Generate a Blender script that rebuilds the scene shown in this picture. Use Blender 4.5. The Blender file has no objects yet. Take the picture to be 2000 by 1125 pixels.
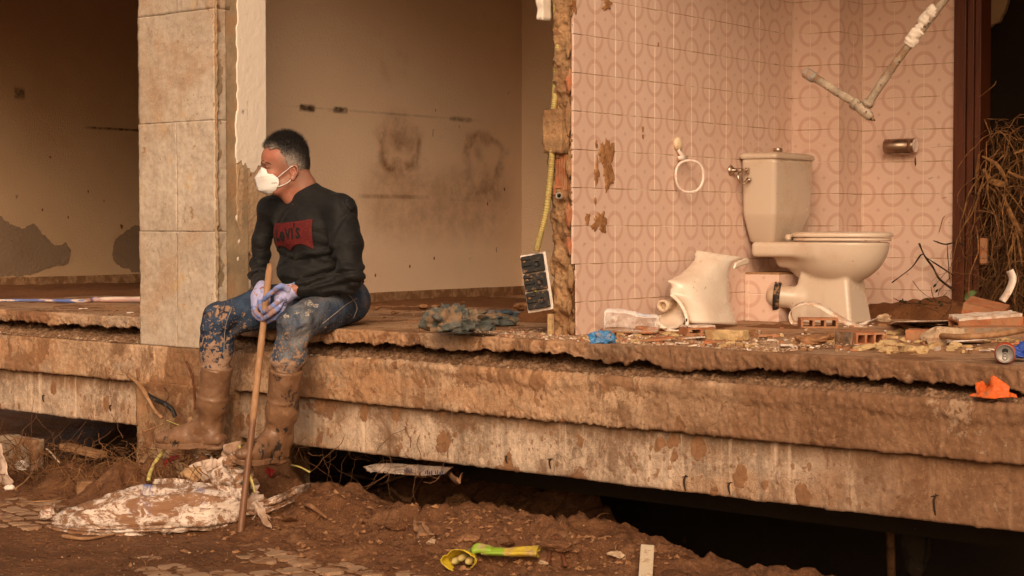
import bpy, bmesh, math, random
import numpy as np
from mathutils import Vector, Matrix
from mathutils.bvhtree import BVHTree

scene = bpy.context.scene
COL = scene.collection
random.seed(7)
rng = np.random.default_rng(11)

# ------------------------------------------------------------------ camera, sky, sun, exposure
EYE = 1.25                       # eye height over the street
FPX = 3500.0                     # focal length in pixels of a 2000 px wide frame
PITCH = math.atan(122.5 / FPX)
cd = bpy.data.cameras.new('camera')
cd.sensor_width = 36.0
cd.lens = FPX / 2000.0 * 36.0
cd.clip_start, cd.clip_end = 0.05, 2000.0
cam = bpy.data.objects.new('camera', cd)
COL.objects.link(cam)
cam.location = (0, 0, EYE)
cam.rotation_euler = (math.pi / 2 - PITCH, 0, 0)
scene.camera = cam

SUN_AZ, SUN_EL = math.radians(182), math.radians(30)      # azimuth from +Y clockwise: low behind the camera
w = bpy.data.worlds.new('World')
scene.world = w
w.use_nodes = True
wn, wl = w.node_tree.nodes, w.node_tree.links
wn.clear()
wo = wn.new('ShaderNodeOutputWorld')
wb = wn.new('ShaderNodeBackground')
sky = wn.new('ShaderNodeTexSky')
sky.sky_type = 'NISHITA'
sky.sun_disc = False
sky.sun_elevation = SUN_EL
sky.sun_rotation = SUN_AZ
sky.air_density = 1.0
sky.dust_density = 6.0
sky.ozone_density = 0.3
tint = wn.new('ShaderNodeMix')
tint.data_type = 'RGBA'
tint.blend_type = 'MULTIPLY'
tint.inputs[0].default_value = 1.0
tint.inputs[7].default_value = (1.0, 0.82, 0.655, 1)
wl.new(sky.outputs[0], tint.inputs[6])
wl.new(tint.outputs[2], wb.inputs[0])
wb.inputs[1].default_value = 0.12
wl.new(wb.outputs[0], wo.inputs[0])

sd = bpy.data.lights.new('sun', 'SUN')
sd.energy = 1.55
sd.angle = math.radians(36)
sd.color = (1.0, 0.845, 0.69)
sun = bpy.data.objects.new('sun', sd)
COL.objects.link(sun)
sdir = Vector((math.sin(SUN_AZ) * math.cos(SUN_EL), math.cos(SUN_AZ) * math.cos(SUN_EL), math.sin(SUN_EL)))
sun.rotation_euler = sdir.to_track_quat('Z', 'Y').to_euler()

vs = scene.view_settings
scene.display_settings.display_device = 'sRGB'
vs.view_transform = 'Standard'
vs.look = 'None'
vs.exposure = 0.03
vs.gamma = 1.0
vs.use_curve_mapping = False
scene.render.film_transparent = False

# ------------------------------------------------------------------ surveying helpers
CF = Vector((0, math.cos(PITCH), -math.sin(PITCH)))
CU = Vector((0, math.sin(PITCH), math.cos(PITCH)))
E0 = Vector((0, 0, EYE))

def ray(px, py):
    return Vector((1, 0, 0)) * ((px - 1000) / FPX) + CU * (-(py - 562.5) / FPX) + CF

def at_y(px, py, d):
    r = ray(px, py)
    return E0 + r * (d / r.y)

def on_z(px, py, z):
    r = ray(px, py)
    return E0 + r * ((z - EYE) / r.z)

def on_plane(px, py, p0, n):
    r = ray(px, py)
    return E0 + r * ((p0 - E0).dot(n) / r.dot(n))

def to_px(p):
    q = Vector(p) - E0
    f = q.dot(CF)
    return (1000 + q.x / f * FPX, 562.5 - q.dot(CU) / f * FPX)

S = EYE - 0.4326                 # top of the floor slab
# facade frame: s runs along the broken slab edge to the right and towards the camera, n points out to the street
_fa = math.atan(3972 / FPX)
FT = Vector((math.sin(_fa), -math.cos(_fa), 0))
FN = Vector((-math.cos(_fa), -math.sin(_fa), 0))
FA = on_z(640, 640, S)
FA.z = 0

def fac(s, n, z):
    return FA + FT * s + FN * n + Vector((0, 0, z))

def fac_inv(p):
    q = Vector(p) - FA
    return q.dot(FT), q.dot(FN), p[2]

def on_fac(px, py, n=0.0):
    return on_plane(px, py, fac(0, n, 0), FN)

# party-wall frame: W runs away from the camera to the right, U to the right and nearer
_wa = math.atan(2583 / FPX)
W = Vector((math.sin(_wa), math.cos(_wa), 0))
U = Vector((math.cos(_wa), -math.sin(_wa), 0))
Z = Vector((0, 0, 1))

def on_w(px, py, p0):            # plane that contains W and the vertical
    return on_plane(px, py, p0, U)

def on_u(px, py, p0):
    return on_plane(px, py, p0, W)

# ------------------------------------------------------------------ noise
def _hash(ix, iy, iz, seed):
    h = (ix.astype(np.uint32) * np.uint32(374761393) + iy.astype(np.uint32) * np.uint32(668265263)
         + iz.astype(np.uint32) * np.uint32(2147483647) + np.uint32((seed * 974711 + 12345) & 0xffffffff))
    h = (h ^ (h >> np.uint32(13))) * np.uint32(1274126177)
    h = (h ^ (h >> np.uint32(15))) * np.uint32(2246822519)
    h = h ^ (h >> np.uint32(16))
    return h.astype(np.float32) / np.float32(2147483648.0) - 1.0

def vnoise(p, seed=0):
    p = np.asarray(p, np.float32)
    i = np.floor(p).astype(np.int64)
    f = p - i
    f = f * f * f * (f * (f * 6 - 15) + 10)
    r = 0
    for dx in (0, 1):
        for dy in (0, 1):
            for dz in (0, 1):
                wgt = ((f[..., 0] if dx else 1 - f[..., 0]) * (f[..., 1] if dy else 1 - f[..., 1])
                       * (f[..., 2] if dz else 1 - f[..., 2]))
                r = r + wgt * _hash(i[..., 0] + dx, i[..., 1] + dy, i[..., 2] + dz, seed)
    return r

def fbm(p, octaves=4, seed=0, gain=0.5):
    p = np.asarray(p, np.float32)
    r, a = 0, 1.0
    for o in range(octaves):
        r = r + a * vnoise(p + o * 17.3, seed + o)
        p = p * 2.03
        a *= gain
    return r

def fbm1(x, octaves=4, seed=0, gain=0.5):
    x = np.asarray(x, np.float32)
    return fbm(np.stack([x, x * 0 + seed * 1.7, x * 0 + .5], -1), octaves, seed, gain)

def sstep(a, b, x):
    t = np.clip((x - a) / (b - a), 0, 1)
    return t * t * (3 - 2 * t)

# ------------------------------------------------------------------ objects
def tag(o, label=None, cat=None, group=None, kind=None):
    if label: o['label'] = label
    if cat: o['category'] = cat
    if group: o['group'] = group
    if kind: o['kind'] = kind
    return o

def empty(name, loc=(0, 0, 0), label=None, cat=None, group=None):
    o = bpy.data.objects.new(name, None)
    o.empty_display_size = 0.1
    o.location = loc
    COL.objects.link(o)
    return tag(o, label, cat, group)

def link(name, me, parent=None, mat=None):
    o = bpy.data.objects.new(name, me)
    COL.objects.link(o)
    if mat is not None:
        me.materials.clear()
        me.materials.append(mat)
    if parent is not None:
        o.parent = parent
        o.matrix_parent_inverse = Matrix.Translation(parent.location).inverted() if not parent.parent else \
            Matrix.Identity(4)
    return o

def mesh(name, V, F, mat=None, parent=None, smooth=True, uv=None, fix=False):
    """one mesh object, vertices in world coordinates"""
    me = bpy.data.meshes.new(name)
    V = [tuple(v) for v in V] if not isinstance(V, np.ndarray) else V.tolist()
    F = F.tolist() if isinstance(F, np.ndarray) else F
    me.from_pydata(V, [], F)
    if fix:
        bm = bmesh.new(); bm.from_mesh(me)
        bmesh.ops.recalc_face_normals(bm, faces=bm.faces)
        bm.to_mesh(me); bm.free()
    if uv is not None:
        l = me.uv_layers.new(name='uv')
        vi = np.empty(len(me.loops), np.int32)
        me.loops.foreach_get('vertex_index', vi)
        l.data.foreach_set('uv', np.asarray(uv, np.float32)[vi].ravel())
    if smooth:
        me.polygons.foreach_set('use_smooth', [True] * len(me.polygons))
    me.update()
    return link(name, me, parent, mat)

def grid_faces(a, b, wrap_a=False, wrap_b=False):
    na, nb = (a if wrap_a else a - 1), (b if wrap_b else b - 1)
    i, j = np.meshgrid(np.arange(na), np.arange(nb), indexing='ij')
    i2, j2 = (i + 1) % a, (j + 1) % b
    return np.stack([i * b + j, i2 * b + j, i2 * b + j2, i * b + j2], -1).reshape(-1, 4)

def box_vf(o, ax, ay, az):
    """box from corner o with edge vectors"""
    o, ax, ay, az = Vector(o), Vector(ax), Vector(ay), Vector(az)
    V = [o + ax * i + ay * j + az * k for k in (0, 1) for j in (0, 1) for i in (0, 1)]
    F = [(0, 2, 3, 1), (4, 5, 7, 6), (0, 1, 5, 4), (2, 6, 7, 3), (0, 4, 6, 2), (1, 3, 7, 5)]
    return V, F

def box(name, o, ax, ay, az, mat, parent=None, bevel=0.0, seg=2, jitter=0.0):
    V, F = box_vf(o, ax, ay, az)
    if bevel <= 0:
        return mesh(name, V, F, mat, parent, smooth=False, fix=True)
    bm = bmesh.new()
    vs_ = [bm.verts.new(v) for v in V]
    for f in F: bm.faces.new([vs_[i] for i in f])
    bmesh.ops.recalc_face_normals(bm, faces=bm.faces)
    bmesh.ops.bevel(bm, geom=bm.edges[:], offset=bevel, segments=seg, affect='EDGES', profile=0.6)
    if jitter:
        for v in bm.verts:
            v.co += Vector((random.uniform(-1, 1), random.uniform(-1, 1), random.uniform(-1, 1))) * jitter
    me = bpy.data.meshes.new(name)
    bm.to_mesh(me); bm.free()
    return link(name, me, parent, mat)

def frames(pts):
    """parallel-transport frames along a polyline"""
    P = [Vector(p) for p in pts]
    T = []
    for i in range(len(P)):
        a, b = P[max(i - 1, 0)], P[min(i + 1, len(P) - 1)]
        T.append((b - a).normalized() if (b - a).length > 1e-9 else Vector((0, 0, 1)))
    n = T[0].orthogonal().normalized()
    R = []
    for t in T:
        n = (n - t * n.dot(t))
        n = n.normalized() if n.length > 1e-6 else t.orthogonal().normalized()
        R.append((n.copy(), t.cross(n)))
    return P, T, R

def tube_vf(pts, rad, seg=8, caps=True, ell=1.0):
    P, T, R = frames(pts)
    if not hasattr(rad, '__len__'): rad = [rad] * len(P)
    V, F = [], []
    for p, (a, b), r in zip(P, R, rad):
        for k in range(seg):
            t = 2 * math.pi * k / seg
            V.append(p + a * (r * math.cos(t)) + b * (r * ell * math.sin(t)))
    n = len(P)
    for i in range(n - 1):
        for k in range(seg):
            k2 = (k + 1) % seg
            F.append((i * seg + k, i * seg + k2, (i + 1) * seg + k2, (i + 1) * seg + k))
    if caps:
        F.append(tuple(range(seg))[::-1])
        F.append(tuple((n - 1) * seg + k for k in range(seg)))
    return V, F

def tube(name, pts, rad, mat, parent=None, seg=8, caps=True, ell=1.0):
    V, F = tube_vf(pts, rad, seg, caps, ell)
    return mesh(name, V, F, mat, parent)

def spline(pts, n):
    """Catmull-Rom through pts, n points"""
    P = [np.array(p, float) for p in pts]
    P = [2 * P[0] - P[1]] + P + [2 * P[-1] - P[-2]]
    out = []
    m = len(P) - 3
    for i in range(n):
        t = i / (n - 1) * m
        k = min(int(t), m - 1)
        t -= k
        a, b, c, d = P[k:k + 4]
        out.append(0.5 * (2 * b + (c - a) * t + (2 * a - 5 * b + 4 * c - d) * t ** 2 + (3 * b - a - 3 * c + d) * t ** 3))
    return [Vector(x) for x in out]

def join_vf(parts):
    V, F = [], []
    for v, f in parts:
        b = len(V)
        V += list(v)
        F += [tuple(i + b for i in q) for q in f]
    return V, F

def lathe_vf(prof, seg=24, cap=True):
    """profile (r, h) round local z"""
    V, F = [], []
    for r, h in prof:
        for k in range(seg):
            t = 2 * math.pi * k / seg
            V.append(Vector((r * math.cos(t), r * math.sin(t), h)))
    n = len(prof)
    for i in range(n - 1):
        for k in range(seg):
            k2 = (k + 1) % seg
            F.append((i * seg + k, i * seg + k2, (i + 1) * seg + k2, (i + 1) * seg + k))
    if cap:
        F.append(tuple(range(seg))[::-1])
        F.append(tuple((n - 1) * seg + k for k in range(seg)))
    return V, F

def basis(x, y, z, o):
    m = Matrix.Identity(4)
    for i, v in enumerate((x, y, z, o)):
        for j in range(3): m[j][i] = v[j]
    return m

def xform(vf, m):
    return [m @ Vector(v) for v in vf[0]], vf[1]

# ------------------------------------------------------------------ signed-distance modelling (surface nets)
def surface_nets(D, org, h):
    nx, ny, nz = D.shape
    s = D < 0
    c = s[:-1, :-1, :-1].astype(np.int8)
    tot = np.zeros((nx - 1, ny - 1, nz - 1), np.int8)
    acc = np.zeros((nx - 1, ny - 1, nz - 1, 3), np.float32)
    cnt = np.zeros((nx - 1, ny - 1, nz - 1), np.float32)
    offs = [(i, j, k) for i in (0, 1) for j in (0, 1) for k in (0, 1)]
    def sub(A, o): return A[o[0]:nx - 1 + o[0], o[1]:ny - 1 + o[1], o[2]:nz - 1 + o[2]]
    for o in offs: tot += sub(s, o)
    act = (tot > 0) & (tot < 8)
    idx = np.argwhere(act)
    if len(idx) == 0: return np.zeros((0, 3)), np.zeros((0, 4), int)
    I, J, K = idx.T
    cor = {o: D[I + o[0], J + o[1], K + o[2]] for o in offs}
    acc = np.zeros((len(idx), 3), np.float32); cnt = np.zeros(len(idx), np.float32)
    for a in offs:
        for ax in range(3):
            if a[ax] == 0:
                b = list(a); b[ax] = 1; b = tuple(b)
                da, db = cor[a], cor[b]
                m = (da < 0) != (db < 0)
                t = np.where(m, da / np.where(np.abs(da - db) < 1e-12, 1, da - db), 0)
                p = np.tile(np.array(a, np.float32), (len(idx), 1))
                p[:, ax] = t
                acc[m] += p[m]; cnt[m] += 1
    V = (idx + acc / np.maximum(cnt, 1)[:, None]) * h + np.array(org)
    vid = -np.ones(act.shape, np.int64)
    vid[I, J, K] = np.arange(len(idx))
    F = []
    for ax in range(3):
        o1, o2 = [(1, 2), (2, 0), (0, 1)][ax]
        sl0 = [slice(None)] * 3; sl1 = [slice(None)] * 3
        sl0[ax] = slice(0, -1); sl1[ax] = slice(1, None)
        cr = s[tuple(sl0)] != s[tuple(sl1)]
        e = np.argwhere(cr)
        lim = np.array(act.shape)
        ok = (e[:, o1] > 0) & (e[:, o2] > 0) & (e[:, o1] < lim[o1]) & (e[:, o2] < lim[o2])
        e = e[ok]
        inside = s[tuple(e.T)]
        def cell(d1, d2):
            q = e.copy(); q[:, o1] -= d1; q[:, o2] -= d2
            return vid[tuple(q.T)]
        q = np.stack([cell(1, 1), cell(0, 1), cell(0, 0), cell(1, 0)], -1)
        q[~inside] = q[~inside][:, ::-1]
        F.append(q)
    F = np.concatenate(F)
    F = F[(F >= 0).all(1)]
    return V, F

class SDF:
    """a list of primitives blended by smooth union, polygonised on a regular grid"""
    def __init__(self, lo, hi, h):
        self.lo = np.array(lo, np.float32); self.h = h
        n = np.ceil((np.array(hi) - np.array(lo)) / h).astype(int) + 1
        ax = [self.lo[i] + h * np.arange(n[i], dtype=np.float32) for i in range(3)]
        self.ax = ax
        self.P = np.stack(np.meshgrid(*ax, indexing='ij'), -1)
        self.D = np.full(self.P.shape[:3], 1.0, np.float32)
    def _win(self, c, r):
        sl = []
        for i in range(3):
            a = int(np.clip(np.floor((c[i] - r[i] - self.lo[i]) / self.h), 0, len(self.ax[i])))
            b = int(np.clip(np.ceil((c[i] + r[i] - self.lo[i]) / self.h) + 1, 0, len(self.ax[i])))
            sl.append(slice(a, b))
        return tuple(sl)
    def _put(self, sl, d, k, cut=False):
        A = self.D[sl]
        if cut:
            if k <= 0: self.D[sl] = np.maximum(A, -d)
            else:
                hh = np.clip(0.5 - 0.5 * (A + d) / k, 0, 1)
                self.D[sl] = A * (1 - hh) + (-d) * hh + k * hh * (1 - hh)
            return
        if k <= 0: self.D[sl] = np.minimum(A, d)
        else:
            hh = np.clip(0.5 + 0.5 * (A - d) / k, 0, 1)
            self.D[sl] = A * (1 - hh) + d * hh - k * hh * (1 - hh)
    def cone(self, a, b, ra, rb, k=0.0, cut=False):
        """tapered capsule"""
        a, b = np.array(a, np.float32), np.array(b, np.float32)
        r = max(ra, rb) + k * 2 + 0.03
        sl = self._win((a + b) / 2, np.abs(b - a) / 2 + r)
        p = self.P[sl]
        ab = b - a
        t = np.clip(((p - a) @ ab) / max(float(ab @ ab), 1e-9), 0, 1)
        d = np.linalg.norm(p - a - t[..., None] * ab, axis=-1) - (ra + (rb - ra) * t)
        self._put(sl, d, k, cut)
        return self
    def chain(self, pts, rads, k=0.02):
        for i in range(len(pts) - 1):
            self.cone(pts[i], pts[i + 1], rads[i], rads[i + 1], k)
        return self
    def ell(self, c, r, k=0.0, rot=None, cut=False):
        """ellipsoid; rot = 3x3 with the local axes as rows"""
        c, r = np.array(c, np.float32), np.array(r, np.float32)
        m = float(r.max()) + k * 2 + 0.03
        sl = self._win(c, (m, m, m))
        q = self.P[sl] - c
        if rot is not None: q = q @ np.array(rot, np.float32).T
        k0 = np.linalg.norm(q / r, axis=-1)
        k1 = np.linalg.norm(q / (r * r), axis=-1)
        d = k0 * (k0 - 1) / np.maximum(k1, 1e-6)
        d = np.where(k0 < 1e-3, -float(r.min()), d)
        self._put(sl, d, k, cut)
        return self
    def rbox(self, c, r, rd, k=0.0, rot=None, cut=False):
        c, r = np.array(c, np.float32), np.array(r, np.float32)
        m = float(np.linalg.norm(r)) + k * 2 + 0.03
        sl = self._win(c, (m, m, m))
        q = self.P[sl] - c
        if rot is not None: q = q @ np.array(rot, np.float32).T
        q = np.abs(q) - (r - rd)
        d = np.linalg.norm(np.maximum(q, 0), axis=-1) + np.minimum(q.max(-1), 0) - rd
        self._put(sl, d, k, cut)
        return self
    def half(self, p0, n, k=0.0):
        """keep the side n points away from"""
        d = (self.P - np.array(p0, np.float32)) @ np.array(n, np.float32)
        if k <= 0: self.D = np.maximum(self.D, d)
        else:
            hh = np.clip(0.5 - 0.5 * (self.D - d) / k, 0, 1)
            self.D = self.D * (1 - hh) + d * hh + k * hh * (1 - hh)
        return self
    def noise(self, amp, scale, oct=3, seed=0, band=0.05, mask=None):
        m = np.abs(self.D) < band
        if mask is not None: m &= mask
        self.D[m] += amp * fbm(self.P[m] * np.array(scale, np.float32), oct, seed)
        return self
    def mesh_vf(self):
        return surface_nets(self.D, self.lo, self.h)

def smooth_vf(V, F, it=2, lam=0.5):
    V = np.array(V, np.float64)
    e = np.concatenate([F[:, [i, (i + 1) % F.shape[1]]] for i in range(F.shape[1])])
    n = len(V)
    for _ in range(it):
        acc = np.zeros_like(V); c = np.zeros(n)
        np.add.at(acc, e[:, 0], V[e[:, 1]]); np.add.at(c, e[:, 0], 1)
        np.add.at(acc, e[:, 1], V[e[:, 0]]); np.add.at(c, e[:, 1], 1)
        V += lam * (acc / np.maximum(c, 1)[:, None] - V)
    return V

# ------------------------------------------------------------------ material helper
class NT:
    def __init__(self, name):
        self.m = bpy.data.materials.new(name)
        self.m.use_nodes = True
        self.t = self.m.node_tree
        self.t.nodes.clear()
        self.out = self.t.nodes.new('ShaderNodeOutputMaterial')
        self.b = self.t.nodes.new('ShaderNodeBsdfPrincipled')
        self.t.links.new(self.b.outputs[0], self.out.inputs[0])
        self._pos = None
    def n(self, ty, **kw):
        x = self.t.nodes.new(ty)
        for k, v in kw.items(): setattr(x, k, v)
        return x
    def set(self, sock, v):
        if v is None: return
        if isinstance(v, bpy.types.NodeSocket): self.t.links.new(v, sock)
        elif isinstance(v, (tuple, list)) and len(v) == 3 and sock.type == 'RGBA': sock.default_value = (*v, 1)
        else: sock.default_value = v
    @property
    def pos(self):
        if self._pos is None:
            self._pos = self.n('ShaderNodeNewGeometry').outputs['Position']
        return self._pos
    def coord(self, which):
        return self.n('ShaderNodeTexCoord').outputs[which]
    def uv(self):
        x = self.n('ShaderNodeUVMap'); x.uv_map = 'uv'; return x.outputs[0]
    def mapv(self, v, scale=(1, 1, 1), rot=(0, 0, 0), loc=(0, 0, 0)):
        x = self.n('ShaderNodeMapping')
        self.set(x.inputs[0], v); x.inputs[1].default_value = loc; x.inputs[2].default_value = rot; x.inputs[3].default_value = scale
        return x.outputs[0]
    def noise(self, scale, detail=4, rough=0.55, vec=None, dist=0.0):
        x = self.n('ShaderNodeTexNoise')
        self.set(x.inputs['Vector'], vec if vec is not None else self.pos)
        x.inputs['Scale'].default_value = scale
        x.inputs['Detail'].default_value = detail
        x.inputs['Roughness'].default_value = rough
        x.inputs['Distortion'].default_value = dist
        return x.outputs[0]
    def vor(self, scale, vec=None, feature='F1', rnd=1.0, out='Distance'):
        x = self.n('ShaderNodeTexVoronoi', feature=feature)
        self.set(x.inputs['Vector'], vec if vec is not None else self.pos)
        x.inputs['Scale'].default_value = scale
        x.inputs['Randomness'].default_value = rnd
        return x.outputs[out]
    def ramp(self, fac, a, b, va=0.0, vb=1.0):
        """smooth map of fac from [a,b] to [va,vb]"""
        x = self.n('ShaderNodeMapRange', interpolation_type='SMOOTHSTEP')
        self.set(x.inputs[0], fac)
        x.inputs[1].default_value = a; x.inputs[2].default_value = b
        x.inputs[3].default_value = va; x.inputs[4].default_value = vb
        return x.outputs[0]
    def math(self, op, a, b=None, c=None):
        x = self.n('ShaderNodeMath', operation=op)
        self.set(x.inputs[0], a)
        if b is not None: self.set(x.inputs[1], b)
        if c is not None: self.set(x.inputs[2], c)
        return x.outputs[0]
    def mix(self, fac, a, b, mode='MIX'):
        x = self.n('ShaderNodeMix', data_type='RGBA', blend_type=mode)
        self.set(x.inputs[0], fac); self.set(x.inputs[6], a); self.set(x.inputs[7], b)
        return x.outputs[2]
    def sep(self, v):
        x = self.n('ShaderNodeSeparateXYZ'); self.set(x.inputs[0], v); return x.outputs
    def attr(self, name):
        x = self.n('ShaderNodeAttribute'); x.attribute_name = name; return x.outputs
    def rand(self):
        return self.n('ShaderNodeObjectInfo').outputs['Random']
    def bump(self, h, strength=0.5, dist=0.01, normal=None):
        x = self.n('ShaderNodeBump')
        x.inputs['Strength'].default_value = strength
        x.inputs['Distance'].default_value = dist
        self.set(x.inputs['Height'], h)
        if normal is not None: self.set(x.inputs['Normal'], normal)
        return x.outputs[0]
    def fin(self, color, rough=0.85, normal=None, spec=0.3, metal=0.0, alpha=None):
        self.set(self.b.inputs['Base Color'], color)
        self.set(self.b.inputs['Roughness'], rough)
        self.set(self.b.inputs['Specular IOR Level'], spec)
        self.set(self.b.inputs['Metallic'], metal)
        if normal is not None: self.set(self.b.inputs['Normal'], normal)
        if alpha is not None: self.set(self.b.inputs['Alpha'], alpha)
        return self.m

def plain(name, col, rough=0.8, spec=0.3, dust=None, dustamt=0.5, dscale=9.0, var=0.25, vscale=30, bump=0.3, bscale=120, bdist=0.003, metal=0.0):
    """one colour with grain, patchy mud and fine relief"""
    n = NT(name)
    c = n.mix(n.ramp(n.noise(vscale, 5, 0.6), 0.3, 0.7), tuple(x * (1 - var) for x in col), tuple(min(1, x * (1 + var)) for x in col))
    r = rough
    if dust is not None:
        f = n.math('MULTIPLY', n.ramp(n.noise(dscale, 6, 0.65), 0.62 - 0.35 * dustamt, 0.72 - 0.3 * dustamt), min(1.0, 0.4 + dustamt))
        c = n.mix(f, c, dust)
        r = n.math('MULTIPLY_ADD', f, 0.9 - rough if rough < .9 else 0.0, rough)
    h = n.noise(bscale, 4, 0.6)
    return n.fin(c, r, n.bump(h, bump, bdist), spec, metal)

MUD = (0.19, 0.083, 0.036)
MUDL = (0.36, 0.195, 0.098)
MUDD = (0.10, 0.042, 0.018)
# ------------------------------------------------------------------ masonry materials
def along_facade(n):
    x = n.n('ShaderNodeVectorMath', operation='DOT_PRODUCT')
    n.set(x.inputs[0], n.pos)
    x.inputs[1].default_value = FT
    return n.math('SUBTRACT', x.outputs['Value'], FA.dot(FT))

def concrete(name, a, b, stain, streak=0.5, splats=0.6, muddy=None, bump=0.5, pits=0.4, stainamt=0.5, top=None):
    n = NT(name)
    c = n.mix(n.ramp(n.noise(3.2, 7, 0.68), 0.38, 0.62), tuple(x * 0.85 for x in a), b)
    c = n.mix(n.ramp(n.noise(42, 5, 0.7), 0.42, 0.68, 0, 0.5), c, tuple(min(1, x * 1.4) for x in b))
    c = n.mix(n.ramp(n.noise(120, 3, 0.7), 0.5, 0.68, 0, 0.5), c, tuple(x * 0.42 for x in a))
    c = n.mix(n.ramp(n.noise(1.3, 7, 0.7, n.mapv(n.pos, (1, 1, 2.2), loc=(9, 2, 4)), 0.4), 0.42, 0.64, 0, 0.75), c, (0.40, 0.2, 0.088))
    c = n.mix(n.ramp(n.noise(260, 2, 0.6), 0.5, 0.66, 0, 0.28), c, tuple(min(1, x * 1.55) for x in b))
    if top:
        zz = n.sep(n.pos)[2]
        wash = n.math('MULTIPLY', n.ramp(n.math('ADD', zz, n.math('MULTIPLY', n.math('SUBTRACT', n.noise(1.0, 4, 0.6, n.mapv(n.pos, (9, 9, 2))), 0.5), 0.16)), top - 0.085, top + 0.005), 0.8)
        c = n.mix(wash, c, (0.17, 0.088, 0.04))
    st = n.noise(1.0, 5, 0.6, n.mapv(n.pos, (16, 16, 1.3)))
    c = n.mix(n.ramp(st, 0.52, 0.72, 0, streak), c, tuple(x * 0.5 for x in a))
    c = n.mix(n.ramp(n.noise(1.0, 5, 0.6, n.mapv(n.pos, (22, 22, 1.0), loc=(3, 1, 7))), 0.55, 0.72, 0, streak), c, tuple(min(1, x * 1.5) for x in b))
    c = n.mix(n.ramp(n.noise(1.0, 4, 0.6, n.mapv(n.pos, (60, 60, 4), loc=(1, 5, 2))), 0.52, 0.7, 0, streak * 0.38), c, tuple(x * 0.6 for x in a))
    c = n.mix(n.ramp(n.noise(1.9, 8, 0.74, n.mapv(n.pos, (1.3, 1.3, 1), loc=(4, 4, 9)), 0.5), 0.53, 0.6, 0, 0.62), c, (0.15, 0.07, 0.031))
    c = n.mix(n.ramp(n.noise(2.4, 8, 0.72, n.mapv(n.pos, (1, 1, 1.5), loc=(14, 1, 3)), 0.4), 0.56, 0.62, 0, 0.5), c, (0.36, 0.285, 0.215))
    f = n.ramp(n.noise(3.4, 8, 0.68, dist=0.3), 0.665 - 0.21 * stainamt, 0.69 - 0.21 * stainamt)
    c = n.mix(n.math('MULTIPLY', f, 0.8), c, stain)
    h = n.math('MULTIPLY', f, 0.35)
    if splats:
        v = n.n('ShaderNodeTexVoronoi', feature='F1')
        wv = n.n('ShaderNodeVectorMath', operation='ADD')
        nz = n.n('ShaderNodeTexNoise'); nz.inputs['Scale'].default_value = 40; n.set(nz.inputs['Vector'], n.pos)
        sc = n.n('ShaderNodeVectorMath', operation='SCALE'); n.set(sc.inputs[0], nz.outputs['Color']); sc.inputs['Scale'].default_value = 0.025
        n.set(wv.inputs[0], n.mapv(n.pos, (1, 1, 0.72))); n.set(wv.inputs[1], sc.outputs[0])
        n.set(v.inputs['Vector'], wv.outputs[0]); v.inputs['Scale'].default_value = 15
        cr = n.sep(v.outputs['Color'])[0]
        sp = n.ramp(n.math('SUBTRACT', n.math('MULTIPLY', n.math('POWER', cr, 3.0), 0.52 * splats), v.outputs['Distance']), -0.01, 0.03)
        v2 = n.n('ShaderNodeTexVoronoi', feature='F1'); n.set(v2.inputs['Vector'], wv.outputs[0]); v2.inputs['Scale'].default_value = 48
        sp2 = n.ramp(n.math('SUBTRACT', n.math('MULTIPLY', n.math('POWER', n.sep(v2.outputs['Color'])[1], 3.0), 0.5 * splats), v2.outputs['Distance']), -0.02, 0.04)
        sp = n.math('MAXIMUM', sp, n.math('MULTIPLY', sp2, 0.8))
        c = n.mix(sp, c, n.mix(n.noise(60, 3), MUD, MUDL))
        h = n.math('MAXIMUM', h, sp)
    if muddy:
        x = n.math('ADD', along_facade(n), n.math('MULTIPLY', n.math('SUBTRACT', n.noise(2.2, 6, 0.7), 0.5), muddy[2]))
        g = n.ramp(x, muddy[0], muddy[1])
        mc = n.mix(n.ramp(n.noise(9, 6, 0.65), 0.3, 0.7), (0.165, 0.078, 0.037), (0.25, 0.13, 0.068))
        mc = n.mix(n.ramp(n.noise(55, 6, 0.7), 0.5, 0.68, 0, 0.55), mc, (0.37, 0.22, 0.125))
        mc = n.mix(n.ramp(n.noise(1.0, 5, 0.6, n.mapv(n.pos, (18, 18, 1.4))), 0.56, 0.7, 0, 0.5), mc, (0.36, 0.22, 0.13))
        pale = n.ramp(n.noise(4.5, 9, 0.76, n.mapv(n.pos, (1, 1, .7), loc=(2, 8, 5)), 0.3), 0.6, 0.625)
        mc = n.mix(n.math('MULTIPLY', pale, 0.75), mc, n.mix(n.noise(60, 4), (0.36, 0.23, 0.14), (0.5, 0.34, 0.22)))
        h = n.math('SUBTRACT', h, n.math('MULTIPLY', pale, g))
        c = n.mix(n.math('MULTIPLY', g, 0.93), c, mc)
    wv2 = n.n('ShaderNodeVectorMath', operation='ADD')
    nz2 = n.n('ShaderNodeTexNoise'); nz2.inputs['Scale'].default_value = 7; nz2.inputs['Detail'].default_value = 6; n.set(nz2.inputs['Vector'], n.pos)
    sc2 = n.n('ShaderNodeVectorMath', operation='SCALE'); n.set(sc2.inputs[0], nz2.outputs['Color']); sc2.inputs['Scale'].default_value = 0.35
    n.set(wv2.inputs[0], n.pos); n.set(wv2.inputs[1], sc2.outputs[0])
    crk = n.math('MULTIPLY', n.ramp(n.vor(2.3, wv2.outputs[0], 'DISTANCE_TO_EDGE'), 0.002, 0.011, 1, 0), n.ramp(n.noise(1.7, 3), 0.45, 0.55))
    c = n.mix(n.math('MULTIPLY', crk, 0.3), c, (0.06, 0.032, 0.017))
    h = n.math('SUBTRACT', h, n.math('MULTIPLY', crk, 0.4))
    hh = n.math('ADD', n.math('MULTIPLY', n.noise(26, 8, 0.72), 1.0), n.math('MULTIPLY', h, 0.3))
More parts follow.
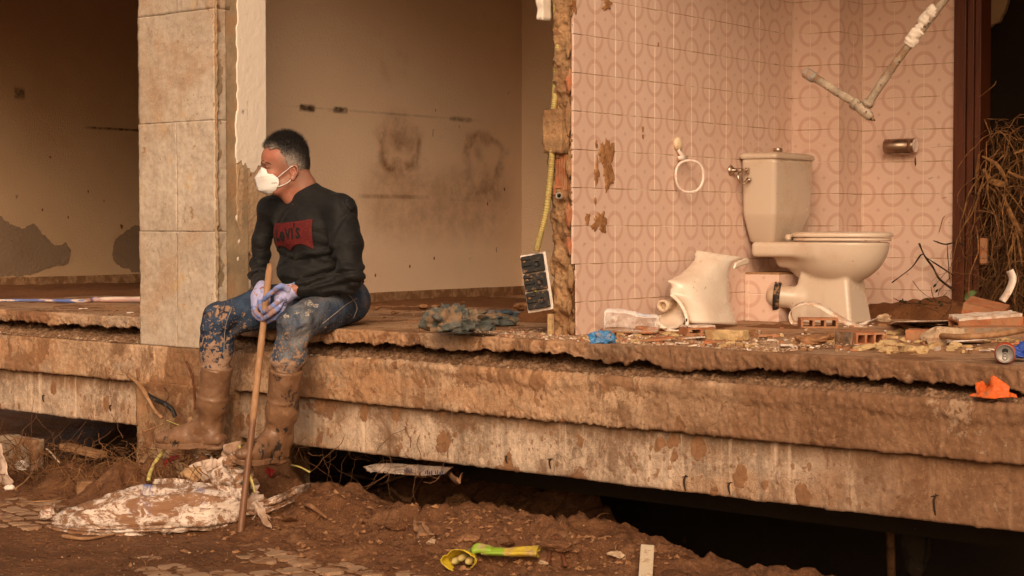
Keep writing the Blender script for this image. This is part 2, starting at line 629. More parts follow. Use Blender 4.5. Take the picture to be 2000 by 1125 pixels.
    pit = n.ramp(n.vor(60, n.mapv(n.pos, (1, 1, 1))), 0.05, 0.2, -0.35 * pits, 0)
    hh = n.math('ADD', hh, pit)
    return n.fin(c, 0.9, n.bump(hh, bump, 0.012), 0.25)

ZL_TOP = S - 0.3
M_SLABTOP = concrete('muddy slab top', (0.34, 0.2, 0.115), (0.43, 0.27, 0.16), MUD, 0.0, 0.5, None, 0.5, 0.2, 0.55)
M_SLAB = concrete('broken slab edge', (0.3, 0.18, 0.105), (0.47, 0.315, 0.2), MUD, 0.15, 0.9, (1.15, 1.75, 1.0), 0.6, 0.9, 0.45)
M_UPPER = concrete('upper beam concrete', (0.34, 0.2, 0.112), (0.52, 0.345, 0.215), (0.25, 0.122, 0.056), 0.35, 0.7, (1.45, 2.3, 1.7), 0.6, 0.9, 0.55)
M_LOWER = concrete('lower beam concrete', (0.34, 0.235, 0.155), (0.56, 0.42, 0.305), MUD, 0.6, 1.0, (2.05, 2.9, 1.1), 0.6, 0.5, 0.35, ZL_TOP)
M_PIER = concrete('pier concrete', (0.3, 0.19, 0.11), (0.37, 0.24, 0.14), MUD, 0.3, 0.6, None, 0.8, 0.6, 0.6)

def pillar_mat():
    n = NT('cast pillar concrete')
    c = n.mix(n.ramp(n.noise(1.9, 6, 0.6), 0.3, 0.7), (0.44, 0.355, 0.27), (0.58, 0.485, 0.385))
    c = n.mix(n.ramp(n.noise(2.3, 6, 0.66, dist=0.4), 0.44, 0.66, 0, 0.7), c, (0.42, 0.25, 0.14))
    c = n.mix(n.ramp(n.noise(30, 6, 0.7), 0.4, 0.7, 0, 0.5), c, (0.3, 0.215, 0.145))
    c = n.mix(n.ramp(n.noise(110, 4, 0.7), 0.5, 0.7, 0, 0.45), c, (0.66, 0.56, 0.45))
    c = n.mix(n.ramp(n.noise(5, 6, 0.7, dist=0.5), 0.6, 0.66, 0, 0.7), c, (0.56, 0.38, 0.2))
    c = n.mix(n.ramp(n.noise(1.0, 5, 0.6, n.mapv(n.pos, (13, 13, 1.0))), 0.55, 0.75, 0, 0.35), c, (0.3, 0.19, 0.11))
    sp = n.ramp(n.noise(9, 7, 0.7, n.mapv(n.pos, (1.5, 1.5, 1)), 0.3), 0.63, 0.67)
    c = n.mix(n.math('MULTIPLY', sp, 0.75), c, (0.33, 0.17, 0.08))
    pits = n.math('MULTIPLY', n.ramp(n.vor(34), 0.07, 0.14, 1, 0), n.ramp(n.noise(6), 0.45, 0.6))
    c = n.mix(n.math('MULTIPLY', pits, 0.75), c, (0.16, 0.09, 0.05))
    h = n.math('SUBTRACT', n.math('ADD', n.math('MULTIPLY', n.noise(55, 6, 0.65), 0.5), n.math('MULTIPLY', sp, 0.35)), pits)
    return n.fin(c, 0.88, n.bump(h, 0.5, 0.006), 0.25)
M_PILLAR = pillar_mat()
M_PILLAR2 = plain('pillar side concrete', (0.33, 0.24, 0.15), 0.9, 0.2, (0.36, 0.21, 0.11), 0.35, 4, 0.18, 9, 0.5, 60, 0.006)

def plaster(name, a, b, stain, stain_amt, rough_scale=85, bump=0.5, spots=True):
    n = NT(name)
    c = n.mix(n.ramp(n.noise(0.9, 5, 0.6), 0.3, 0.7), a, b)
    c = n.mix(n.ramp(n.noise(1.6, 7, 0.7, dist=0.3), 0.62 - 0.12 * stain_amt, 0.8, 0, stain_amt), c, stain)
    if spots:
        sp = n.math('MULTIPLY', n.ramp(n.noise(17, 4, 0.5, n.mapv(n.pos, (1, 1, 0.5))), 0.73, 0.75), n.ramp(n.noise(2), 0.45, 0.55))
        c = n.mix(n.math('MULTIPLY', sp, 0.7), c, (0.12, 0.05, 0.02))
        sp = n.ramp(n.noise(75, 2, 0.5), 0.73, 0.76)
        c = n.mix(n.math('MULTIPLY', sp, 0.35), c, (0.2, 0.09, 0.04))
    h = n.math('ADD', n.noise(rough_scale, 5, 0.6), n.math('MULTIPLY', n.vor(rough_scale * 0.8), 0.5))
    return n.fin(c, 0.92, n.bump(h, bump, 0.006), 0.2)
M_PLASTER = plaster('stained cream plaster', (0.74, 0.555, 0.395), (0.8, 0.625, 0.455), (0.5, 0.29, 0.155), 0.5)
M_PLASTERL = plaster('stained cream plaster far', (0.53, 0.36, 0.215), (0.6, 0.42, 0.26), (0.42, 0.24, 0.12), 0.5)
M_WHITEPL = plaster('rough white plaster', (0.78, 0.68, 0.57), (0.84, 0.75, 0.64), (0.52, 0.33, 0.19), 0.2, 90, 0.15)
M_RENDER = plaster('brown under-render', (0.42, 0.27, 0.155), (0.54, 0.38, 0.24), (0.3, 0.16, 0.075), 0.5, 60, 0.8)
M_PEELED = plaster('grey bare render', (0.24, 0.165, 0.105), (0.3, 0.21, 0.14), (0.16, 0.1, 0.06), 0.5, 50, 0.7)
M_CEIL = plaster('ceiling plaster', (0.42, 0.3, 0.2), (0.48, 0.35, 0.24), (0.3, 0.2, 0.12), 0.3)
M_SHADEBLK = plaster('near-black painted shade', (0.03, 0.02, 0.013), (0.045, 0.03, 0.02), (0.02, 0.012, 0.008), 0.5)  # near-black base puts shade into the colour of doorway and hollow surfaces
M_SKIRT = plain('stone skirting', (0.33, 0.19, 0.1), 0.7, 0.3, (0.2, 0.1, 0.045), 0.5, 14, 0.3, 26, 0.4, 70)
M_MORTAR = plain('dried mud mortar', (0.36, 0.21, 0.105), 0.95, 0.15, (0.22, 0.11, 0.05), 0.45, 11, 0.3, 22, 1.0, 55, 0.008)
M_MORTARY = plain('yellow mortar', (0.52, 0.36, 0.18), 0.95, 0.15, (0.33, 0.18, 0.08), 0.35, 13, 0.22, 30, 1.0, 70, 0.006)
M_BRICK = plain('hollow red brick', (0.4, 0.15, 0.07), 0.85, 0.2, (0.36, 0.19, 0.1), 0.5, 20, 0.25, 30, 0.6, 90, 0.003)
M_RUBBLE = plain('packed rubble', (0.2, 0.11, 0.06), 0.97, 0.1, (0.36, 0.23, 0.14), 0.35, 40, 0.5, 90, 1.0, 60, 0.012)

def mud_mat(name, a, b, c2, bump=0.9, wet=0.0):
    n = NT(name)
    c = n.mix(n.ramp(n.noise(1.6, 6, 0.65), 0.32, 0.68), a, b)
    c = n.mix(n.ramp(n.noise(7, 6, 0.7), 0.5, 0.7, 0, 0.7), c, c2)
    c = n.mix(n.ramp(n.noise(70, 4, 0.7), 0.5, 0.7, 0, 0.6), c, tuple(x * 0.45 for x in a))
    c = n.mix(n.ramp(n.noise(190, 3, 0.7), 0.52, 0.66, 0, 0.5), c, tuple(min(1, x * 1.5) for x in c2))
    h = n.math('ADD', n.noise(24, 8, 0.75), n.math('MULTIPLY', n.vor(38), 0.35))
    r = n.ramp(n.noise(3, 4), 0.4, 0.6, 0.95 - wet, 0.95)
    return n.fin(c, r, n.bump(h, bump, 0.016), 0.25)
M_MUD = mud_mat('street mud', (0.108, 0.043, 0.017), (0.175, 0.076, 0.032), (0.25, 0.125, 0.06), 0.9, 0.4)
M_MUDIN = mud_mat('indoor mud', (0.12, 0.045, 0.015), (0.18, 0.075, 0.028), (0.22, 0.1, 0.042), 0.5)

def wood_mat(name, a, b, scale=(40, 40, 2.0), rough=0.5, spec=0.35, bump=0.3, dust=None):
    n = NT(name)
    f = n.noise(1.0, 6, 0.6, n.mapv(n.coord('Object'), scale), 0.6)
    c = n.mix(n.ramp(f, 0.3, 0.7), a, b)
    if dust: c = n.mix(n.ramp(n.noise(8, 6, 0.7), 0.48, 0.62, 0, 0.85), c, dust)
    return n.fin(c, rough, n.bump(f, bump, 0.003), spec)
M_FRAME = wood_mat('dark red door wood', (0.062, 0.016, 0.006), (0.11, 0.03, 0.01), (60, 60, 3), 0.45)

# bathroom tile: speckled pink, a quarter of a ring in each corner and a little star in the middle
def tile_mat():
    n = NT('pink ring tile')
    uv = n.uv()
    u, v, _ = n.sep(uv)
    fu = n.math('ABSOLUTE', n.math('SUBTRACT', u, 0.5))
    fv = n.math('ABSOLUTE', n.math('SUBTRACT', v, 0.5))
    cu, cv = n.math('SUBTRACT', 0.5, fu), n.math('SUBTRACT', 0.5, fv)
    r = n.math('SQRT', n.math('ADD', n.math('MULTIPLY', cu, cu), n.math('MULTIPLY', cv, cv)))
    ring = n.ramp(n.math('ABSOLUTE', n.math('SUBTRACT', r, 0.355)), 0.052, 0.064, 1, 0)
    star = n.ramp(n.math('ADD', n.math('POWER', fu, 0.75), n.math('POWER', fv, 0.75)), 0.145, 0.17, 1, 0)
    inner = n.ramp(r, 0.28, 0.3, 1, 0)
    spk = n.ramp(n.noise(420, 2, 0.5), 0.56, 0.64)
    spk2 = n.ramp(n.noise(260, 2, 0.5, n.mapv(n.pos, loc=(5, 2, 1))), 0.6, 0.66)
    base = n.mix(n.math('MULTIPLY', spk, 0.4), (0.72, 0.53, 0.435), (0.52, 0.335, 0.265))
    base = n.mix(n.math('MULTIPLY', inner, 0.35), base, (0.74, 0.56, 0.465))
    rc = n.mix(n.math('MULTIPLY', spk2, 0.35), (0.58, 0.355, 0.28), (0.5, 0.29, 0.225))
    c = n.mix(n.math('MULTIPLY', n.math('MAXIMUM', ring, star), 0.68), base, rc)
    dz = n.math('MULTIPLY', n.math('SUBTRACT', n.rand(), 0.5), 0.1)
    c = n.mix(n.math('ADD', 0.07, dz), c, (0.55, 0.33, 0.2))
    dirt = n.ramp(n.noise(2.2, 7, 0.7, dist=0.3), 0.5, 0.8, 0, 0.42)
    c = n.mix(dirt, c, (0.5, 0.275, 0.15))
    sp = n.math('MULTIPLY', n.ramp(n.noise(26, 5, 0.6), 0.7, 0.74), n.ramp(n.noise(3), 0.48, 0.6))
    c = n.mix(n.math('MULTIPLY', sp, 0.75), c, (0.32, 0.15, 0.06))
    h = n.math('ADD', n.math('MULTIPLY', spk, 0.12), n.noise(30, 3))
    return n.fin(c, n.ramp(n.noise(6, 5), 0.3, 0.7, 0.28, 0.5), n.bump(h, 0.06, 0.004), 0.45)
M_TILE = tile_mat()
TJ = EYE + 0.147                  # height of one horizontal tile joint
def grout_mat():
    n = NT('stained grout')
    z = n.sep(n.pos)[2]
    q = n.math('FRACT', n.math('DIVIDE', n.math('SUBTRACT', z, TJ - 0.075), 0.15))
    hz = n.ramp(n.math('ABSOLUTE', n.math('SUBTRACT', q, 0.5)), 0.014, 0.022, 1, 0)
    d = n.math('MULTIPLY', hz, n.ramp(n.noise(9, 6, 0.7), 0.35, 0.6, 0.1, 1))
    c = n.mix(d, (0.74, 0.6, 0.48), (0.36, 0.205, 0.09))
    return n.fin(c, 0.9)
M_GROUT = grout_mat()

# ------------------------------------------------------------------ the broken floor slab
SA, SB = -3.6, 3.6                # stretch of facade built in detail
NS = 1500
sv = np.linspace(SA, SB, NS)
FTn, FNn, FAn = np.array(FT), np.array(FN), np.array(FA)
def fac_np(s, n, z):
    return FAn + s[..., None] * FTn + n[..., None] * FNn + z[..., None] * np.array([0, 0, 1.0])

def profile_strip(name, N, H, mat, disp=None, parent=None, kind=None, sarr=None, smooth=True):
    """sheet along the facade: N, H (stations x profile) are offsets outward and heights"""
    s = np.repeat((sv if sarr is None else sarr)[:, None], N.shape[1], 1)
    P = fac_np(s, N, H)
    if disp is not None:
        dN, dH = np.gradient(N, axis=1), np.gradient(H, axis=1)
        L = np.maximum(np.hypot(dN, dH), 1e-6)
        oN, oH = -dH / L, dN / L
        d = disp(s, N, H, P)
        P = P + (oN * d)[..., None] * FNn + (oH * d)[..., None] * np.array([0, 0, 1.0])
    F = grid_faces(P.shape[0], P.shape[1])
    o = mesh(name, P.reshape(-1, 3), F, mat, parent, smooth)
    if kind: o['kind'] = kind
    return o

jag = -0.055 + 0.013 * fbm1(sv * 2.6, 2, 3) + 0.012 * fbm1(sv * 9, 3, 5) + 0.007 * fbm1(sv * 34, 2, 6) - 0.010 * sstep(0.4, 2.2, sv)
jag = np.minimum(jag, -0.028)
ntop = 0.018 * fbm1(sv * 1.3, 3, 9) + 0.01 * fbm1(sv * 9, 3, 10)
Ncols, Hcols = [], []
for n0 in (-7.5, -5, -3.5, -2.5, -1.8, -1.3, -1.0, -0.8, -0.62, -0.5, -0.4, -0.32, -0.25, -0.19, -0.14, -0.1, -0.07, -0.045, -0.028, -0.014, -0.004):
    Ncols.append(ntop * sstep(-0.5, 0, n0) + n0); Hcols.append(np.zeros(NS) + S)
for t in np.linspace(0.04, 1, 11):
    Ncols.append(ntop + 0.004 * math.sin(t * math.pi) + 0.003); Hcols.append(S + jag * t)
for n0, dz in ((-0.012, 0.0), (-0.035, 0.012), (-0.07, 0.02), (-0.12, 0.028), (-0.2, 0.03), (-0.3, 0.03)):
    Ncols.append(ntop + n0); Hcols.append(S + np.minimum(jag + dz * 0.5, -0.025) - 0.0)
Nn, Hh = np.stack(Ncols, 1), np.stack(Hcols, 1)
def slab_disp(s, n, z, P):
    face = sstep(S - 0.004, S - 0.018, z) * sstep(-0.2, -0.02, n)
    top = 1 - sstep(S - 0.004, S - 0.012, z)
    return (face * (0.0045 * fbm(P * 12, 3, 21) + 0.004 * fbm(P * 55, 3, 22) + 0.003 * np.round(2 * fbm(P * 22, 3, 24)) * 0.8)
            + top * sstep(-1.2, -0.3, n) * 0.003 * fbm(P * 9, 4, 23))
slab = profile_strip('floor_slab', Nn, Hh, M_SLAB, slab_disp, None, 'structure')
# the walked-on top keeps its own material
slab.data.materials.append(M_SLABTOP)
pol = slab.data.polygons
mi = np.zeros(len(pol), np.int32)
jj = np.tile(np.arange(Nn.shape[1] - 1), NS - 1)
mi[jj < 19] = 1
pol.foreach_set('material_index', mi)

# layer of rubble between slab and beam
nk = 22
t = np.linspace(0, 1, nk)[None, :]
fill = (0.5 + 0.5 * fbm1(sv * 1.7, 3, 31))[:, None]
right = sstep(0.7, 1.9, sv)[:, None]
Nn = -0.30 + 0.345 * t + 0 * fill
Hh = S - 0.05 - 0.072 * t ** (1.1 + 1.0 * fill) - 0.012 * right * (1 - t) - 0.012 * (1 - fill) * (1 - t)
def rub_disp(s, n, z, P):
    k = np.minimum(1, (n + 0.3) / 0.04) * sstep(0.05, 0.0, n)
    return k * (0.012 * fbm(P * 20, 4, 33) + 0.010 * np.abs(fbm(P * 45, 3, 34)) + 0.006 * fbm(P * 110, 2, 35))
profile_strip('rubble_layer', Nn, Hh, M_RUBBLE, rub_disp, None, 'stuff')

# upper and lower edge beams
def beam(name, n_face, z_top, z_bot, mat, label, seed, rough, back, lipamp):
    cols_n, cols_z = [], []
    lip = lipamp * fbm1(sv * 5, 4, seed) 
    for n0 in (-back, -back * 0.5, -0.05, -0.025, -0.01):
        cols_n.append(np.full(NS, n_face + n0)); cols_z.append(z_top + 0 * sv)
    for t in np.linspace(0.0, 1, 30):
        r = 0.006 * (1 - min(1, t / 0.05)) + 0.004 * max(0, (t - 0.95) / 0.05)
        cols_n.append(n_face - r + 0 * sv); cols_z.append(z_top + (z_bot - z_top) * t + lip * (t > .5) * 0.3)
    for n0 in (-0.01, -0.04, -0.12, -back):
        cols_n.append(np.full(NS, n_face + n0)); cols_z.append(z_bot + lip * 0.3)
    N_, H_ = np.stack(cols_n, 1), np.stack(cols_z, 1)
    def dsp(s, n, z, P):
        face = sstep(n_face - 0.03, n_face - 0.008, n)
        return face * rough(s, n, z, P)
    o = profile_strip(name, N_, H_, mat, dsp)
    return tag(o, label, 'concrete beam')
ZU0, ZU1, ZL1 = S - 0.121, S - 0.298, S - 0.512
def up_rough(s, n, z, P):
    tt = (ZU0 - z) / (ZU0 - ZU1)
    lip = sstep(0.34, 0.16, tt + 0.13 * fbm1(s[:, 0] * 3.2, 4, 41)[:, None]) * sstep(-0.2, 0.5, s)
    agg = sstep(0.62, 0.95, tt) * sstep(0.3, 0.8, s) * sstep(2.6, 1.9, s)
    return (0.002 * fbm(P * 6, 3, 42) + 0.0022 * fbm(P * 60, 3, 43) + 0.008 * lip * (1 + 0.35 * fbm(P * 36, 3, 44))
            + 0.007 * agg * np.abs(fbm(P * 60, 2, 45)) + 0.003 * sstep(.1, .5, fbm(P * 17, 3, 46)))
beam('upper_edge_beam', 0.045, ZU0, ZU1, M_UPPER, 'long rough concrete beam directly under the broken floor slab edge', 51, up_rough, 0.4, 0.01)
def low_rough(s, n, z, P):
    return 0.002 * fbm(P * 5, 3, 62) + 0.0012 * fbm(P * 50, 2, 63) + 0.004 * sstep(.55, .8, fbm(P * 13, 3, 64))
beam('lower_edge_beam', 0.012, ZU1 - 0.003, ZL1, M_LOWER, 'lowest pale streaked concrete beam, hanging over the dark hollow', 61, low_rough, 0.5, 0.006)

M_TIE = plain('rusty tie wire', (0.035, 0.018, 0.010), 0.9)
lowb = bpy.context.scene.objects['lower_edge_beam']
for i, (x, y) in enumerate(((990, 897), (1075, 905), (1338, 943), (1425, 953), (1826, 985), (85, 778), (216, 797))):
    c = on_fac(x, y, 0.013)
    hgt = (0.016, 0.020, 0.028, 0.022, 0.034, 0.018, 0.016)[i]
    tube('tie_wire', [c - Z * hgt + FT * .002, c - Z * hgt * .3 + FN * .004, c + Z * hgt * .4 + FN * .003 - FT * .003, c + Z * hgt + FT * .004], [.002, .0035, .004, .002], M_TIE, lowb, 5)
    tube('tie_wire', [c + Z * hgt * .7 - FT * .014, c + Z * hgt * .8 + FN * .004, c + Z * hgt * .9 + FT * .013], [.0012, .002, .0012], M_TIE, lowb, 5)

# foundation pier under the pillar
s0, s1 = fac_inv(on_fac(266, 760, 0.06))[0], fac_inv(on_fac(452, 760, 0.06))[0]
def rough_box(name, s0, s1, n0, n1, z0, z1, mat, amp, seed, parent=None, ns=60, nz=70, freq=9, round_=0.012):
    """front face and two sides of a block standing in the facade frame"""
    a = np.concatenate([np.linspace(0, 1, 8)[:-1] * (n1 - n0), (n1 - n0) + np.linspace(0, 1, ns) * (s1 - s0),
                        (n1 - n0) + (s1 - s0) + np.linspace(0, 1, 8)[1:] * (n1 - n0)])
    D = n1 - n0
    sA = np.clip(a - D, 0, s1 - s0) + s0
    nA = n0 + np.minimum(np.minimum(a, D), D - np.maximum(0, a - D - (s1 - s0)))
    z = np.linspace(z0, z1, nz)
    ss, zz = np.meshgrid(sA, z, indexing='ij'); nn, _ = np.meshgrid(nA, z, indexing='ij')
    P = fac_np(ss, nn, zz)
    d = amp * (fbm(P * freq, 4, seed) + 0.5 * fbm(P * freq * 5, 3, seed + 1))
    outn = np.where((a > D * 0.98) & (a < D * 1.02 + (s1 - s0)), 1.0, 0.0)
    outs = np.where(a < D, -1.0, np.where(a > D + s1 - s0, 1.0, 0.0))
    P = P + (d * outn[:, None])[..., None] * FNn + (d * outs[:, None])[..., None] * FTn
    V = P.reshape(-1, 3)
    F = grid_faces(len(a), nz)
    top = [i * nz + nz - 1 for i in range(len(a))]
    bot = [i * nz for i in range(len(a))][::-1]
    Fl = F.tolist() + [top, bot]
    return mesh(name, V, Fl, mat, parent, True, fix=True)
pier = rough_box('foundation_pier', s0, s1, -0.4, 0.062, -0.1, ZU1 + 0.004, M_PIER, 0.006, 71)
tag(pier, 'rough brown concrete pier under the pillar, carrying both beam ends', 'concrete pier')

# ------------------------------------------------------------------ the square pillar
ZP = ZU0 - 0.002
pa = fac_inv(on_fac(273, 560, 0.045))[0]
pb = fac_inv(on_fac(421, 560, 0.045))[0]
PX, PY = pa, pb
pillar = empty('concrete_pillar', fac((pa + pb) / 2, -0.1, ZP), 'square concrete pillar of stacked cast blocks between the two open rooms', 'pillar')
PTOP = S + 2.33
def z_at(px, py, n):
    return on_fac(px, py, n).z
zj = [ZP, z_at(340, 452, 0.045), z_at(340, 239, 0.045), z_at(340, 26, 0.045), PTOP]
sm = fac_inv(on_fac(345, 400, 0.045))[0]
# the pillar core and, in front of it, each cast block
box('core', fac(pa + 0.006, -0.15, ZP), FT * (pb - pa - 0.012), FN * 0.182, Z * (PTOP - ZP), M_PILLAR2, pillar)
def cast_block(sa, sb, za, zb, seed):
    g = 0.0006
    a = rough_box('cast_block', sa + g, sb - g, -0.02, 0.045, za + g, zb - g, M_PILLAR, 0.0028, seed, pillar, 40, 70, 14)
    return a
for i in range(4):
    if i == 0:
        cast_block(pa, sm, zj[0], zj[1], 100); cast_block(sm, pb, zj[0], zj[1], 102)
    elif i == 1:
        cast_block(pa, sm + 0.002, zj[1], zj[2], 104); cast_block(sm + 0.002, pb, zj[1], zj[2], 106)
    elif i == 2:
        cast_block(pa, pb, zj[2], zj[3], 108)
    else:
        cast_block(pa, sm + 0.01, zj[3], zj[4], 110); cast_block(sm + 0.01, pb, zj[3], zj[4], 112)
# right-hand return of the pillar (runs along W)
PR0 = fac(pb, 0.043, 0)
def wall_point(px, p0):
    q = on_w(px, 440, p0); q.z = 0
    return q
r1, r2 = wall_point(459, PR0), wall_point(518, PR0)
def sheet_w(name, p, q, z0, z1, mat, parent, amp, seed, nu=24, nz=160, off=0.0, thick=0.1, edge=None):
    """slightly uneven upright slab face from p to q on the side U looks to; edge(z) trims the p side"""
    p, q = np.array(p), np.array(q)
    zz = np.linspace(z0, z1, nz)
    L = np.linalg.norm(q - p); d = (q - p) / L
    V = []
    for z in zz:
        e = edge(z) if edge else 0.0
        for k in range(nu):
            t_ = e + (L - e) * k / (nu - 1)
            V.append([*(p + d * t_)[:2], z])
    V = np.array(V)
    dd = amp * fbm(V * 14, 4, seed) + off
    b = V - np.array(U) * thick
    V = V + np.array(U) * dd[:, None]
    F = grid_faces(nz, nu).tolist()
    n0 = len(V)
    V = np.concatenate([V, b])
    # close the left, right and bottom rims
    for i in range(nz - 1):
        for k in (0, nu - 1):
            F.append([i * nu + k, (i + 1) * nu + k, n0 + (i + 1) * nu + k, n0 + i * nu + k])
    for k in range(nu - 1):
        F.append([k, k + 1, n0 + k + 1, n0 + k])
    return mesh(name, V, F, mat, parent, True, fix=True)
for a_, b_ in zip(zj[:-1], zj[1:]):
    sheet_w('side_block', PR0, r1, a_ + 0.002, b_ - 0.002, M_PILLAR2, pillar, 0.003, int(a_ * 100), 12, 40, 0.0, 0.012)
sheet_w('core_return', r1 - U * 0.0, r2, ZP, PTOP, M_RENDER, pillar, 0.003, 131, 20, 160, -0.006, 0.012)
# ridge of squeezed-out mortar on the corner
zz = np.linspace(ZP, PTOP, 420)
rp = [Vector(fac(pb + 0.004, 0.036, z)) + U * (0.004 * float(a)) + W * (0.006 * float(b)) for z, a, b in zip(zz, fbm1(zz * 30, 3, 133), fbm1(zz * 42, 3, 134))]
rr = 0.0065 + 0.0035 * fbm1(zz * 55, 3, 135)
tube('mortar_ridge', rp, list(np.maximum(rr, 0.002)), M_PILLAR2, pillar, 7)
# white plaster coat, broken off below
zcut = z_at(480, 326, -0.1)
def coat_edge(z):
    return 0.004 + 0.006 * float(vnoise(np.array([z * 30, 0, 0]), 3)) + (0.006 if z > zcut + 0.25 else 0.0)
def coat(name, z0, z1, mat, edge_bottom, off, seed, l0=0.0, l1=1.0):
    nu, nz = 46, 200
    p, q = np.array(r1), np.array(r2)
    L = np.linalg.norm(q - p); d = (q - p) / L
    V = np.zeros((nz, nu, 3))
    for k in range(nu):
        f = l0 + (l1 - l0) * k / (nu - 1)
        zb = edge_bottom(f)
        for i in range(nz):
            z = zb + (z1 - zb) * (i / (nz - 1)) ** 1.6
            e = coat_edge(z) if l0 == 0 else 0
            V[i, k, :2] = (p + d * (e + (L - e) * f))[:2]; V[i, k, 2] = z
    V = V.reshape(-1, 3)
    b = V - np.array(U) * 0.012
    V = V + np.array(U) * (off + 0.0007 * fbm(V * 40, 3, seed))[:, None]
    n0 = len(V)
    F = grid_faces(nz, nu).tolist()
    for i in range(nz - 1):
        for k in (0, nu - 1): F.append([i * nu + k, (i + 1) * nu + k, n0 + (i + 1) * nu + k, n0 + i * nu + k])
    for k in range(nu - 1): F.append([k, k + 1, n0 + k + 1, n0 + k])
    return mesh(name, np.concatenate([V, b]), F, mat, pillar, True, fix=True)
coat('white_plaster_coat', 0, PTOP, M_WHITEPL, lambda f: zcut + 0.02 * math.sin(f * 9) + 0.012 * float(vnoise(np.array([f * 14, 1, 0]), 8)) + (0.015 if f < .2 else 0), 0.011, 141)
# brown render, broken to a slanting edge lower down
zr = z_at(470, 500, -0.1)
coat('brown_render_coat', 0, zcut + 0.04, M_RENDER, lambda f: zr - 0.06 + 0.32 * max(0, 0.75 - f) ** 1.3 + 0.02 * float(vnoise(np.array([f * 11, 3, 0]), 9)), 0.008, 143)
for (px, py, r0, sd_) in ((472, 528, 0.020, 1), (478, 560, 0.028, 2), (466, 470, 0.012, 3), (464, 505, 0.010, 4), (470, 580, 0.018, 5), (462, 425, 0.01, 6), (474, 598, 0.02, 8)):
    c = on_w(px, py, PR0 + U * 0.002)
    k = 16
    V = [c + U * 0.006]
    for i in range(k):
        t_ = 2 * math.pi * i / k
        rr_ = r0 * (1 + 0.5 * float(vnoise(np.array([math.cos(t_) * 1.5, math.sin(t_) * 1.5, sd_ * 3.1]), sd_)))
        V.append(c + W * (rr_ * math.cos(t_)) + Z * (1.6 * rr_ * math.sin(t_)) + U * 0.002)
    mesh('plaster_scrap', V, [(0, 1 + i, 1 + (i + 1) % k) for i in range(k)], M_WHITEPL, pillar, False, fix=True)

# ------------------------------------------------------------------ rooms
HB = -8.5                          # how deep the rooms go behind the facade
M0 = on_z(711, 592, S); M0.z = 0
C2 = wall_point(1019, M0)
MA = wall_point(430, M0)
HC = S + 2.75
wall_mid = box('plastered_wall', Vector((MA.x, MA.y, S - 0.02)), C2 - MA, -U * 0.1, Z * (HC - S + 0.05), M_PLASTER)
tag(wall_mid, 'mud-stained cream plaster wall behind the seated man, marked with two brown rings', 'wall')
end_mid = box('end_wall', Vector((C2.x, C2.y, S - 0.02)) - U * 0.1, U * 1.5, W * 0.1, Z * (HC - S + 0.05), M_PLASTER)
tag(end_mid, 'narrow cream wall at the far end of the room behind the man', 'wall')
L0 = on_z(0, 560, S); L0.z = 0
LA = wall_point(-700, L0)
LB = L0 + W * 4.2
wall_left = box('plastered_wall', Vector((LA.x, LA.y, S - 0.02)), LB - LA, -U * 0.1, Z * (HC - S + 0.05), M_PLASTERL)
tag(wall_left, 'shadowy cream wall of the left room, plaster peeled away along its foot', 'wall')
# partition hidden behind the pillar, closing the left room
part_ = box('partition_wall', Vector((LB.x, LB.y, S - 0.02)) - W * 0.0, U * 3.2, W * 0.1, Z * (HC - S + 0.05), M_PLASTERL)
tag(part_, 'back wall closing the left room, out of sight behind the pillar', 'wall')

def stain_patch(parent, name, px, py, p0, rx, rz, mat, seed, off=0.0015, k=40, rag=0.5):
    """thin uneven patch on a wall that runs along W"""
    c = on_w(px, py, p0)
    V, F = [], []
    rings = 5
    for j in range(rings + 1):
        for i in range(k):
            t_ = 2 * math.pi * i / k
            q = 1 + rag * float(fbm(np.array([math.cos(t_) * 1.7, math.sin(t_) * 1.7, seed * 2.3]), 4, seed))
            f = j / rings
            V.append(c + W * (rx * q * f * math.cos(t_)) + Z * (rz * q * f * math.sin(t_)) + U * (off * (1 if j < rings else 0.0) + 0.0003))
    F = grid_faces(rings + 1, k, False, True).tolist()
    return mesh(name, V, F, mat, parent, True, fix=True)

def jag_poly_patch(parent, name, pts, p0, mat, off, seed, sub=26, amp=0.022):
    """patch whose outline follows picture points on a W wall, roughened"""
    P = [on_w(x, y, p0) for x, y in pts]
    out = []
    for i in range(len(P)):
        a, b = P[i], P[(i + 1) % len(P)]
        for k in range(sub):
            q = a.lerp(b, k / sub)
            j = fbm(np.array([[q.dot(W) * 12, q.z * 12, seed], [q.dot(W) * 12 + 50, q.z * 12, seed]]), 4, seed)
            out.append(q + W * float(j[0]) * amp + Z * float(j[1]) * amp)
    n_ = len(out)
    V = [q + U * off for q in out] + [q for q in out]
    F = [list(range(n_))] + [[i, (i + 1) % n_, n_ + (i + 1) % n_, n_ + i] for i in range(n_)]
    return mesh(name, V, F, mat, parent, False, fix=True)

jag_poly_patch(wall_left, 'bare_patch', [(-60, 420), (0, 422), (14, 430), (30, 440), (48, 442), (66, 436), (80, 458), (96, 470), (120, 478), (140, 486), (136, 512), (100, 522), (40, 536), (-60, 540)], L0, M_PEELED, 0.004, 5)
jag_poly_patch(wall_left, 'bare_patch', [(220, 500), (228, 466), (245, 448), (275, 440), (300, 440), (300, 530), (236, 528)], L0, M_PEELED, 0.004, 6)
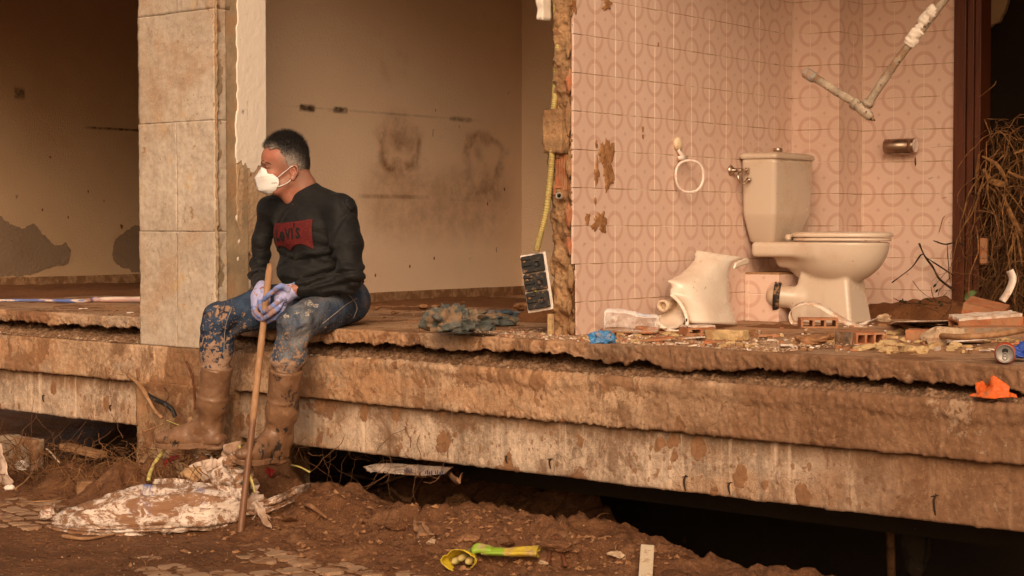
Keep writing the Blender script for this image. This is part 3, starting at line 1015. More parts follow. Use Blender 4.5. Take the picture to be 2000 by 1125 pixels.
# marks on the wall behind the man: rings of grime, a dark rub line, smears
def grime(name, col, amt=0.7, scale=12):
    n = NT(name)
    r = n.attr('fade')['Fac']
    f = n.math('MULTIPLY', n.math('MULTIPLY', r, amt), n.ramp(n.noise(scale, 7, 0.72), 0.2, 0.75))
    n.fin(col, 0.92, None, 0.15)
    tr = n.n('ShaderNodeBsdfTransparent'); mx = n.n('ShaderNodeMixShader')
    n.set(mx.inputs[0], f)
    n.t.links.new(tr.outputs[0], mx.inputs[1]); n.t.links.new(n.b.outputs[0], mx.inputs[2]); n.t.links.new(mx.outputs[0], n.out.inputs[0])
    return n.m
M_GRIME = grime('brown grime film', (0.33, 0.145, 0.048), 0.8, 9)
M_GRIMED = grime('dark grime film', (0.055, 0.025, 0.01), 0.95, 30)
def film(parent, name, cx, cy, rx, ry, p0, mat, fade, off=0.0012, n_=26, ax=None):
    """thin film of dirt lying on a wall; fade(x, y) in -1..1 gives how thick it is"""
    ax = W if ax is None else ax
    nr = U if ax is W else -W
    c = on_plane(cx, cy, p0, nr)
    e = on_plane(cx + rx, cy, p0, nr)
    Lx = abs((e - c).dot(ax))
    Lz = abs(on_plane(cx, cy + ry, p0, nr).z - c.z)
    g = np.linspace(-1, 1, n_)
    V, A = [], []
    for x in g:
        for y in g:
            V.append(c + ax * (x * Lx) + Z * (y * Lz) + nr * off); A.append(fade(x, y))
    o = mesh(name, V, grid_faces(n_, n_), mat, parent, True)
    at = o.data.attributes.new('fade', 'FLOAT', 'POINT')
    at.data.foreach_set('value', np.clip(np.array(A, np.float32), 0, 1))
    return o
def ringf(r0, wd, gap=None, fill=0.25, low=0.0):
    def f(x, y):
        r = math.hypot(x, y)
        q = math.exp(-((r - r0) / wd) ** 2)
        a = math.atan2(y, x)
        if gap: q *= 0.35 + 0.65 * (0.5 + 0.5 * math.cos(a - gap))
        return (q + fill * (r < r0) + low * max(0, -y) * (abs(x) < .5)) * max(0, min(1, (1 - max(abs(x), abs(y))) / 0.2))
    return f
def _win(x, y): return max(0, min(1, (1 - max(abs(x), abs(y))) / 0.25))
def _w(x, y, s_): return x + 0.16 * float(fbm(np.array([x * 2.2, y * 2.2, s_]), 3, 61)), y + 0.16 * float(fbm(np.array([x * 2.2 + 7, y * 2.2, s_]), 3, 63))
def horseshoe(x, y):
    wx, wy = _w(x, y, 1)
    r = math.hypot(wx, wy * 0.8 - 0.1)
    q = 0.85 * math.exp(-((r - 0.55) / 0.14) ** 2) * (1.0 if wy < 0.25 else max(0.25, 1 - (wy - .25) * 1.6))
    q = max(q, 0.75 * math.exp(-(wx / 0.42) ** 2 - ((wy - 0.25) / 0.36) ** 2))
    q = max(q, 0.6 * math.exp(-((wx - .05) / 0.3) ** 2 - ((wy + 0.68) / 0.22) ** 2))
    return q * _win(x, y)
def arch(x, y):
    wx, wy = _w(x, y, 4)
    r = math.hypot(wx, wy * 0.78)
    a = math.atan2(wy, wx)
    q = 0.95 * math.exp(-((r - 0.6) / 0.10) ** 2) * (0.3 + 0.7 * max(0, math.cos(a - 2.2)) + 0.25 * max(0, math.cos(a - .2)))
    q = max(q, 0.45 * math.exp(-((wx + .18) / 0.16) ** 2 - ((wy - 0.3) / 0.35) ** 2), 0.35 * math.exp(-((wx - .2) / 0.25) ** 2 - ((wy + 0.55) / 0.3) ** 2))
    return q * _win(x, y)
film(wall_mid, 'grime_ring', 783, 285, 62, 78, M0, M_GRIME, horseshoe, 0.0014, 56)
film(wall_mid, 'grime_ring', 945, 322, 62, 72, M0, M_GRIME, arch, 0.0014, 56)
edge_fade = lambda x, y: max(0, min(1, (1 - abs(x)) / 0.3)) * max(0, min(1, (1 - abs(y)) / 0.6))
film(wall_mid, 'grime_smear', 860, 400, 150, 90, M0, M_GRIME, lambda x, y: 0.4 * edge_fade(x, y), 0.001)
film(wall_mid, 'rub_mark', 600, 211, 17, 9, M0, M_GRIMED, edge_fade, 0.0016)
film(wall_mid, 'rub_mark', 664, 215, 16, 8, M0, M_GRIMED, edge_fade, 0.0016)
film(wall_mid, 'rub_mark', 760, 222, 190, 3, M0, M_GRIME, lambda x, y: .3 * edge_fade(x, y), 0.0016)
film(wall_mid, 'rub_mark', 900, 233, 24, 7, M0, M_GRIMED, lambda x, y: 0.5 * edge_fade(x, y), 0.0016)
film(wall_mid, 'rub_mark', 770, 384, 70, 5, M0, M_GRIME, lambda x, y: .45 * edge_fade(x, y), 0.0016)
film(wall_left, 'rub_mark', 225, 252, 62, 3, L0, M_GRIMED, lambda x, y: edge_fade(x, y), 0.0016)
film(wall_left, 'rub_mark', 38, 182, 12, 14, L0, M_GRIMED, lambda x, y: .7 * edge_fade(x, y), 0.0016)
for px, py, r in ((660, 540, 5), (672, 524, 4), (733, 538, 4), (952, 398, 4), (848, 505, 4), (800, 520, 3), (985, 370, 4), (588, 350, 4)):
    stain_patch(wall_mid, 'mud_spot', px, py, M0, 0.006, 0.010, M_MUDIN, px, 0.002, 14)
for px, py, r in ((83, 410, 4), (133, 425, 4), (237, 442, 7), (98, 307, 4), (172, 374, 3), (203, 392, 3)):
    stain_patch(wall_left, 'mud_spot', px, py, L0, 0.006 + 0.008 * (r > 5), 0.010 + .008 * (r > 5), M_MUDIN, px, 0.002, 14)

# stone skirting, laid in lengths
def skirting(parent, p0, px0, px1, h, t=0.016, ln=0.33):
    a, b = wall_point(px0, p0), wall_point(px1, p0)
    L = (b - a).length
    k = max(1, int(L / ln))
    for i in range(k):
        q = a + W * (L * i / k)
        box('skirting_stone', Vector((q.x, q.y, S - 0.005)) + U * 0.0005, W * (L / k - 0.003), U * (t + random.uniform(-.002, .002)), Z * (h + random.uniform(-.002, .002)), M_SKIRT, parent, 0.002, 1)
skirting(wall_mid, M0, 560, 1019, 0.062)
skirting(wall_left, L0, -200, 330, 0.068)
q = C2 + U * 0.018
for i in range(4):
    box('skirting_stone', Vector((q.x, q.y, S - 0.005)) - W * 0.0165, U * 0.327, W * 0.016, Z * 0.062, M_SKIRT, end_mid, 0.002, 1)
    q = q + U * 0.33

# ceiling and the lintel over the openings
ceil = mesh('ceiling', *box_vf(fac(-9.5, HB, HC), FT * 15, FN * (-HB + 0.05), Z * 0.2), M_CEIL, None, False, fix=True)
tag(ceil, kind='structure')
lin = box('lintel_beam', fac(-9.5, -0.2, S + 2.34), FT * 15, FN * 0.25, Z * 0.408, M_PIER)
tag(lin, 'concrete lintel above the open rooms, over the top of the view', 'concrete beam')

shade_lintel = box('lintel_beam', fac(-9.5, -0.26, S + 2.02), FT * (9.5 + pa + 0.05), FN * 0.32, Z * 0.318, M_PIER)  # unseen, added below the main lintel to darken the left room
tag(shade_lintel, 'added lower lintel shading the left room, unseen over the top of the view', 'concrete beam')
# ------------------------------------------------------------------ bathroom: tiled party wall and back wall
T1 = on_z(1119, 655.5, S); T1.z = 0           # front foot of the tiled face
C1 = wall_point(1545, T1)                     # inner corner
L1 = (C1 - T1).length
ZT = EYE + 1.3
wall_t = empty('tiled_wall', T1 + Z * S, 'broken-ended bathroom wall of pink ring tiles, running back from the slab edge', 'wall')
box('wall_body', Vector((T1.x, T1.y, S - 0.02)) + W * 0.06 - U * 0.0012, W * (L1 + 0.07), -U * 0.0578, Z * (HC - S), M_GROUT, wall_t)
WT = 0.118                                    # wall thickness
box('brick_core', Vector((T1.x, T1.y, S - 0.02)) + W * 0.06 - U * 0.0592, W * (L1 + 0.06), -U * (WT - 0.062), Z * (HC - S), M_PLASTER, wall_t)

P_ = 0.15; G_ = 0.0012
def tile_mesh(w_, h_, u0, u1, v0, v1):
    bm = bmesh.new()
    lay = bm.loops.layers.uv.new('uv')
    b = 0.0016; th = 0.009
    def ring(i, y): return [bm.verts.new((x, y, z)) for x, z in ((i, i), (w_ - i, i), (w_ - i, h_ - i), (i, h_ - i))]
    r0, r1_, r2_ = ring(0, -th), ring(0, -b * 0.8), ring(b, 0.0)
    fs = []
    for a, c in ((r0, r1_), (r1_, r2_)):
        for i in range(4):
            fs.append(bm.faces.new((a[i], a[(i + 1) % 4], c[(i + 1) % 4], c[i])))
    fs.append(bm.faces.new(r2_))
    for f in bm.faces:
        for l in f.loops:
            l[lay].uv = (u0 + (u1 - u0) * l.vert.co.x / w_, v0 + (v1 - v0) * l.vert.co.z / h_)
    bmesh.ops.recalc_face_normals(bm, faces=bm.faces)
    me = bpy.data.meshes.new('tile')
    bm.to_mesh(me); bm.free()
    me.materials.append(M_TILE)
    return me
_tm = {}
def put_tile(parent, org, dx, nr, x0, x1, z0, z1, u0, u1, v0, v1):
    key = (round(x1 - x0, 4), round(z1 - z0, 4), round(u0, 3), round(u1, 3), round(v0, 3), round(v1, 3))
    if key not in _tm: _tm[key] = tile_mesh(x1 - x0 - 2 * G_, z1 - z0 - 2 * G_, u0, u1, v0, v1)
    o = bpy.data.objects.new('tile', _tm[key])
    COL.objects.link(o)
    o.parent = parent
    o.matrix_parent_inverse = Matrix.Translation(parent.location).inverted()
    p = Vector(org) + dx * (x0 + G_) + nr * (random.uniform(-0.0006, 0.0004))
    p.z = z0 + G_
    M = basis(dx, nr, Z, p)
    o.matrix_basis = M @ Matrix.Rotation(random.uniform(-0.004, 0.004), 4, 'X') @ Matrix.Rotation(random.uniform(-0.004, 0.004), 4, 'Z')
    return o
ROWS = []
z = TJ
while z - P_ > S: z -= P_
if z > S + 0.01: ROWS.append((S - 0.001, z, 1 - (z - S + 0.001) / P_, 1.0))
while z < ZT:
    ROWS.append((z, z + P_, 0.0, 1.0)); z += P_
def tile_run(parent, org, dx, nr, cuts, rows=ROWS, skip=()):
    """cuts: (x0, x1, u0, u1) columns along dx from org"""
    for ci, (x0, x1, u0, u1) in enumerate(cuts):
        for ri, (z0, z1, v0, v1) in enumerate(rows):
            if (ci, ri) in skip: continue
            put_tile(parent, org, dx, nr, x0, x1, z0, z1, u0, u1, v0, v1)
# along W, seen from U: dx = -W so that the frame is right-handed
cuts = []
x = 0.0; first = True
while x < L1 - 0.02:
    x1 = min(x + P_, L1 - 0.002)
    cuts.append((x, x1)); x += P_
def cols_minus(cs, L):
    return [(L - b, L - a, 1 - min(1, (b - a) / P_), 1.0) for a, b in cs]
for ri, (z0, z1, v0, v1) in enumerate(ROWS):
    for ci, (a, b) in enumerate(cuts):
        a2 = a
        if ci == 0 and ri in (0, 1, 2): a2 = a + (0.022, 0.02, 0.0)[ri]
        put_tile(wall_t, C1, -W, U, L1 - b, L1 - a2, z0, z1, 1 - (b - a) / P_, 1 - (a2 - a) / P_, v0, v1)

# back wall with the boxed-in pipe duct
K1 = on_u(1637, 440, C1); K1.z = 0
K2 = wall_point(1683, K1)
K3 = on_u(1862, 440, K2); K3.z = 0
back = empty('tiled_back_wall', K2 + Z * S, 'bathroom back wall of pink ring tiles between the duct and the door', 'wall')
duct = empty('tiled_pipe_duct', C1 + Z * S, 'square tiled duct standing in the corner behind the cistern', 'pipe duct')
zb = Vector((0, 0, S - 0.02))
box('duct_body', C1 + zb + U * 0.0 + W * 0.0012, U * ((K1 - C1).length - 0.0012), W * 0.3, Z * (HC - S), M_GROUT, duct)
box('wall_body', K2 + zb - U * 0.02 + W * 0.0012, U * ((K3 - K2).length + 0.02), W * 0.1, Z * (HC - S), M_GROUT, back)
La = (K1 - C1).length
ca = [(0, La - 0.148, 0.0, 0), (La - 0.148, La)]
def run_u(parent, org, marks, nr=None):
    """columns along U on a face looking to -W; marks = positions measured along U"""
    L = marks[-1]
    for a, b, ua, ub in marks[0]:
        for (z0, z1, v0, v1) in ROWS:
            put_tile(parent, org + U * L, -U, -W, L - b, L - a, z0, z1, 1 - ub, 1 - ua, v0, v1)
c_ = La - 0.149
run_u(duct, C1, ([(0.001, c_, 1 - c_ / P_, 1.0), (c_, La, 0.0, (La - c_) / P_)], La))
Ls = (K2 - K1).length
for (z0, z1, v0, v1) in ROWS:
    put_tile(duct, K2, -W, U, Ls - 0.149, Ls, z0, z1, 0.0, 1.0, v0, v1)
    if Ls - 0.152 > 0.02:
        put_tile(duct, K2, -W, U, 0.001, Ls - 0.149, z0, z1, 1 - (Ls - 0.15) / P_, 1.0, v0, v1)
Lb = (K3 - K2).length
f0 = Lb - 3 * P_
cols = [(f0 + i * P_, f0 + (i + 1) * P_, 0.0, 1.0) for i in range(3)]
if f0 > 0.008: cols = [(0.001, f0, 1 - f0 / P_, 1.0)] + cols
elif f0 < 0: cols[0] = (0.001, f0 + P_, -f0 / P_, 1.0)
run_u(back, K2, (cols, Lb))

# tiled box beside the toilet
BX = on_z(1455, 632, S)
box0 = on_w(1454, 632, T1 + U * 0.0)           # foot of its left edge on the wall
bs = (Vector((box0.x, box0.y, 0)) - T1).dot(W)
BH, BW, BD = 0.212, 0.24, 0.172                 # height, length along W, projection along U
tb = empty('tiled_pipe_box', T1 + W * bs + Z * S, 'low pink tiled box between the broken pedestal and the toilet', 'pipe box')
bo = T1 + W * bs
box('box_body', bo + zb + U * 0.002 + W * 0.0012, W * (BW - 0.0024), U * (BD - 0.0032), Z * (BH + 0.012), M_GROUT, tb)
rows2 = [(S - 0.001, S + BH - P_ + 0.06, 1 - (BH - P_ + 0.06) / P_, 1.0), (S + BH - P_ + 0.06, S + BH, 0.0, (P_ - 0.06) / P_)]
for z0, z1, v0, v1 in rows2:
    put_tile(tb, bo + U * BD, -U, -W, 0.0, 0.15, z0, z1, 0, 1, v0, v1)
    put_tile(tb, bo + U * BD, -U, -W, 0.15, BD - 0.001, z0, z1, 0, (BD - .15) / P_, v0, v1)
    put_tile(tb, bo + W * BW + U * (BD + 0.0001), -W, U, BW - 0.15, BW, z0, z1, 0, 1, v0, v1)
    put_tile(tb, bo + W * BW + U * (BD + 0.0001), -W, U, 0.0, BW - 0.15, z0, z1, 1 - (BW - .15) / P_, 1, v0, v1)
box('mortar_top', bo + Z * (S + BH - 0.004) + U * 0.001 + W * 0.002, W * (BW - 0.004), U * (BD - 0.004), Z * 0.012, M_MORTAR, tb, 0.004, 2)

# mud splashed on the tiles
M_SPLAT = plain('dried splash of mud', (0.37, 0.19, 0.085), 0.95, 0.1, (0.28, 0.13, 0.055), 0.5, 30, 0.25, 40, 1.0, 110, 0.004)
def splat(px, py, rx, rz, seed, n_=1):
    stain_patch(wall_t, 'mud_splash', px, py, T1 + U * 0.0006, rx, rz, M_SPLAT, seed, 0.004, 64, 0.75)
splat(1188, 318, 0.034, 0.075, 4); splat(1176, 300, 0.02, 0.03, 6); splat(1190, 345, 0.03, 0.05, 8); splat(1166, 340, 0.014, 0.05, 10)
splat(1164, 280, 0.008, 0.014, 12); splat(1168, 432, 0.045, 0.04, 14); splat(1176, 446, 0.02, 0.02, 16); splat(1162, 392, 0.007, 0.012, 18)
splat(1148, 425, 0.014, 0.02, 20); splat(1120, 8, 0.02, 0.04, 22); splat(1255, 252, 0.005, 0.012, 24); splat(1255, 267, 0.004, 0.008, 26)
splat(1285, 86, 0.004, 0.007, 28); splat(1186, 10, 0.03, 0.02, 30)

# ------------------------------------------------------------------ broken end of the party wall
def end_face():
    nz, nx = 520, 34
    zz = np.linspace(S - 0.01, HC, nz); xx = np.linspace(0, 1, nx)
    Zg, Xg = np.meshgrid(zz, xx, indexing='ij')
    wid = WT + 0.006 * fbm1(zz * 6, 3, 201)[:, None] + 0.004 * fbm1(zz * 30, 2, 202)[:, None]
    rag = 0.02 * fbm1(zz * 9, 4, 203)[:, None]
    base = np.array(T1) + Zg[..., None] * np.array([0, 0, 1.0])
    gro = 0.003 * np.abs(np.sin(Zg * math.pi / 0.0135)) ** 0.4 * sstep(0.0, 0.3, fbm(np.stack([Zg * 5, Xg * 3, Zg * 0], -1), 3, 207) + 0.45)
    P = base - np.array(U) * (0.004 + Xg * wid)[..., None]
    dep = 0.014 * fbm(P * 16, 4, 204) + 0.008 * fbm(P * 50, 3, 205) + gro
    crack = 0.03 * np.exp(-((Xg - 0.16 - 0.06 * fbm1(zz * 8, 3, 206)[:, None]) / 0.045) ** 2)
    back_ = 0.012 + dep * -1.0 + crack + 0.03 * sstep(0.72, 1.0, Xg) * sstep(0.25, -0.1, fbm1(zz * 4, 2, 208))[:, None]
    back_ = np.maximum(back_, -0.012)
    P = P + np.array(W) * back_[..., None]
    V = P.reshape(-1, 3)
    V2 = (P[:, -1] + np.array(W) * 0.06)
    V3 = (P[:, 0] + np.array(W) * 0.04)
    F = grid_faces(nz, nx).tolist()
    b = len(V); c = b + nz
    for i in range(nz - 1):
        F.append([i * nx + nx - 1, (i + 1) * nx + nx - 1, b + i + 1, b + i])
        F.append([i * nx, (i + 1) * nx, c + i + 1, c + i])
    return mesh('broken_masonry', np.concatenate([V, V2, V3]), F, M_MORTAR, wall_t, True)
end_face()
def on_end(px, py, off=0.0):
    return on_plane(px, py, T1 + Vector((0, 0, 0)) - W * off, W)
def lump(name, c, ax, ay, az, mat, parent, seed, amp=0.25, sub=3, freq=1.6, sharp=False):
    """uneven lump: an icosphere squeezed along three axis vectors and roughened"""
    bm = bmesh.new()
    bmesh.ops.create_icosphere(bm, subdivisions=sub, radius=1.0)
    co = np.array([v.co[:] for v in bm.verts])
    if sharp:
        r2 = np.random.default_rng(seed)
        N_ = r2.normal(size=(9, 3)); N_ /= np.linalg.norm(N_, axis=1)[:, None]
        hh = 0.55 + 0.35 * r2.random(9)
        dd = co @ N_.T
        sc = np.min(np.where(dd > 1e-3, hh / np.maximum(dd, 1e-3), 9), axis=1)
        co = co * np.minimum(sc, 1.15)[:, None]
    co = co * (1 + amp * fbm(co * freq + seed * 3.7, 4, seed))[:, None]
    c = np.array(c)
    Vw = c + co[:, :1] * np.array(ax) + co[:, 1:2] * np.array(ay) + co[:, 2:] * np.array(az)
    F = [[v.index for v in f.verts] for f in bm.faces]
    bm.free()
    return mesh(name, Vw, F, mat, parent, not sharp)
def slabby(name, c, ax, ay, az, mat, parent, seed, amp=0.004, n_=10):
    """block of broken plaster or mortar: box with rough faces"""
    bm = bmesh.new()
    bmesh.ops.create_cube(bm, size=2.0)
    bmesh.ops.subdivide_edges(bm, edges=bm.edges[:], cuts=n_, use_grid_fill=True)
    co = np.array([v.co[:] for v in bm.verts])
    F = [[v.index for v in f.verts] for f in bm.faces]
    bm.free()
    r_ = np.linalg.norm(co, axis=1)[:, None]
    co = co * (1 - 0.035 * (r_ - 1))
    Pw = np.array(c) + co[:, :1] * np.array(ax) + co[:, 1:2] * np.array(ay) + co[:, 2:] * np.array(az)
    nrm = Pw - np.array(c); nrm /= np.linalg.norm(nrm, axis=1)[:, None]
    Pw = Pw + nrm * (amp * fbm(Pw * 22, 4, seed) + amp * 0.5 * fbm(Pw * 90, 2, seed + 1))[:, None]
    return mesh(name, Pw, F, mat, parent, True)
c = on_end(1088, 258, 0.0)
slabby('plaster_lump', c - W * 0.004, -U * 0.046, -W * 0.028, Z * 0.088, M_MORTAR, wall_t, 211, 0.006)
c = on_end(1062, 18, 0.0)
slabby('plaster_scrap', c, -U * 0.016, W * 0.03, Z * 0.045, M_WHITEPL, wall_t, 213, 0.005, 6)
# open bay in the brickwork: the ribbed brick, its open end and a stub of pipe
c = on_end(1094, 335, 0.0)
box('ribbed_brick', c - U * 0.024 + W * 0.004 - Z * 0.075, U * 0.05, W * 0.05, Z * 0.15, M_BRICK, wall_t, 0.003, 1)
for i in range(6):
    box('brick_rib', c - U * (0.022 - i * 0.0082) - Z * 0.07 - W * 0.0015, U * 0.0045, W * 0.012, Z * 0.14, M_BRICK, wall_t, 0.001, 1)
def hollow_brick_vf(L_, H_, D_, cells, t=0.008, rows_=1):
    """brick along x (length), cells open at the x ends; y depth split into cells, z height"""
    parts = []
    parts.append(box_vf((0, 0, 0), (L_, 0, 0), (0, D_, 0), (0, 0, t)))
    parts.append(box_vf((0, 0, H_ - t), (L_, 0, 0), (0, D_, 0), (0, 0, t)))
    for i in range(cells + 1):
        y = (D_ - t) * i / cells
        parts.append(box_vf((0.0004, y, t - 0.0004), (L_ - 0.0008, 0, 0), (0, t, 0), (0, 0, H_ - 2 * t + 0.0008)))
    for j in range(1, rows_):
        parts.append(box_vf((0.0008, t, (H_ - t) * j / rows_), (L_ - 0.0016, 0, 0), (0, D_ - 2 * t, 0), (0, 0, t)))
    return join_vf(parts)
c = on_end(1091, 372, 0.006)
bm_ = basis(W, -U, Z, c + U * 0.02 - Z * 0.016)
mesh('open_brick', *xform(hollow_brick_vf(0.12, 0.034, 0.045, 1, 0.009), bm_), M_BRICK, wall_t, False, fix=True)
M_PVC = plain('grey conduit', (0.33, 0.31, 0.28), 0.6, 0.4, MUDL, 0.4, 20)
c = on_end(1093, 383, 0.03)
pv, pf = lathe_vf([(0.0125, 0), (0.0125, 0.1), (0.0095, 0.1), (0.0095, 0.0)], 18, False)
ax_ = (-W + U * 0.5 + Z * 0.1).normalized()
bb = ax_.orthogonal().normalized()
pf += [(54 + k, 54 + (k + 1) % 18, (k + 1) % 18, k) for k in range(18)]
mesh('pipe_stub', *xform((pv, pf), basis(bb, ax_.cross(bb), ax_, c - ax_ * 0.075)), M_PVC, wall_t, True, fix=True)
for i, (px, py, a, b) in enumerate(((1111, 90, .01, .05), (1111, 160, .012, .045), (1110, 230, .012, .06), (1112, 320, .01, .045), (1110, 420, .014, .05), (1114, 545, .016, .045), (1116, 640, .014, .025), (1111, 480, .01, .035), (1112, 600, .01, .03))):
    lump('tile_backing', on_end(px, py, 0.002), -U * a, W * 0.012, Z * b, M_BRICK if i % 3 == 1 else M_MORTAR, wall_t, 220 + i, 0.35)
c = on_end(1077, 640, 0.0)
box('splintered_batten', c - U * 0.012 - W * 0.012 - Z * 0.03, U * 0.02, W * 0.02, Z * 0.085, M_MORTARY, wall_t, 0.002, 1)

# ------------------------------------------------------------------ door frame and the dark room behind it
door = empty('door_frame', K3 + Z * S, 'dark red wooden door frame at the right end of the pink tiles', 'door frame')
hz_ = HC - S - 0.02
fo = K3 + zb + U * 0.002
box('casing', fo - W * 0.018, U * 0.058, W * 0.03, Z * hz_, M_FRAME, door, 0.004, 2)
box('door_stop', fo + U * 0.060 - W * 0.006, U * 0.032, W * 0.05, Z * hz_, M_FRAME, door, 0.003, 2)
box('jamb', fo + U * 0.0935 + W * 0.004, U * 0.028, W * 0.12, Z * hz_, M_FRAME, door, 0.003, 2)
dk = empty('dark_room_wall', K3 + U * 0.5 + W * 1.0 + Z * S, 'wall blackened for shade deep behind the doorway with a jagged broken hole', 'wall')
BKW = K3 + W * 0.9
def on_bk(px, py): return on_plane(px, py, BKW, W)
pts = [(1905, -40), (1978, -40), (1972, 8), (1962, 30), (1955, 45), (1938, 52), (1928, 54), (1920, 72), (1926, 90), (1916, 112), (1918, 140), (1912, 170), (1905, 220)]
out = []
for i in range(len(pts) - 1):
    a, b = on_bk(*pts[i]), on_bk(*pts[i + 1])
    for k in range(5): out.append(a.lerp(b, k / 5) + Vector((0, 0, random.uniform(-.006, .006))))
out.append(on_bk(*pts[-1]))
n_ = len(out)
mesh('broken_plaster', [q - W * 0.03 for q in out] + out, [list(range(n_))] + [[i, (i + 1) % n_, n_ + (i + 1) % n_, n_ + i] for i in range(n_)], M_PLASTERL, dk, False, fix=True)
bq = on_bk(1700, 640); bq.z = S - 0.02
box('wall_body', bq + W * 0.3, U * 2.2, W * 0.1, Z * (HC - S), M_SHADEBLK, dk)  # blackened colour stands in for the shade of the room behind
box('side_wall', K3 + zb + U * 0.7 + W * 0.0, U * 0.1, W * 1.3, Z * (HC - S), M_SHADEBLK, dk)
q0 = K3 + U * 0.72 + zb
tag(box('tiled_wall_stub', q0 - W * 0.0, U * 1.6, W * 0.1, Z * (HC - S), M_PLASTERL), 'wall to the right of the doorway, outside the view', 'wall')

# ------------------------------------------------------------------ street: mud sheet that swells into a bank under the beams
def ground_h(x, y):
    P = np.stack([x, y, 0 * x], -1)
    q = P - FAn
    s = q @ FTn; n = q @ FNn
    bank = np.exp(-((n + 0.05) / 0.42) ** 2)
    env = 0.135 * sstep(-0.75, -0.1, s) * (1 - 0.55 * sstep(1.15, 2.0, s)) * (1 - 0.9 * sstep(2.1, 2.7, s))
    left = 0.03 * sstep(-0.9, -1.6, s) * np.exp(-((n + 0.15) / 0.4) ** 2)
    pit = -1.1 * sstep(-0.1, 0.45, s - (2.4 + 2.2 * (n + 0.22))) * sstep(0.2, -0.25, n) + 0.34 * sstep(-0.55, -1.3, n) * sstep(-1.0, -0.3, s) * sstep(1.2, 0.6, s)
    hollow = -0.12 * sstep(0.0, -0.5, n)
    near = sstep(0.95, 0.25, n)
    big = fbm(P * 2.2 + 3, 4, 301)
    med = fbm(P * 7, 4, 302)
    fine = fbm(P * 26, 4, 303)
    clod = np.maximum(0, fbm(P * 15, 3, 304)) 
    h = env * bank * (1 + 0.25 * big + 0.14 * med) + left * (1 + 0.5 * med) + pit + hollow
    h = h + near * sstep(-1.0, -0.4, s) * (0.006 * med + 0.007 * fine + 0.016 * np.minimum(clod, .6) + 0.010 * np.maximum(0, fbm(P * 40, 2, 306)))
    h = h + 0.005 * big + 0.0035 * med + 0.0035 * fine + 0.003 * np.maximum(0, fbm(P * 48, 2, 307)) + near * 0.012 * med
    return h
gx = np.concatenate([-np.geomspace(60, 3.3, 14), np.linspace(-3.1, 2.3, 430), np.geomspace(2.5, 60, 14)])
gy = np.concatenate([-np.geomspace(60, 0.5, 10), np.linspace(0, 5.2, 14), np.linspace(5.3, 10.2, 400), np.geomspace(10.6, 80, 12)])
X, Y = np.meshgrid(gx, gy, indexing='ij')
H = ground_h(X, Y)
far = sstep(3.2, 5, np.abs(X)) + sstep(11, 13, Y)
H = H * (1 - np.clip(far, 0, 1))
g = mesh('street_ground', np.stack([X, Y, H], -1).reshape(-1, 3), grid_faces(len(gx), len(gy)), M_MUD, None, True)
tag(g, kind='structure')
def gz(x, y):
    i = min(max(int(np.searchsorted(gx, x)) - 1, 0), len(gx) - 2)
    j = min(max(int(np.searchsorted(gy, y)) - 1, 0), len(gy) - 2)
    a, b = (x - gx[i]) / (gx[i + 1] - gx[i]), (y - gy[j]) / (gy[j + 1] - gy[j])
    return float((H[i, j] * (1 - a) + H[i + 1, j] * a) * (1 - b) + (H[i, j + 1] * (1 - a) + H[i + 1, j + 1] * a) * b)
def on_ground(px, py):
    z = 0.0
    for _ in range(12):
        p = on_z(px, py, z)
        z = 0.5 * z + 0.5 * gz(p.x, p.y)
    p = on_z(px, py, z); p.z = gz(p.x, p.y)
    return p
# ------------------------------------------------------------------ the seated man
def J(px, py, n):
    return np.array(on_fac(px, py, n))
vF, vL, vZ = np.array(FN), np.array(FT), np.array([0, 0, 1.0])

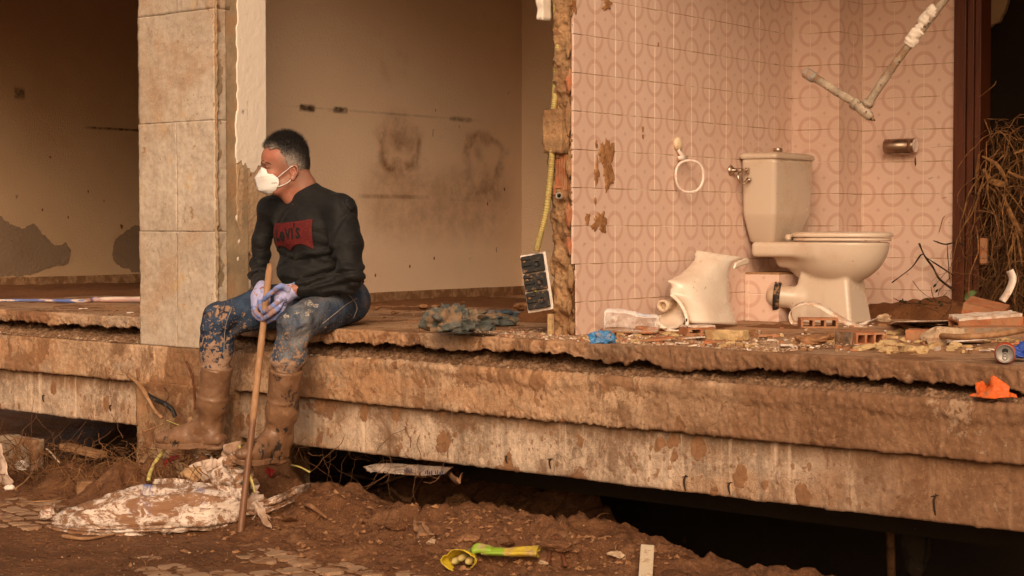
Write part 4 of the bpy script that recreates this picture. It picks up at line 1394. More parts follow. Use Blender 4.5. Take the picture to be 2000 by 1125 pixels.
def cloth_black():
    n = NT('black jersey')
    c = n.mix(n.ramp(n.noise(9, 5, 0.6), 0.35, 0.7), (0.0042, 0.0038, 0.0036), (0.0092, 0.0083, 0.0077))
    sp = n.ramp(n.noise(70, 2, 0.5), 0.765, 0.785)
    c = n.mix(n.math('MULTIPLY', sp, 0.7), c, (0.45, 0.36, 0.28))
    h = n.math('ADD', n.noise(8, 3, 0.5, n.mapv(n.pos, (1, 1, 2.2)), 0.6), n.math('MULTIPLY', n.noise(500, 2), 0.05))
    m = n.fin(c, 0.72, n.bump(h, 0.55, 0.025), 0.35)
    n.b.inputs['Sheen Weight'].default_value = 0.03
    return m
def denim():
    n = NT('muddy faded denim')
    fade = n.attr('fade')['Fac']; mudd = n.attr('mud')['Fac']; rip = n.attr('rip')['Fac']
    c = n.mix(n.ramp(n.noise(11, 6, 0.65), 0.3, 0.7), (0.012, 0.02, 0.042), (0.045, 0.075, 0.13))
    f = n.math('MULTIPLY', fade, n.ramp(n.noise(16, 6, 0.65, n.mapv(n.pos, (1, 1, 0.4))), 0.25, 0.65))
    c = n.mix(f, c, (0.215, 0.225, 0.24))
    c = n.mix(n.math('MULTIPLY', n.ramp(n.noise(7, 6, 0.7), 0.52, 0.72), 0.35), c, (0.22, 0.15, 0.09))
    sp = n.ramp(n.math('ADD', n.noise(34, 6, 0.66, None, 0.2), n.math('MULTIPLY', mudd, 0.3)), 0.72, 0.75)
    sp2 = n.ramp(n.math('ADD', n.noise(95, 3, 0.5), n.math('MULTIPLY', mudd, 0.12)), 0.68, 0.7)
    m = n.math('MAXIMUM', sp, n.math('MULTIPLY', sp2, n.ramp(mudd, 0.02, 0.3)))
    c = n.mix(n.math('MULTIPLY', m, 0.9), c, n.mix(n.noise(40, 3), (0.42, 0.27, 0.18), (0.35, 0.215, 0.135)))
    thr = n.ramp(n.noise(1.0, 3, 0.6, n.mapv(n.pos, (160, 160, 40))), 0.4, 0.55)
    r = n.ramp(n.math('MULTIPLY', rip, n.ramp(n.noise(75, 4), 0.3, 0.6, 0.2, 1.4)), 0.3, 0.5)
    c = n.mix(n.math('MULTIPLY', r, 0.9), c, n.mix(thr, (0.05, 0.06, 0.08), (0.5, 0.44, 0.37)))
    h = n.math('ADD', n.math('ADD', n.noise(17, 5, 0.6, None, 0.6), n.math('MULTIPLY', m, 0.35)), n.math('MULTIPLY', n.noise(380, 2), 0.06))
    return n.fin(c, 0.82, n.bump(h, 0.9, 0.02), 0.25)
def boot_mat():
    n = NT('mud-caked rubber boot')
    c = n.mix(n.ramp(n.noise(8, 5, 0.6), 0.3, 0.7), (0.16, 0.079, 0.039), (0.24, 0.127, 0.067))
    bare = n.ramp(n.math('MULTIPLY', n.noise(26, 6, 0.7, n.mapv(n.pos, (1, 1, 0.5)), 0.4), n.ramp(n.noise(7, 3), 0.4, 0.65, 0.75, 1.12)), 0.565, 0.6)
    c = n.mix(n.math('MULTIPLY', bare, 0.9), c, (0.022, 0.018, 0.016))
    drop = n.ramp(n.noise(50, 5, 0.6), 0.6, 0.66)
    c = n.mix(n.math('MULTIPLY', drop, 0.35), c, (0.4, 0.22, 0.12))
    h = n.math('ADD', n.math('MULTIPLY', bare, -0.3), n.noise(26, 6, 0.6))
    r = n.ramp(n.noise(6, 4), 0.35, 0.65, 0.3, 0.62)
    return n.fin(c, r, n.bump(h, 0.6, 0.008), 0.5)
def glove_mat():
    n = NT('dirty lilac work glove')
    coat = n.attr('coat')['Fac']
    c = n.mix(n.noise(60, 3), (0.36, 0.37, 0.62), (0.46, 0.46, 0.7))
    c = n.mix(coat, c, (0.09, 0.18, 0.5))
    d = n.math('MULTIPLY', n.ramp(n.math('ADD', n.noise(32, 6, 0.65), n.math('MULTIPLY', coat, 0.09)), 0.55, 0.64), 0.85)
    c = n.mix(d, c, (0.36, 0.2, 0.12))
    pr = n.ramp(n.math('MULTIPLY', n.attr('print')['Fac'], n.ramp(n.noise(150, 3), 0.35, 0.6)), 0.3, 0.45)
    c = n.mix(n.math('MULTIPLY', pr, 0.85), c, (0.05, 0.05, 0.07))
    kn = n.noise(240, 2)
    return n.fin(c, 0.8, n.bump(n.math('ADD', n.noise(30, 4), n.math('MULTIPLY', kn, 0.3)), 0.4, 0.004), 0.25)
def skin_mat():
    n = NT('weathered skin')
    red = n.attr('red')['Fac']
    c = n.mix(n.ramp(n.noise(24, 5, 0.6), 0.3, 0.7), (0.27, 0.122, 0.078), (0.35, 0.165, 0.108))
    c = n.mix(n.math('MULTIPLY', red, 0.6), c, (0.46, 0.14, 0.085))
    c = n.mix(n.math('MULTIPLY', n.attr('dark')['Fac'], 0.9), c, (0.05, 0.025, 0.018))
    c = n.mix(n.math('MULTIPLY', n.attr('grey')['Fac'], n.ramp(n.noise(330, 2), 0.4, 0.62, 0.15, 0.75)), c, (0.24, 0.17, 0.135))
    m = n.fin(c, 0.48, n.bump(n.math('ADD', n.noise(160, 3), n.noise(40, 4)), 0.18, 0.003), 0.4)
    n.b.inputs['Subsurface Weight'].default_value = 0.08
    n.b.inputs['Subsurface Radius'].default_value = (0.01, 0.004, 0.002)
    return m
def hair_mat():
    n = NT('short greying hair')
    g = n.attr('grey')['Fac']
    st = n.noise(1.0, 3, 0.6, n.mapv(n.pos, (300, 300, 160)))
    f = n.ramp(n.math('ADD', n.math('MULTIPLY', g, 0.9), n.math('MULTIPLY', n.math('SUBTRACT', st, 0.5), 0.9)), 0.12, 0.75)
    c = n.mix(f, (0.018, 0.014, 0.012), (0.4, 0.335, 0.285))
    return n.fin(c, 0.6, n.bump(st, 0.6, 0.004), 0.3)
M_SHIRT, M_DENIM, M_BOOT, M_GLOVE, M_SKIN, M_HAIR = cloth_black(), denim(), boot_mat(), glove_mat(), skin_mat(), hair_mat()
def mask_mat():
    n = NT('white folded mask')
    uv = n.sep(n.uv())
    dash = n.math('MULTIPLY', n.ramp(n.math('ABSOLUTE', n.math('SUBTRACT', uv[1], 0.40)), 0.006, 0.012, 1, 0), n.math('GREATER_THAN', n.math('FRACT', n.math('MULTIPLY', uv[0], 22)), 0.45))
    c = n.mix(n.math('MULTIPLY', dash, 0.5), (0.83, 0.81, 0.78), (0.4, 0.36, 0.32))
    c = n.mix(n.ramp(n.noise(30, 5), 0.55, 0.75, 0, 0.2), c, (0.62, 0.5, 0.4))
    return n.fin(c, 0.85, n.bump(n.noise(90, 4), 0.25, 0.003), 0.2)
M_MASK = mask_mat()

def set_attr(o, name, vals):
    a = o.data.attributes.new(name, 'FLOAT', 'POINT')
    a.data.foreach_set('value', np.clip(np.asarray(vals, np.float32), 0, 1))
def px_of(V):
    q = np.asarray(V) - np.array(E0)
    f = q @ np.array(CF)
    return 1000 + q[:, 0] / f * FPX, 562.5 - (q @ np.array(CU)) / f * FPX

# joints: picture position and distance n in front of the slab edge
pel = J(648, 582, -0.16)
hipL, hipR = pel + vL * 0.10 - vZ * 0.01, pel - vL * 0.10 - vZ * 0.01
kneeL, kneeR = J(575, 634, 0.245), J(426, 622, 0.25)
btL, btR = J(556, 742, 0.255), J(421, 738, 0.25)       # boot tops
ankL, ankR = J(545, 862, 0.225), J(411, 838, 0.24)
chest, belly, hemc = J(606, 455, -0.045), J(622, 528, -0.09), J(640, 566, -0.13)
neckb = J(590, 388, -0.02)
shL, shR = J(665, 412, -0.055), J(529, 412, -0.045)
elL, elR = J(686, 545, 0.0), J(505, 530, -0.03)
wrL, wrR = J(577, 566, 0.16), J(512, 568, 0.155)
man_parts = {}

# --- sweater
lo = np.min([J(480, 590, -.35), J(480, 590, .3), J(720, 360, .3), J(720, 360, -.35)], 0) - .12
hi = np.max([J(480, 590, -.35), J(480, 590, .3), J(720, 360, .3), J(720, 360, -.35)], 0) + .12
R3 = [vL, vF, vZ]
sd_ = SDF(lo, hi, 0.0065)
sd_.ell(hemc, (0.178, 0.142, 0.09), 0, R3)
sd_.ell(belly + vF * 0.004 - vL * 0.008, (0.180, 0.155, 0.12), 0.04, R3)
sd_.ell(chest - vF * 0.008 - vL * 0.014, (0.192, 0.124, 0.15), 0.05, R3)
sd_.ell(J(612, 425, -0.08), (0.185, 0.105, 0.105), 0.05, R3)
sd_.cone(shR, shL, 0.058, 0.066, 0.04)
sd_.cone(neckb - vF * .03 + vZ * .0, shL + vZ * 0.012, 0.072, 0.052, 0.03)
sd_.cone(neckb - vF * .03 + vZ * .0, shR + vZ * 0.012, 0.072, 0.052, 0.03)
torso_D = sd_.D.copy()
sd_.chain([shL, (shL + elL) / 2 + vL * 0.008, elL], [0.066, 0.064, 0.054], 0.03)
sd_.chain([elL, (elL + wrL) / 2 - vZ * 0.004, wrL + (elL - wrL) * 0.14], [0.054, 0.05, 0.043], 0.018)
sd_.chain([shR, (shR + elR) / 2 - vL * 0.020, elR], [0.056, 0.041, 0.038], 0.016)
sd_.chain([elR, (elR + wrR) / 2, wrR + (elR - wrR) * 0.1], [0.038, 0.039, 0.04], 0.016)
P = sd_.P
# folds: creases under the print, on the sleeves and at the waist
Pz = P[..., 2]
low = np.exp(-((Pz - (belly[2] + 0.06)) / 0.07) ** 2) + 0.8 * np.exp(-((Pz - (belly[2] - 0.06)) / 0.05) ** 2)
near_arm = np.exp(-(np.linalg.norm(P - elL, axis=-1) / 0.12) ** 2) + np.exp(-(np.linalg.norm(P - elR, axis=-1) / 0.12) ** 2)
m = np.abs(sd_.D) < 0.04
q = P[m]
rot = np.stack([q @ vL, q @ vF, q @ vZ + 0.35 * (q @ vL)], -1)
fold = fbm(rot * np.array([4.5, 4.5, 18], np.float32), 2, 401)
fold2 = fbm(np.stack([q @ vL - 0.5 * (q @ vZ), q @ vF, q @ vZ + .6 * (q @ vL)], -1) * np.array([6, 7, 30], np.float32), 2, 402)
d_fold = 0.014 * fold * np.minimum(1, low[m] * .9 + 0.08) + 0.012 * fold2 * np.minimum(1.2, near_arm[m]) + 0.003 * fbm(q * 9, 3, 403)
# drawn creases: (picture points on the front of the body, width, depth)
CR = [([(536, 494), (575, 510), (594, 512)], .008, .009), ([(583, 508), (622, 500), (648, 488)], .009, .010), ([(598, 545), (630, 528), (655, 508)], .010, .011),
      ([(546, 524), (575, 503)], .008, .007), ([(640, 552), (668, 532), (704, 528)], .009, .012), ([(648, 566), (682, 550)], .008, .009), ([(636, 372), (652, 415), (645, 475), (640, 515)], .008, .008),
      ([(492, 522), (512, 514)], .007, .009), ([(490, 540), (514, 532)], .007, .009), ([(682, 440), (692, 500), (686, 520)], .009, .006), ([(560, 408), (545, 440), (538, 470)], .010, .006),
      ([(612, 560), (640, 556), (660, 545)], .007, .008), ([(560, 545), (590, 552), (612, 545)], .008, .007)]
qs, qz = (q - FAn) @ FTn, q[:, 2]
crs = np.zeros(len(q), np.float32)
for pts_, wd_, dp_ in CR:
    cp = [fac_inv(on_fac(x_, y_, 0.05)) for x_, y_ in pts_]
    best = np.full(len(q), 9.0, np.float32)
    for (a0, _, z0_), (a1, _, z1_) in zip(cp[:-1], cp[1:]):
        ex_, ez_ = a1 - a0, z1_ - z0_
        t__ = np.clip(((qs - a0) * ex_ + (qz - z0_) * ez_) / (ex_ * ex_ + ez_ * ez_), 0, 1)
        sgn = np.sign(ex_ * (qz - z0_) - ez_ * (qs - a0))
        d__ = np.hypot(qs - a0 - t__ * ex_, qz - z0_ - t__ * ez_) * sgn
        best = np.where(np.abs(d__) < np.abs(best), d__, best)
    crs += dp_ * np.exp(-(best / wd_) ** 2) - 0.6 * dp_ * np.exp(-((best - 2.0 * wd_) / (1.3 * wd_)) ** 2)
d_fold = d_fold + crs
sd_.D[m] += d_fold; torso_D[m] += d_fold
# wrist openings and hem are cut flat; the neck is a round hole
dl = (wrL - elL) / np.linalg.norm(wrL - elL)
hd = J(560, 322, 0.02)
nc = J(584, 369, -0.03)
cn = -0.26 * vL + 0.34 * vF + vZ; cn /= np.linalg.norm(cn)
c1 = vL - cn * (vL @ cn); c1 /= np.linalg.norm(c1); c2 = np.cross(cn, c1)
sd_.ell(nc + cn * 0.03, (0.083, 0.088, 0.05), 0.006, [c1, c2, cn], cut=True)
V, F = sd_.mesh_vf()
V = smooth_vf(V, F, 2, 0.4)
body = bpy.data.objects.new('person', None)   # replaced below by the skin mesh
bpy.data.objects.remove(body)

# --- skin: head, neck, forearms in one continuous figure with the trunk under the clothes
HS = 1 / 459.0
hf = np.array([-0.985, -0.17, 0]); hf /= np.linalg.norm(hf)
hu = np.array([0, 0, 1.0]); hs = np.array([hf[1] * -1, hf[0], 0]) * 1.0
hs = np.array([-0.17, 0.985, 0]); hs = np.array([0.17, -0.985, 0]) / np.linalg.norm([0.17, 0.985])   # towards the camera: his left side
tl = math.radians(4)
hf2 = hf * math.cos(tl) - hu * math.sin(tl); hu2 = hu * math.cos(tl) + hf * math.sin(tl)
HR = [hf2, hs, hu2]
def HP(px, py, s=0.0):
    """point of the head: picture position of the profile, s metres from the mid-plane towards the camera"""
    base = on_plane(px, py, Vector(hd), Vector(hs))
    return np.array(base) + hs * s - 0.0 * hf
lo2 = np.minimum(np.minimum(elL, elR), np.minimum(pel, hd)) - 0.17
hi2 = np.maximum(np.maximum(shL, elL), np.maximum(hd, pel)) + 0.17
# head at fine resolution
h = SDF(hd - 0.155 - np.array([0, 0, 0.13]), hd + np.array([0.175, 0.155, 0.155]), 0.0028)
h.ell(HP(560, 311), (0.092, 0.074, 0.096), 0, HR)
h.ell(HP(545, 308), (0.076, 0.064, 0.066), 0.02, HR)
h.ell(HP(536, 345), (0.056, 0.056, 0.062), 0.03, HR)
h.ell(HP(528, 367), (0.030, 0.034, 0.024), 0.025, HR)
for sg in (1, -1):
    h.ell(HP(514, 319, sg * 0.026), (0.008, 0.024, 0.0075), 0.012, HR)                     # brow
    h.ell(HP(530, 341, sg * 0.040), (0.024, 0.013, 0.014), 0.018, HR)                       # cheekbone
    h.cone(HP(575, 350, sg * 0.052), HP(540, 371, sg * 0.034), 0.018, 0.02, 0.025)          # jaw
    h.ell(HP(521, 327.5, sg * 0.033), (0.013, 0.0165, 0.0085), 0.010, HR, cut=True)         # socket
    h.ell(HP(525, 328, sg * 0.030), (0.0125, 0.0125, 0.0125), 0.003, HR)                    # eyeball under lids
    h.cone(HP(518, 324.2, sg * 0.022), HP(529, 326.5, sg * 0.046), 0.0042, 0.0036, 0.004)    # upper lid
    h.cone(HP(518, 331.5, sg * 0.022), HP(529, 331, sg * 0.045), 0.0032, 0.003, 0.004)      # lower lid
h.cone(HP(515.5, 325), HP(507.5, 341), 0.0095, 0.011, 0.012)                                      # nose
h.ell(HP(508, 342), (0.012, 0.012, 0.010), 0.008, HR)
for sg in (1, -1): h.ell(HP(512, 344, sg * 0.012), (0.009, 0.008, 0.008), 0.006, HR)
h.ell(HP(512, 356), (0.012, 0.026, 0.0055), 0.008, HR); h.ell(HP(513, 360), (0.011, 0.022, 0.006), 0.006, HR)   # lips
nk0, nk1 = HP(581, 345), neckb + np.array([0.012, 0.015, -0.03])
h.cone(nk0, nk1, 0.056, 0.058, 0.03)
h.cone(HP(550, 370, 0.014), HP(572, 390, 0.005), 0.028, 0.036, 0.03)                           # throat
h.cone(HP(583, 350, 0.046), HP(563, 388, 0.02), 0.010, 0.010, 0.016)                         # neck tendon
h.ell(HP(594, 366, 0.0), (0.055, 0.062, 0.05), 0.03, HR)
# ear (near side and far side)
for sg in (1, -1):
    pts = [(569, 345), (565, 334), (567, 326.5), (573, 324), (578.5, 328), (579, 336), (575.5, 345), (571, 351.5), (566.5, 350.5)]
    sk = [0.070, 0.071, 0.074, 0.079, 0.083, 0.083, 0.078, 0.073, 0.070]
    EP = spline([HP(x, y, sg * s_) for (x, y), s_ in zip(pts, sk)], 22)
    h.chain([np.array(p) for p in EP], [0.0042] * 22, 0.003)
    h.ell(HP(572, 337, sg * 0.071), (0.014, 0.006, 0.024), 0.005, HR)
    h.ell(HP(568.5, 349, sg * 0.072), (0.0085, 0.006, 0.008), 0.004, HR)
    h.ell(HP(570.5, 336, sg * 0.079), (0.0065, 0.007, 0.012), 0.003, HR, cut=True)
hV, hF = h.mesh_vf()
hV = smooth_vf(hV, hF, 1, 0.4)
# keep the head down to the collar; a coarse trunk continues it inside the clothes
b = SDF(lo2, hi2, 0.011)
b.cone(nk1 - vF * .015, chest - vF * .03, 0.05, 0.06, 0.02)
b.ell(chest - vF * .025, (0.13, 0.07, 0.10), 0.03, R3)
b.ell(belly, (0.13, 0.1, 0.1), 0.04, R3)
b.ell(pel, (0.13, 0.09, 0.08), 0.04, R3)
b.cone(shR, shL, 0.028, 0.028, 0.02)
for a_, e_, w_ in ((shL, elL, wrL), (shR, elR, wrR)):
    b.chain([a_, e_], [0.03, 0.02], 0.02)
    b.chain([e_, (e_ + w_) / 2, w_ + (w_ - e_) * 0.12], [0.02, 0.024, 0.029], 0.01)
bV, bF = b.mesh_vf()
skinV = np.concatenate([hV, bV]); skinF = np.concatenate([hF, bF + len(hV)])
person = mesh('person', skinV, skinF, M_SKIN)
tag(person, 'masked man in black sweatshirt, jeans and muddy boots sitting on the slab edge', 'person')
sx, sy = px_of(skinV)
nose_l = np.maximum(np.exp(-(((sx - 530) / 26) ** 2 + ((sy - 300) / 16) ** 2)), np.exp(-(((sx - 533) / 16) ** 2 + ((sy - 340) / 10) ** 2)))
nose_l = np.maximum(nose_l, 0.7 * np.exp(-(((sx - 572) / 9) ** 2 + ((sy - 335) / 14) ** 2)))
set_attr(person, 'red', nose_l + 0.5 * (skinV[:, 2] < hd[2] - .1))
s_loc = (skinV - hd) @ hs
dk_ = np.exp(-(((sx - 523) / 6.5) ** 2 + ((sy - 328.3) / 1.5) ** 2)) * 1.0
set_attr(person, 'dark', dk_)
gr = sstep(0, 1, 1 - np.hypot((sx - 560) / 22, (sy - 308) / 26)) + 0.8 * sstep(0, 1, 1 - np.hypot((sx - 590) / 20, (sy - 345) / 14))
gr = gr * (np.abs(s_loc) > 0.03)
set_attr(person, 'grey', gr * 1.3)

# hair: cap that hugs the skull, longest on top, cropped at the sides
hh = SDF(hd - 0.125 - np.array([0, 0, 0.06]), hd + np.array([0.14, 0.14, 0.15]), 0.0028)
hh.ell(HP(560, 311), (0.0965, 0.0775, 0.1005), 0, HR)
hh.ell(HP(546, 306), (0.078, 0.067, 0.071), 0.02, HR)
hh.ell(HP(560, 300), (0.082, 0.062, 0.09), 0.02, HR)
hh.cone(HP(580, 325), HP(585, 348), 0.045, 0.036, 0.03)
Ph = hh.P - hd
f_, u_, s__ = Ph @ hf2, Ph @ hu2, np.abs(Ph @ hs)
fx = 557 - f_ / HS; uy = 322 - u_ / HS             # same scale as the picture, in head coordinates
# hairline height (picture y) along the profile x
line = np.interp(fx, [505, 519, 528, 540, 549, 556, 562, 566, 574, 582, 590, 604, 620], [276, 284, 288, 291, 300, 318, 332, 327, 324, 338, 352, 358, 360])
line = line + 5.0 * fbm(np.stack([fx / 6, uy / 6, s__ * 60], -1), 2, 431)
hh.D = np.maximum(hh.D, (uy - line) * HS * 0.8)
mm = np.abs(hh.D) < 0.02
topness = np.clip((300 - uy[mm]) / 25, 0, 1)
hh.D[mm] += (0.0012 + 0.0025 * topness) * fbm(hh.P[mm] * 130, 3, 432) - 0.002 * topness
V2, F2 = hh.mesh_vf()
hair = mesh('hair', V2, F2, M_HAIR, person)
# short bristles standing out of the cap
hp = V2 - hd
fxx, uyy = 557 - (hp @ hf2) / HS, 322 - (hp @ hu2) / HS
nr = np.zeros_like(V2)
fn = np.cross(V2[F2[:, 1]] - V2[F2[:, 0]], V2[F2[:, 2]] - V2[F2[:, 0]])
for k in range(4): np.add.at(nr, F2[:, k], fn)
nr /= np.maximum(np.linalg.norm(nr, axis=1)[:, None], 1e-9)
outw = (nr * hp).sum(1) > 0
cand = np.where(outw)[0]
rh = np.random.default_rng(5)
pick = rh.choice(cand, min(len(cand), 15000), replace=False)
SV, SF = [], []
grey_h = lambda fx, uy: np.clip(0.85 * np.clip((uy - 284) / 42, 0, 1) * np.clip((606 - fx) / 38, 0.05, 1) + 0.6 * np.exp(-((fx - 528) / 16) ** 2) * np.clip((uy - 270) / 14, 0, 1), 0, 0.85)
gs = []
for i in pick:
    tp = float(np.clip((306 - uyy[i]) / 30, 0, 1))
    ln = 0.005 + 0.015 * tp * rh.uniform(.6, 1.3)
    d = nr[i] * 0.8 + hf2 * 0.35 * tp - hu2 * 0.45 * (1 - tp) - hf2 * .3 * (1 - tp) + rh.normal(size=3) * 0.28 + hu2 * 0.25 * tp
    d /= np.linalg.norm(d)
    sd2 = np.cross(d, rh.normal(size=3)); sd2 /= np.linalg.norm(sd2)
    p = V2[i]
    b_ = len(SV)
    SV += [p - sd2 * 0.0005 - nr[i] * .001, p + sd2 * 0.0005 - nr[i] * .001, p + d * ln]
    SF.append((b_, b_ + 1, b_ + 2))
    g_ = float(grey_h(fxx[i], uyy[i])) * rh.choice([0.1, 0.6, 1.5]); gs += [g_] * 3
strands = mesh('hair_bristles', SV, SF, M_HAIR, person, False)
strands['kind'] = 'stuff'
set_attr(hair, 'grey', grey_h(fxx, uyy))
set_attr(strands, 'grey', gs)
# eyebrow on the near side (and far side)
M_BROW = plain('dark brow', (0.045, 0.028, 0.02), 0.8)
for sg in (1,):
    EV = []
    pts = spline([HP(511.5, 320.0, sg * 0.014), HP(515.5, 317.6, sg * 0.028), HP(524, 319.0, sg * 0.046), HP(530, 322.0, sg * 0.054)], 9)
    br = BVHTree.FromPolygons([Vector(v) for v in hV.tolist()], hF.tolist())
    q = []
    for p in pts:
        loc, nrm, _, _ = br.find_nearest(p)
        q.append(loc + nrm * 0.0004)
    tube('eyebrow', q, [0.0012, 0.0022, 0.0026, 0.0026, 0.0024, 0.0022, 0.0019, 0.0015, 0.0008], M_BROW, person, 6)

# mask with its centre fold and side panels
rid = [(511, 326.5), (506.5, 333), (501.5, 340.5), (496.8, 347.5), (498.5, 356), (501.2, 365), (504, 373), (518, 378.5)]
edg = [(514, 327.5, .018), (522, 333.5, .042), (532, 341, .060), (542, 349, .071), (544, 356, .0715), (542.5, 364, .068), (539, 371, .058), (531, 378.5, .036)]
def polyline(pts, n_):
    P_ = [Vector(p) for p in pts]
    d_ = np.cumsum([0] + [(P_[i + 1] - P_[i]).length for i in range(len(P_) - 1)])
    t_ = np.linspace(0, d_[-1], n_)
    A_ = np.array(P_)
    return [Vector([float(np.interp(x, d_, A_[:, k])) for k in range(3)]) for x in t_]
rs = polyline([HP(x, y, 0) for x, y in rid], 29)
MV, MUV = [], []
cols = 13
for sg in (1, -1):
    es = polyline([HP(x, y, sg * s_) for x, y, s_ in edg], 29)
    for i, (a, e) in enumerate(zip(rs, es)):
        tt = i / 28
        for k in range(cols):
            f = k / (cols - 1)
            bulge = math.sin(f * math.pi) * (0.017 - 0.008 * tt)
            p = a.lerp(e, f) + Vector(hs) * (sg * bulge) + Vector(hf2) * (0.35 * bulge)
            cre = 0.0012 * math.exp(-((tt - 0.40 - 0.02 * f) / 0.014) ** 2) + 0.001 * math.exp(-((tt - 0.22 - 0.1 * f) / 0.02) ** 2) + 0.001 * math.exp(-((tt - 0.86 + 0.08 * f) / 0.02) ** 2)
            p = p - Vector(hs) * sg * cre + Vector(hs) * sg * 0.0008 * float(vnoise(np.array([tt * 9, f * 5, sg]), 7))
            MV.append(p); MUV.append((f, tt))
n1 = 29 * cols
MF = grid_faces(29, cols).tolist() + [[x + n1 for x in q[::-1]] for q in grid_faces(29, cols).tolist()]
mask = mesh('face_mask', MV, MF, M_MASK, person, True, MUV)
so = mask.modifiers.new('solid', 'SOLIDIFY'); so.thickness = 0.0012; so.offset = 0
M_ELAST = plain('white elastic', (0.85, 0.82, 0.78), 0.8)
bvh_h = BVHTree.FromPolygons([Vector(v) for v in hV.tolist()], hF.tolist())
for sg in (1, -1):
    for pts in ([(541, 348, .0665), (550, 340, .075), (559, 333, .080), (566, 327.5, .082), (572, 325, .079)],
                [(541, 365.5, .064), (549, 363, .069), (558, 359, .073), (564, 354.5, .075), (568, 350, .071)]):
        tube('ear_loop', spline([HP(x, y, sg * s_) for x, y, s_ in pts], 14), 0.0016, M_ELAST, mask, 6)
# printed mark on the mask
def text_vf(txt, size, bold=0.0, res=2):
    cu = bpy.data.curves.new('txt', 'FONT')
    cu.body = txt; cu.size = size; cu.align_x = 'CENTER'; cu.align_y = 'CENTER'
    cu.offset = bold; cu.resolution_u = res
    o = bpy.data.objects.new('txt', cu)
    COL.objects.link(o)
    bpy.context.view_layer.update()
    me = o.evaluated_get(bpy.context.evaluated_depsgraph_get()).to_mesh()
    V = [v.co.copy() for v in me.vertices]
    F = [tuple(p.vertices) for p in me.polygons]
    bpy.data.objects.remove(o); bpy.data.curves.remove(cu)
    return V, F
def subdiv_vf(V, F, maxlen):
    bm = bmesh.new()
    vv = [bm.verts.new(v) for v in V]
    for f in F:
        try: bm.faces.new([vv[i] for i in f])
        except ValueError: pass
    bmesh.ops.triangulate(bm, faces=bm.faces[:])
    for _ in range(5):
        e = [e for e in bm.edges if e.calc_length() > maxlen]
        if not e: break
        bmesh.ops.subdivide_edges(bm, edges=e, cuts=1)
        bmesh.ops.triangulate(bm, faces=bm.faces[:])
    V = [v.co.copy() for v in bm.verts]; bm.verts.index_update()
    F = [tuple(v.index for v in f.verts) for f in bm.faces]
    bm.free()
    return V, F
def project_on(tree, V, org, ax, ay, nrm, off):
    """lay flat artwork (x, y) on a surface, along -nrm"""
    out = []
    for v in V:
        p = Vector(org) + Vector(ax) * v.x + Vector(ay) * v.y + Vector(nrm) * 0.25
        hit = tree.ray_cast(p, -Vector(nrm))
        out.append((hit[0] + Vector(nrm) * off) if hit[0] is not None else p - Vector(nrm) * 0.25)
    return out
mt = BVHTree.FromPolygons([Vector(v) for v in MV], MF)
tv, tf = text_vf('KN95', 0.0095, 0.0002)
M_INK = plain('grey mask print', (0.3, 0.27, 0.25), 0.8)
mesh('mask_print', project_on(mt, tv, HP(534.5, 358.3, 0.06), -hf2, hu2, hs, 0.0014), tf, M_INK, mask, False)

# sweater object, its print
V_SH, F_SH = V, F
sweater = mesh('sweatshirt', V, F, M_SHIRT, person)
ts = BVHTree.FromPolygons([Vector(v) for v in V.tolist()], F.tolist())
# ribbed collar
cc = neckb + vZ * 0.02 + vF * 0.012
ring = []
for i in range(40):
    t_ = 2 * math.pi * i / 40
    d = c1 * math.cos(t_) * 0.078 + c2 * math.sin(t_) * 0.083
    p = Vector(nc + d + cn * 0.006)
    loc = ts.find_nearest(p)[0]
    ring.append(loc)
ringS = ring
for _ in range(8): ringS = [(ringS[i - 1] + ringS[i] * 2 + ringS[(i + 1) % 40]) / 4 for i in range(40)]
tube('collar', ringS + [ringS[0]], 0.0062, M_SHIRT, sweater, 8, False)
M_RED = NT('red shirt print')
_c = M_RED.mix(M_RED.ramp(M_RED.noise(120, 4), 0.35, 0.7), (0.085, 0.009, 0.009), (0.14, 0.016, 0.015))
_c = M_RED.mix(M_RED.ramp(M_RED.noise(60, 3), 0.72, 0.76), _c, (0.5, 0.3, 0.22))
M_RED = M_RED.fin(_c, 0.75, M_RED.bump(M_RED.noise(220, 3), 0.2, 0.002), 0.25)
M_BLACKP = plain('black shirt print', (0.012, 0.009, 0.009), 0.85)
tV, tF = surface_nets(torso_D, sd_.lo, sd_.h)
tV = smooth_vf(tV, tF, 14, 0.5)
ts = BVHTree.FromPolygons([Vector(v) for v in tV.tolist()], tF.tolist())
# logo corners in the picture give its plane on the chest
la_, lb_ = np.array(on_fac(522, 448, 0.07)), np.array(on_fac(602, 440, 0.07))
lc = np.array(on_fac(562, 461, 0.07))
ax_l = (lb_ - la_); Wd = np.linalg.norm(ax_l) ; ax_l /= Wd
nr_l = vF + np.array([0.12, -0.25, 0.0]); nr_l /= np.linalg.norm(nr_l)
ay_l = np.cross(nr_l, ax_l); ay_l /= np.linalg.norm(ay_l)
if ay_l[2] < 0: ay_l = -ay_l
Hl = 0.128
ucols, vrows = 49, 21
LV, LF = [], []
for i in range(ucols):
    x = -1 + 2 * i / (ucols - 1)
    topy = 0.5 - 0.045 * (1 - x * x)
    boty = -0.20 - 0.30 * (abs(x) ** 1.0 < 0.0)
    ax_ = abs(x)
    # two rounded scallops meeting in a point at the middle and dropping at both ends
    boty = -0.5 + 0.20 * math.sin(math.pi * min(1, ax_ / 0.98)) ** 0.8
    for j in range(vrows):
        y = boty + (topy - boty) * j / (vrows - 1)
        LV.append(Vector((x * Wd * 0.5 * (1.0 + 0.05 * (y)), y * Hl, 0)))
LF = grid_faces(ucols, vrows).tolist()
tfull = BVHTree.FromPolygons([Vector(v) for v in V_SH.tolist()], F_SH.tolist())
PL = project_on(ts, LV, lc, ax_l, ay_l, nr_l, 0.006)
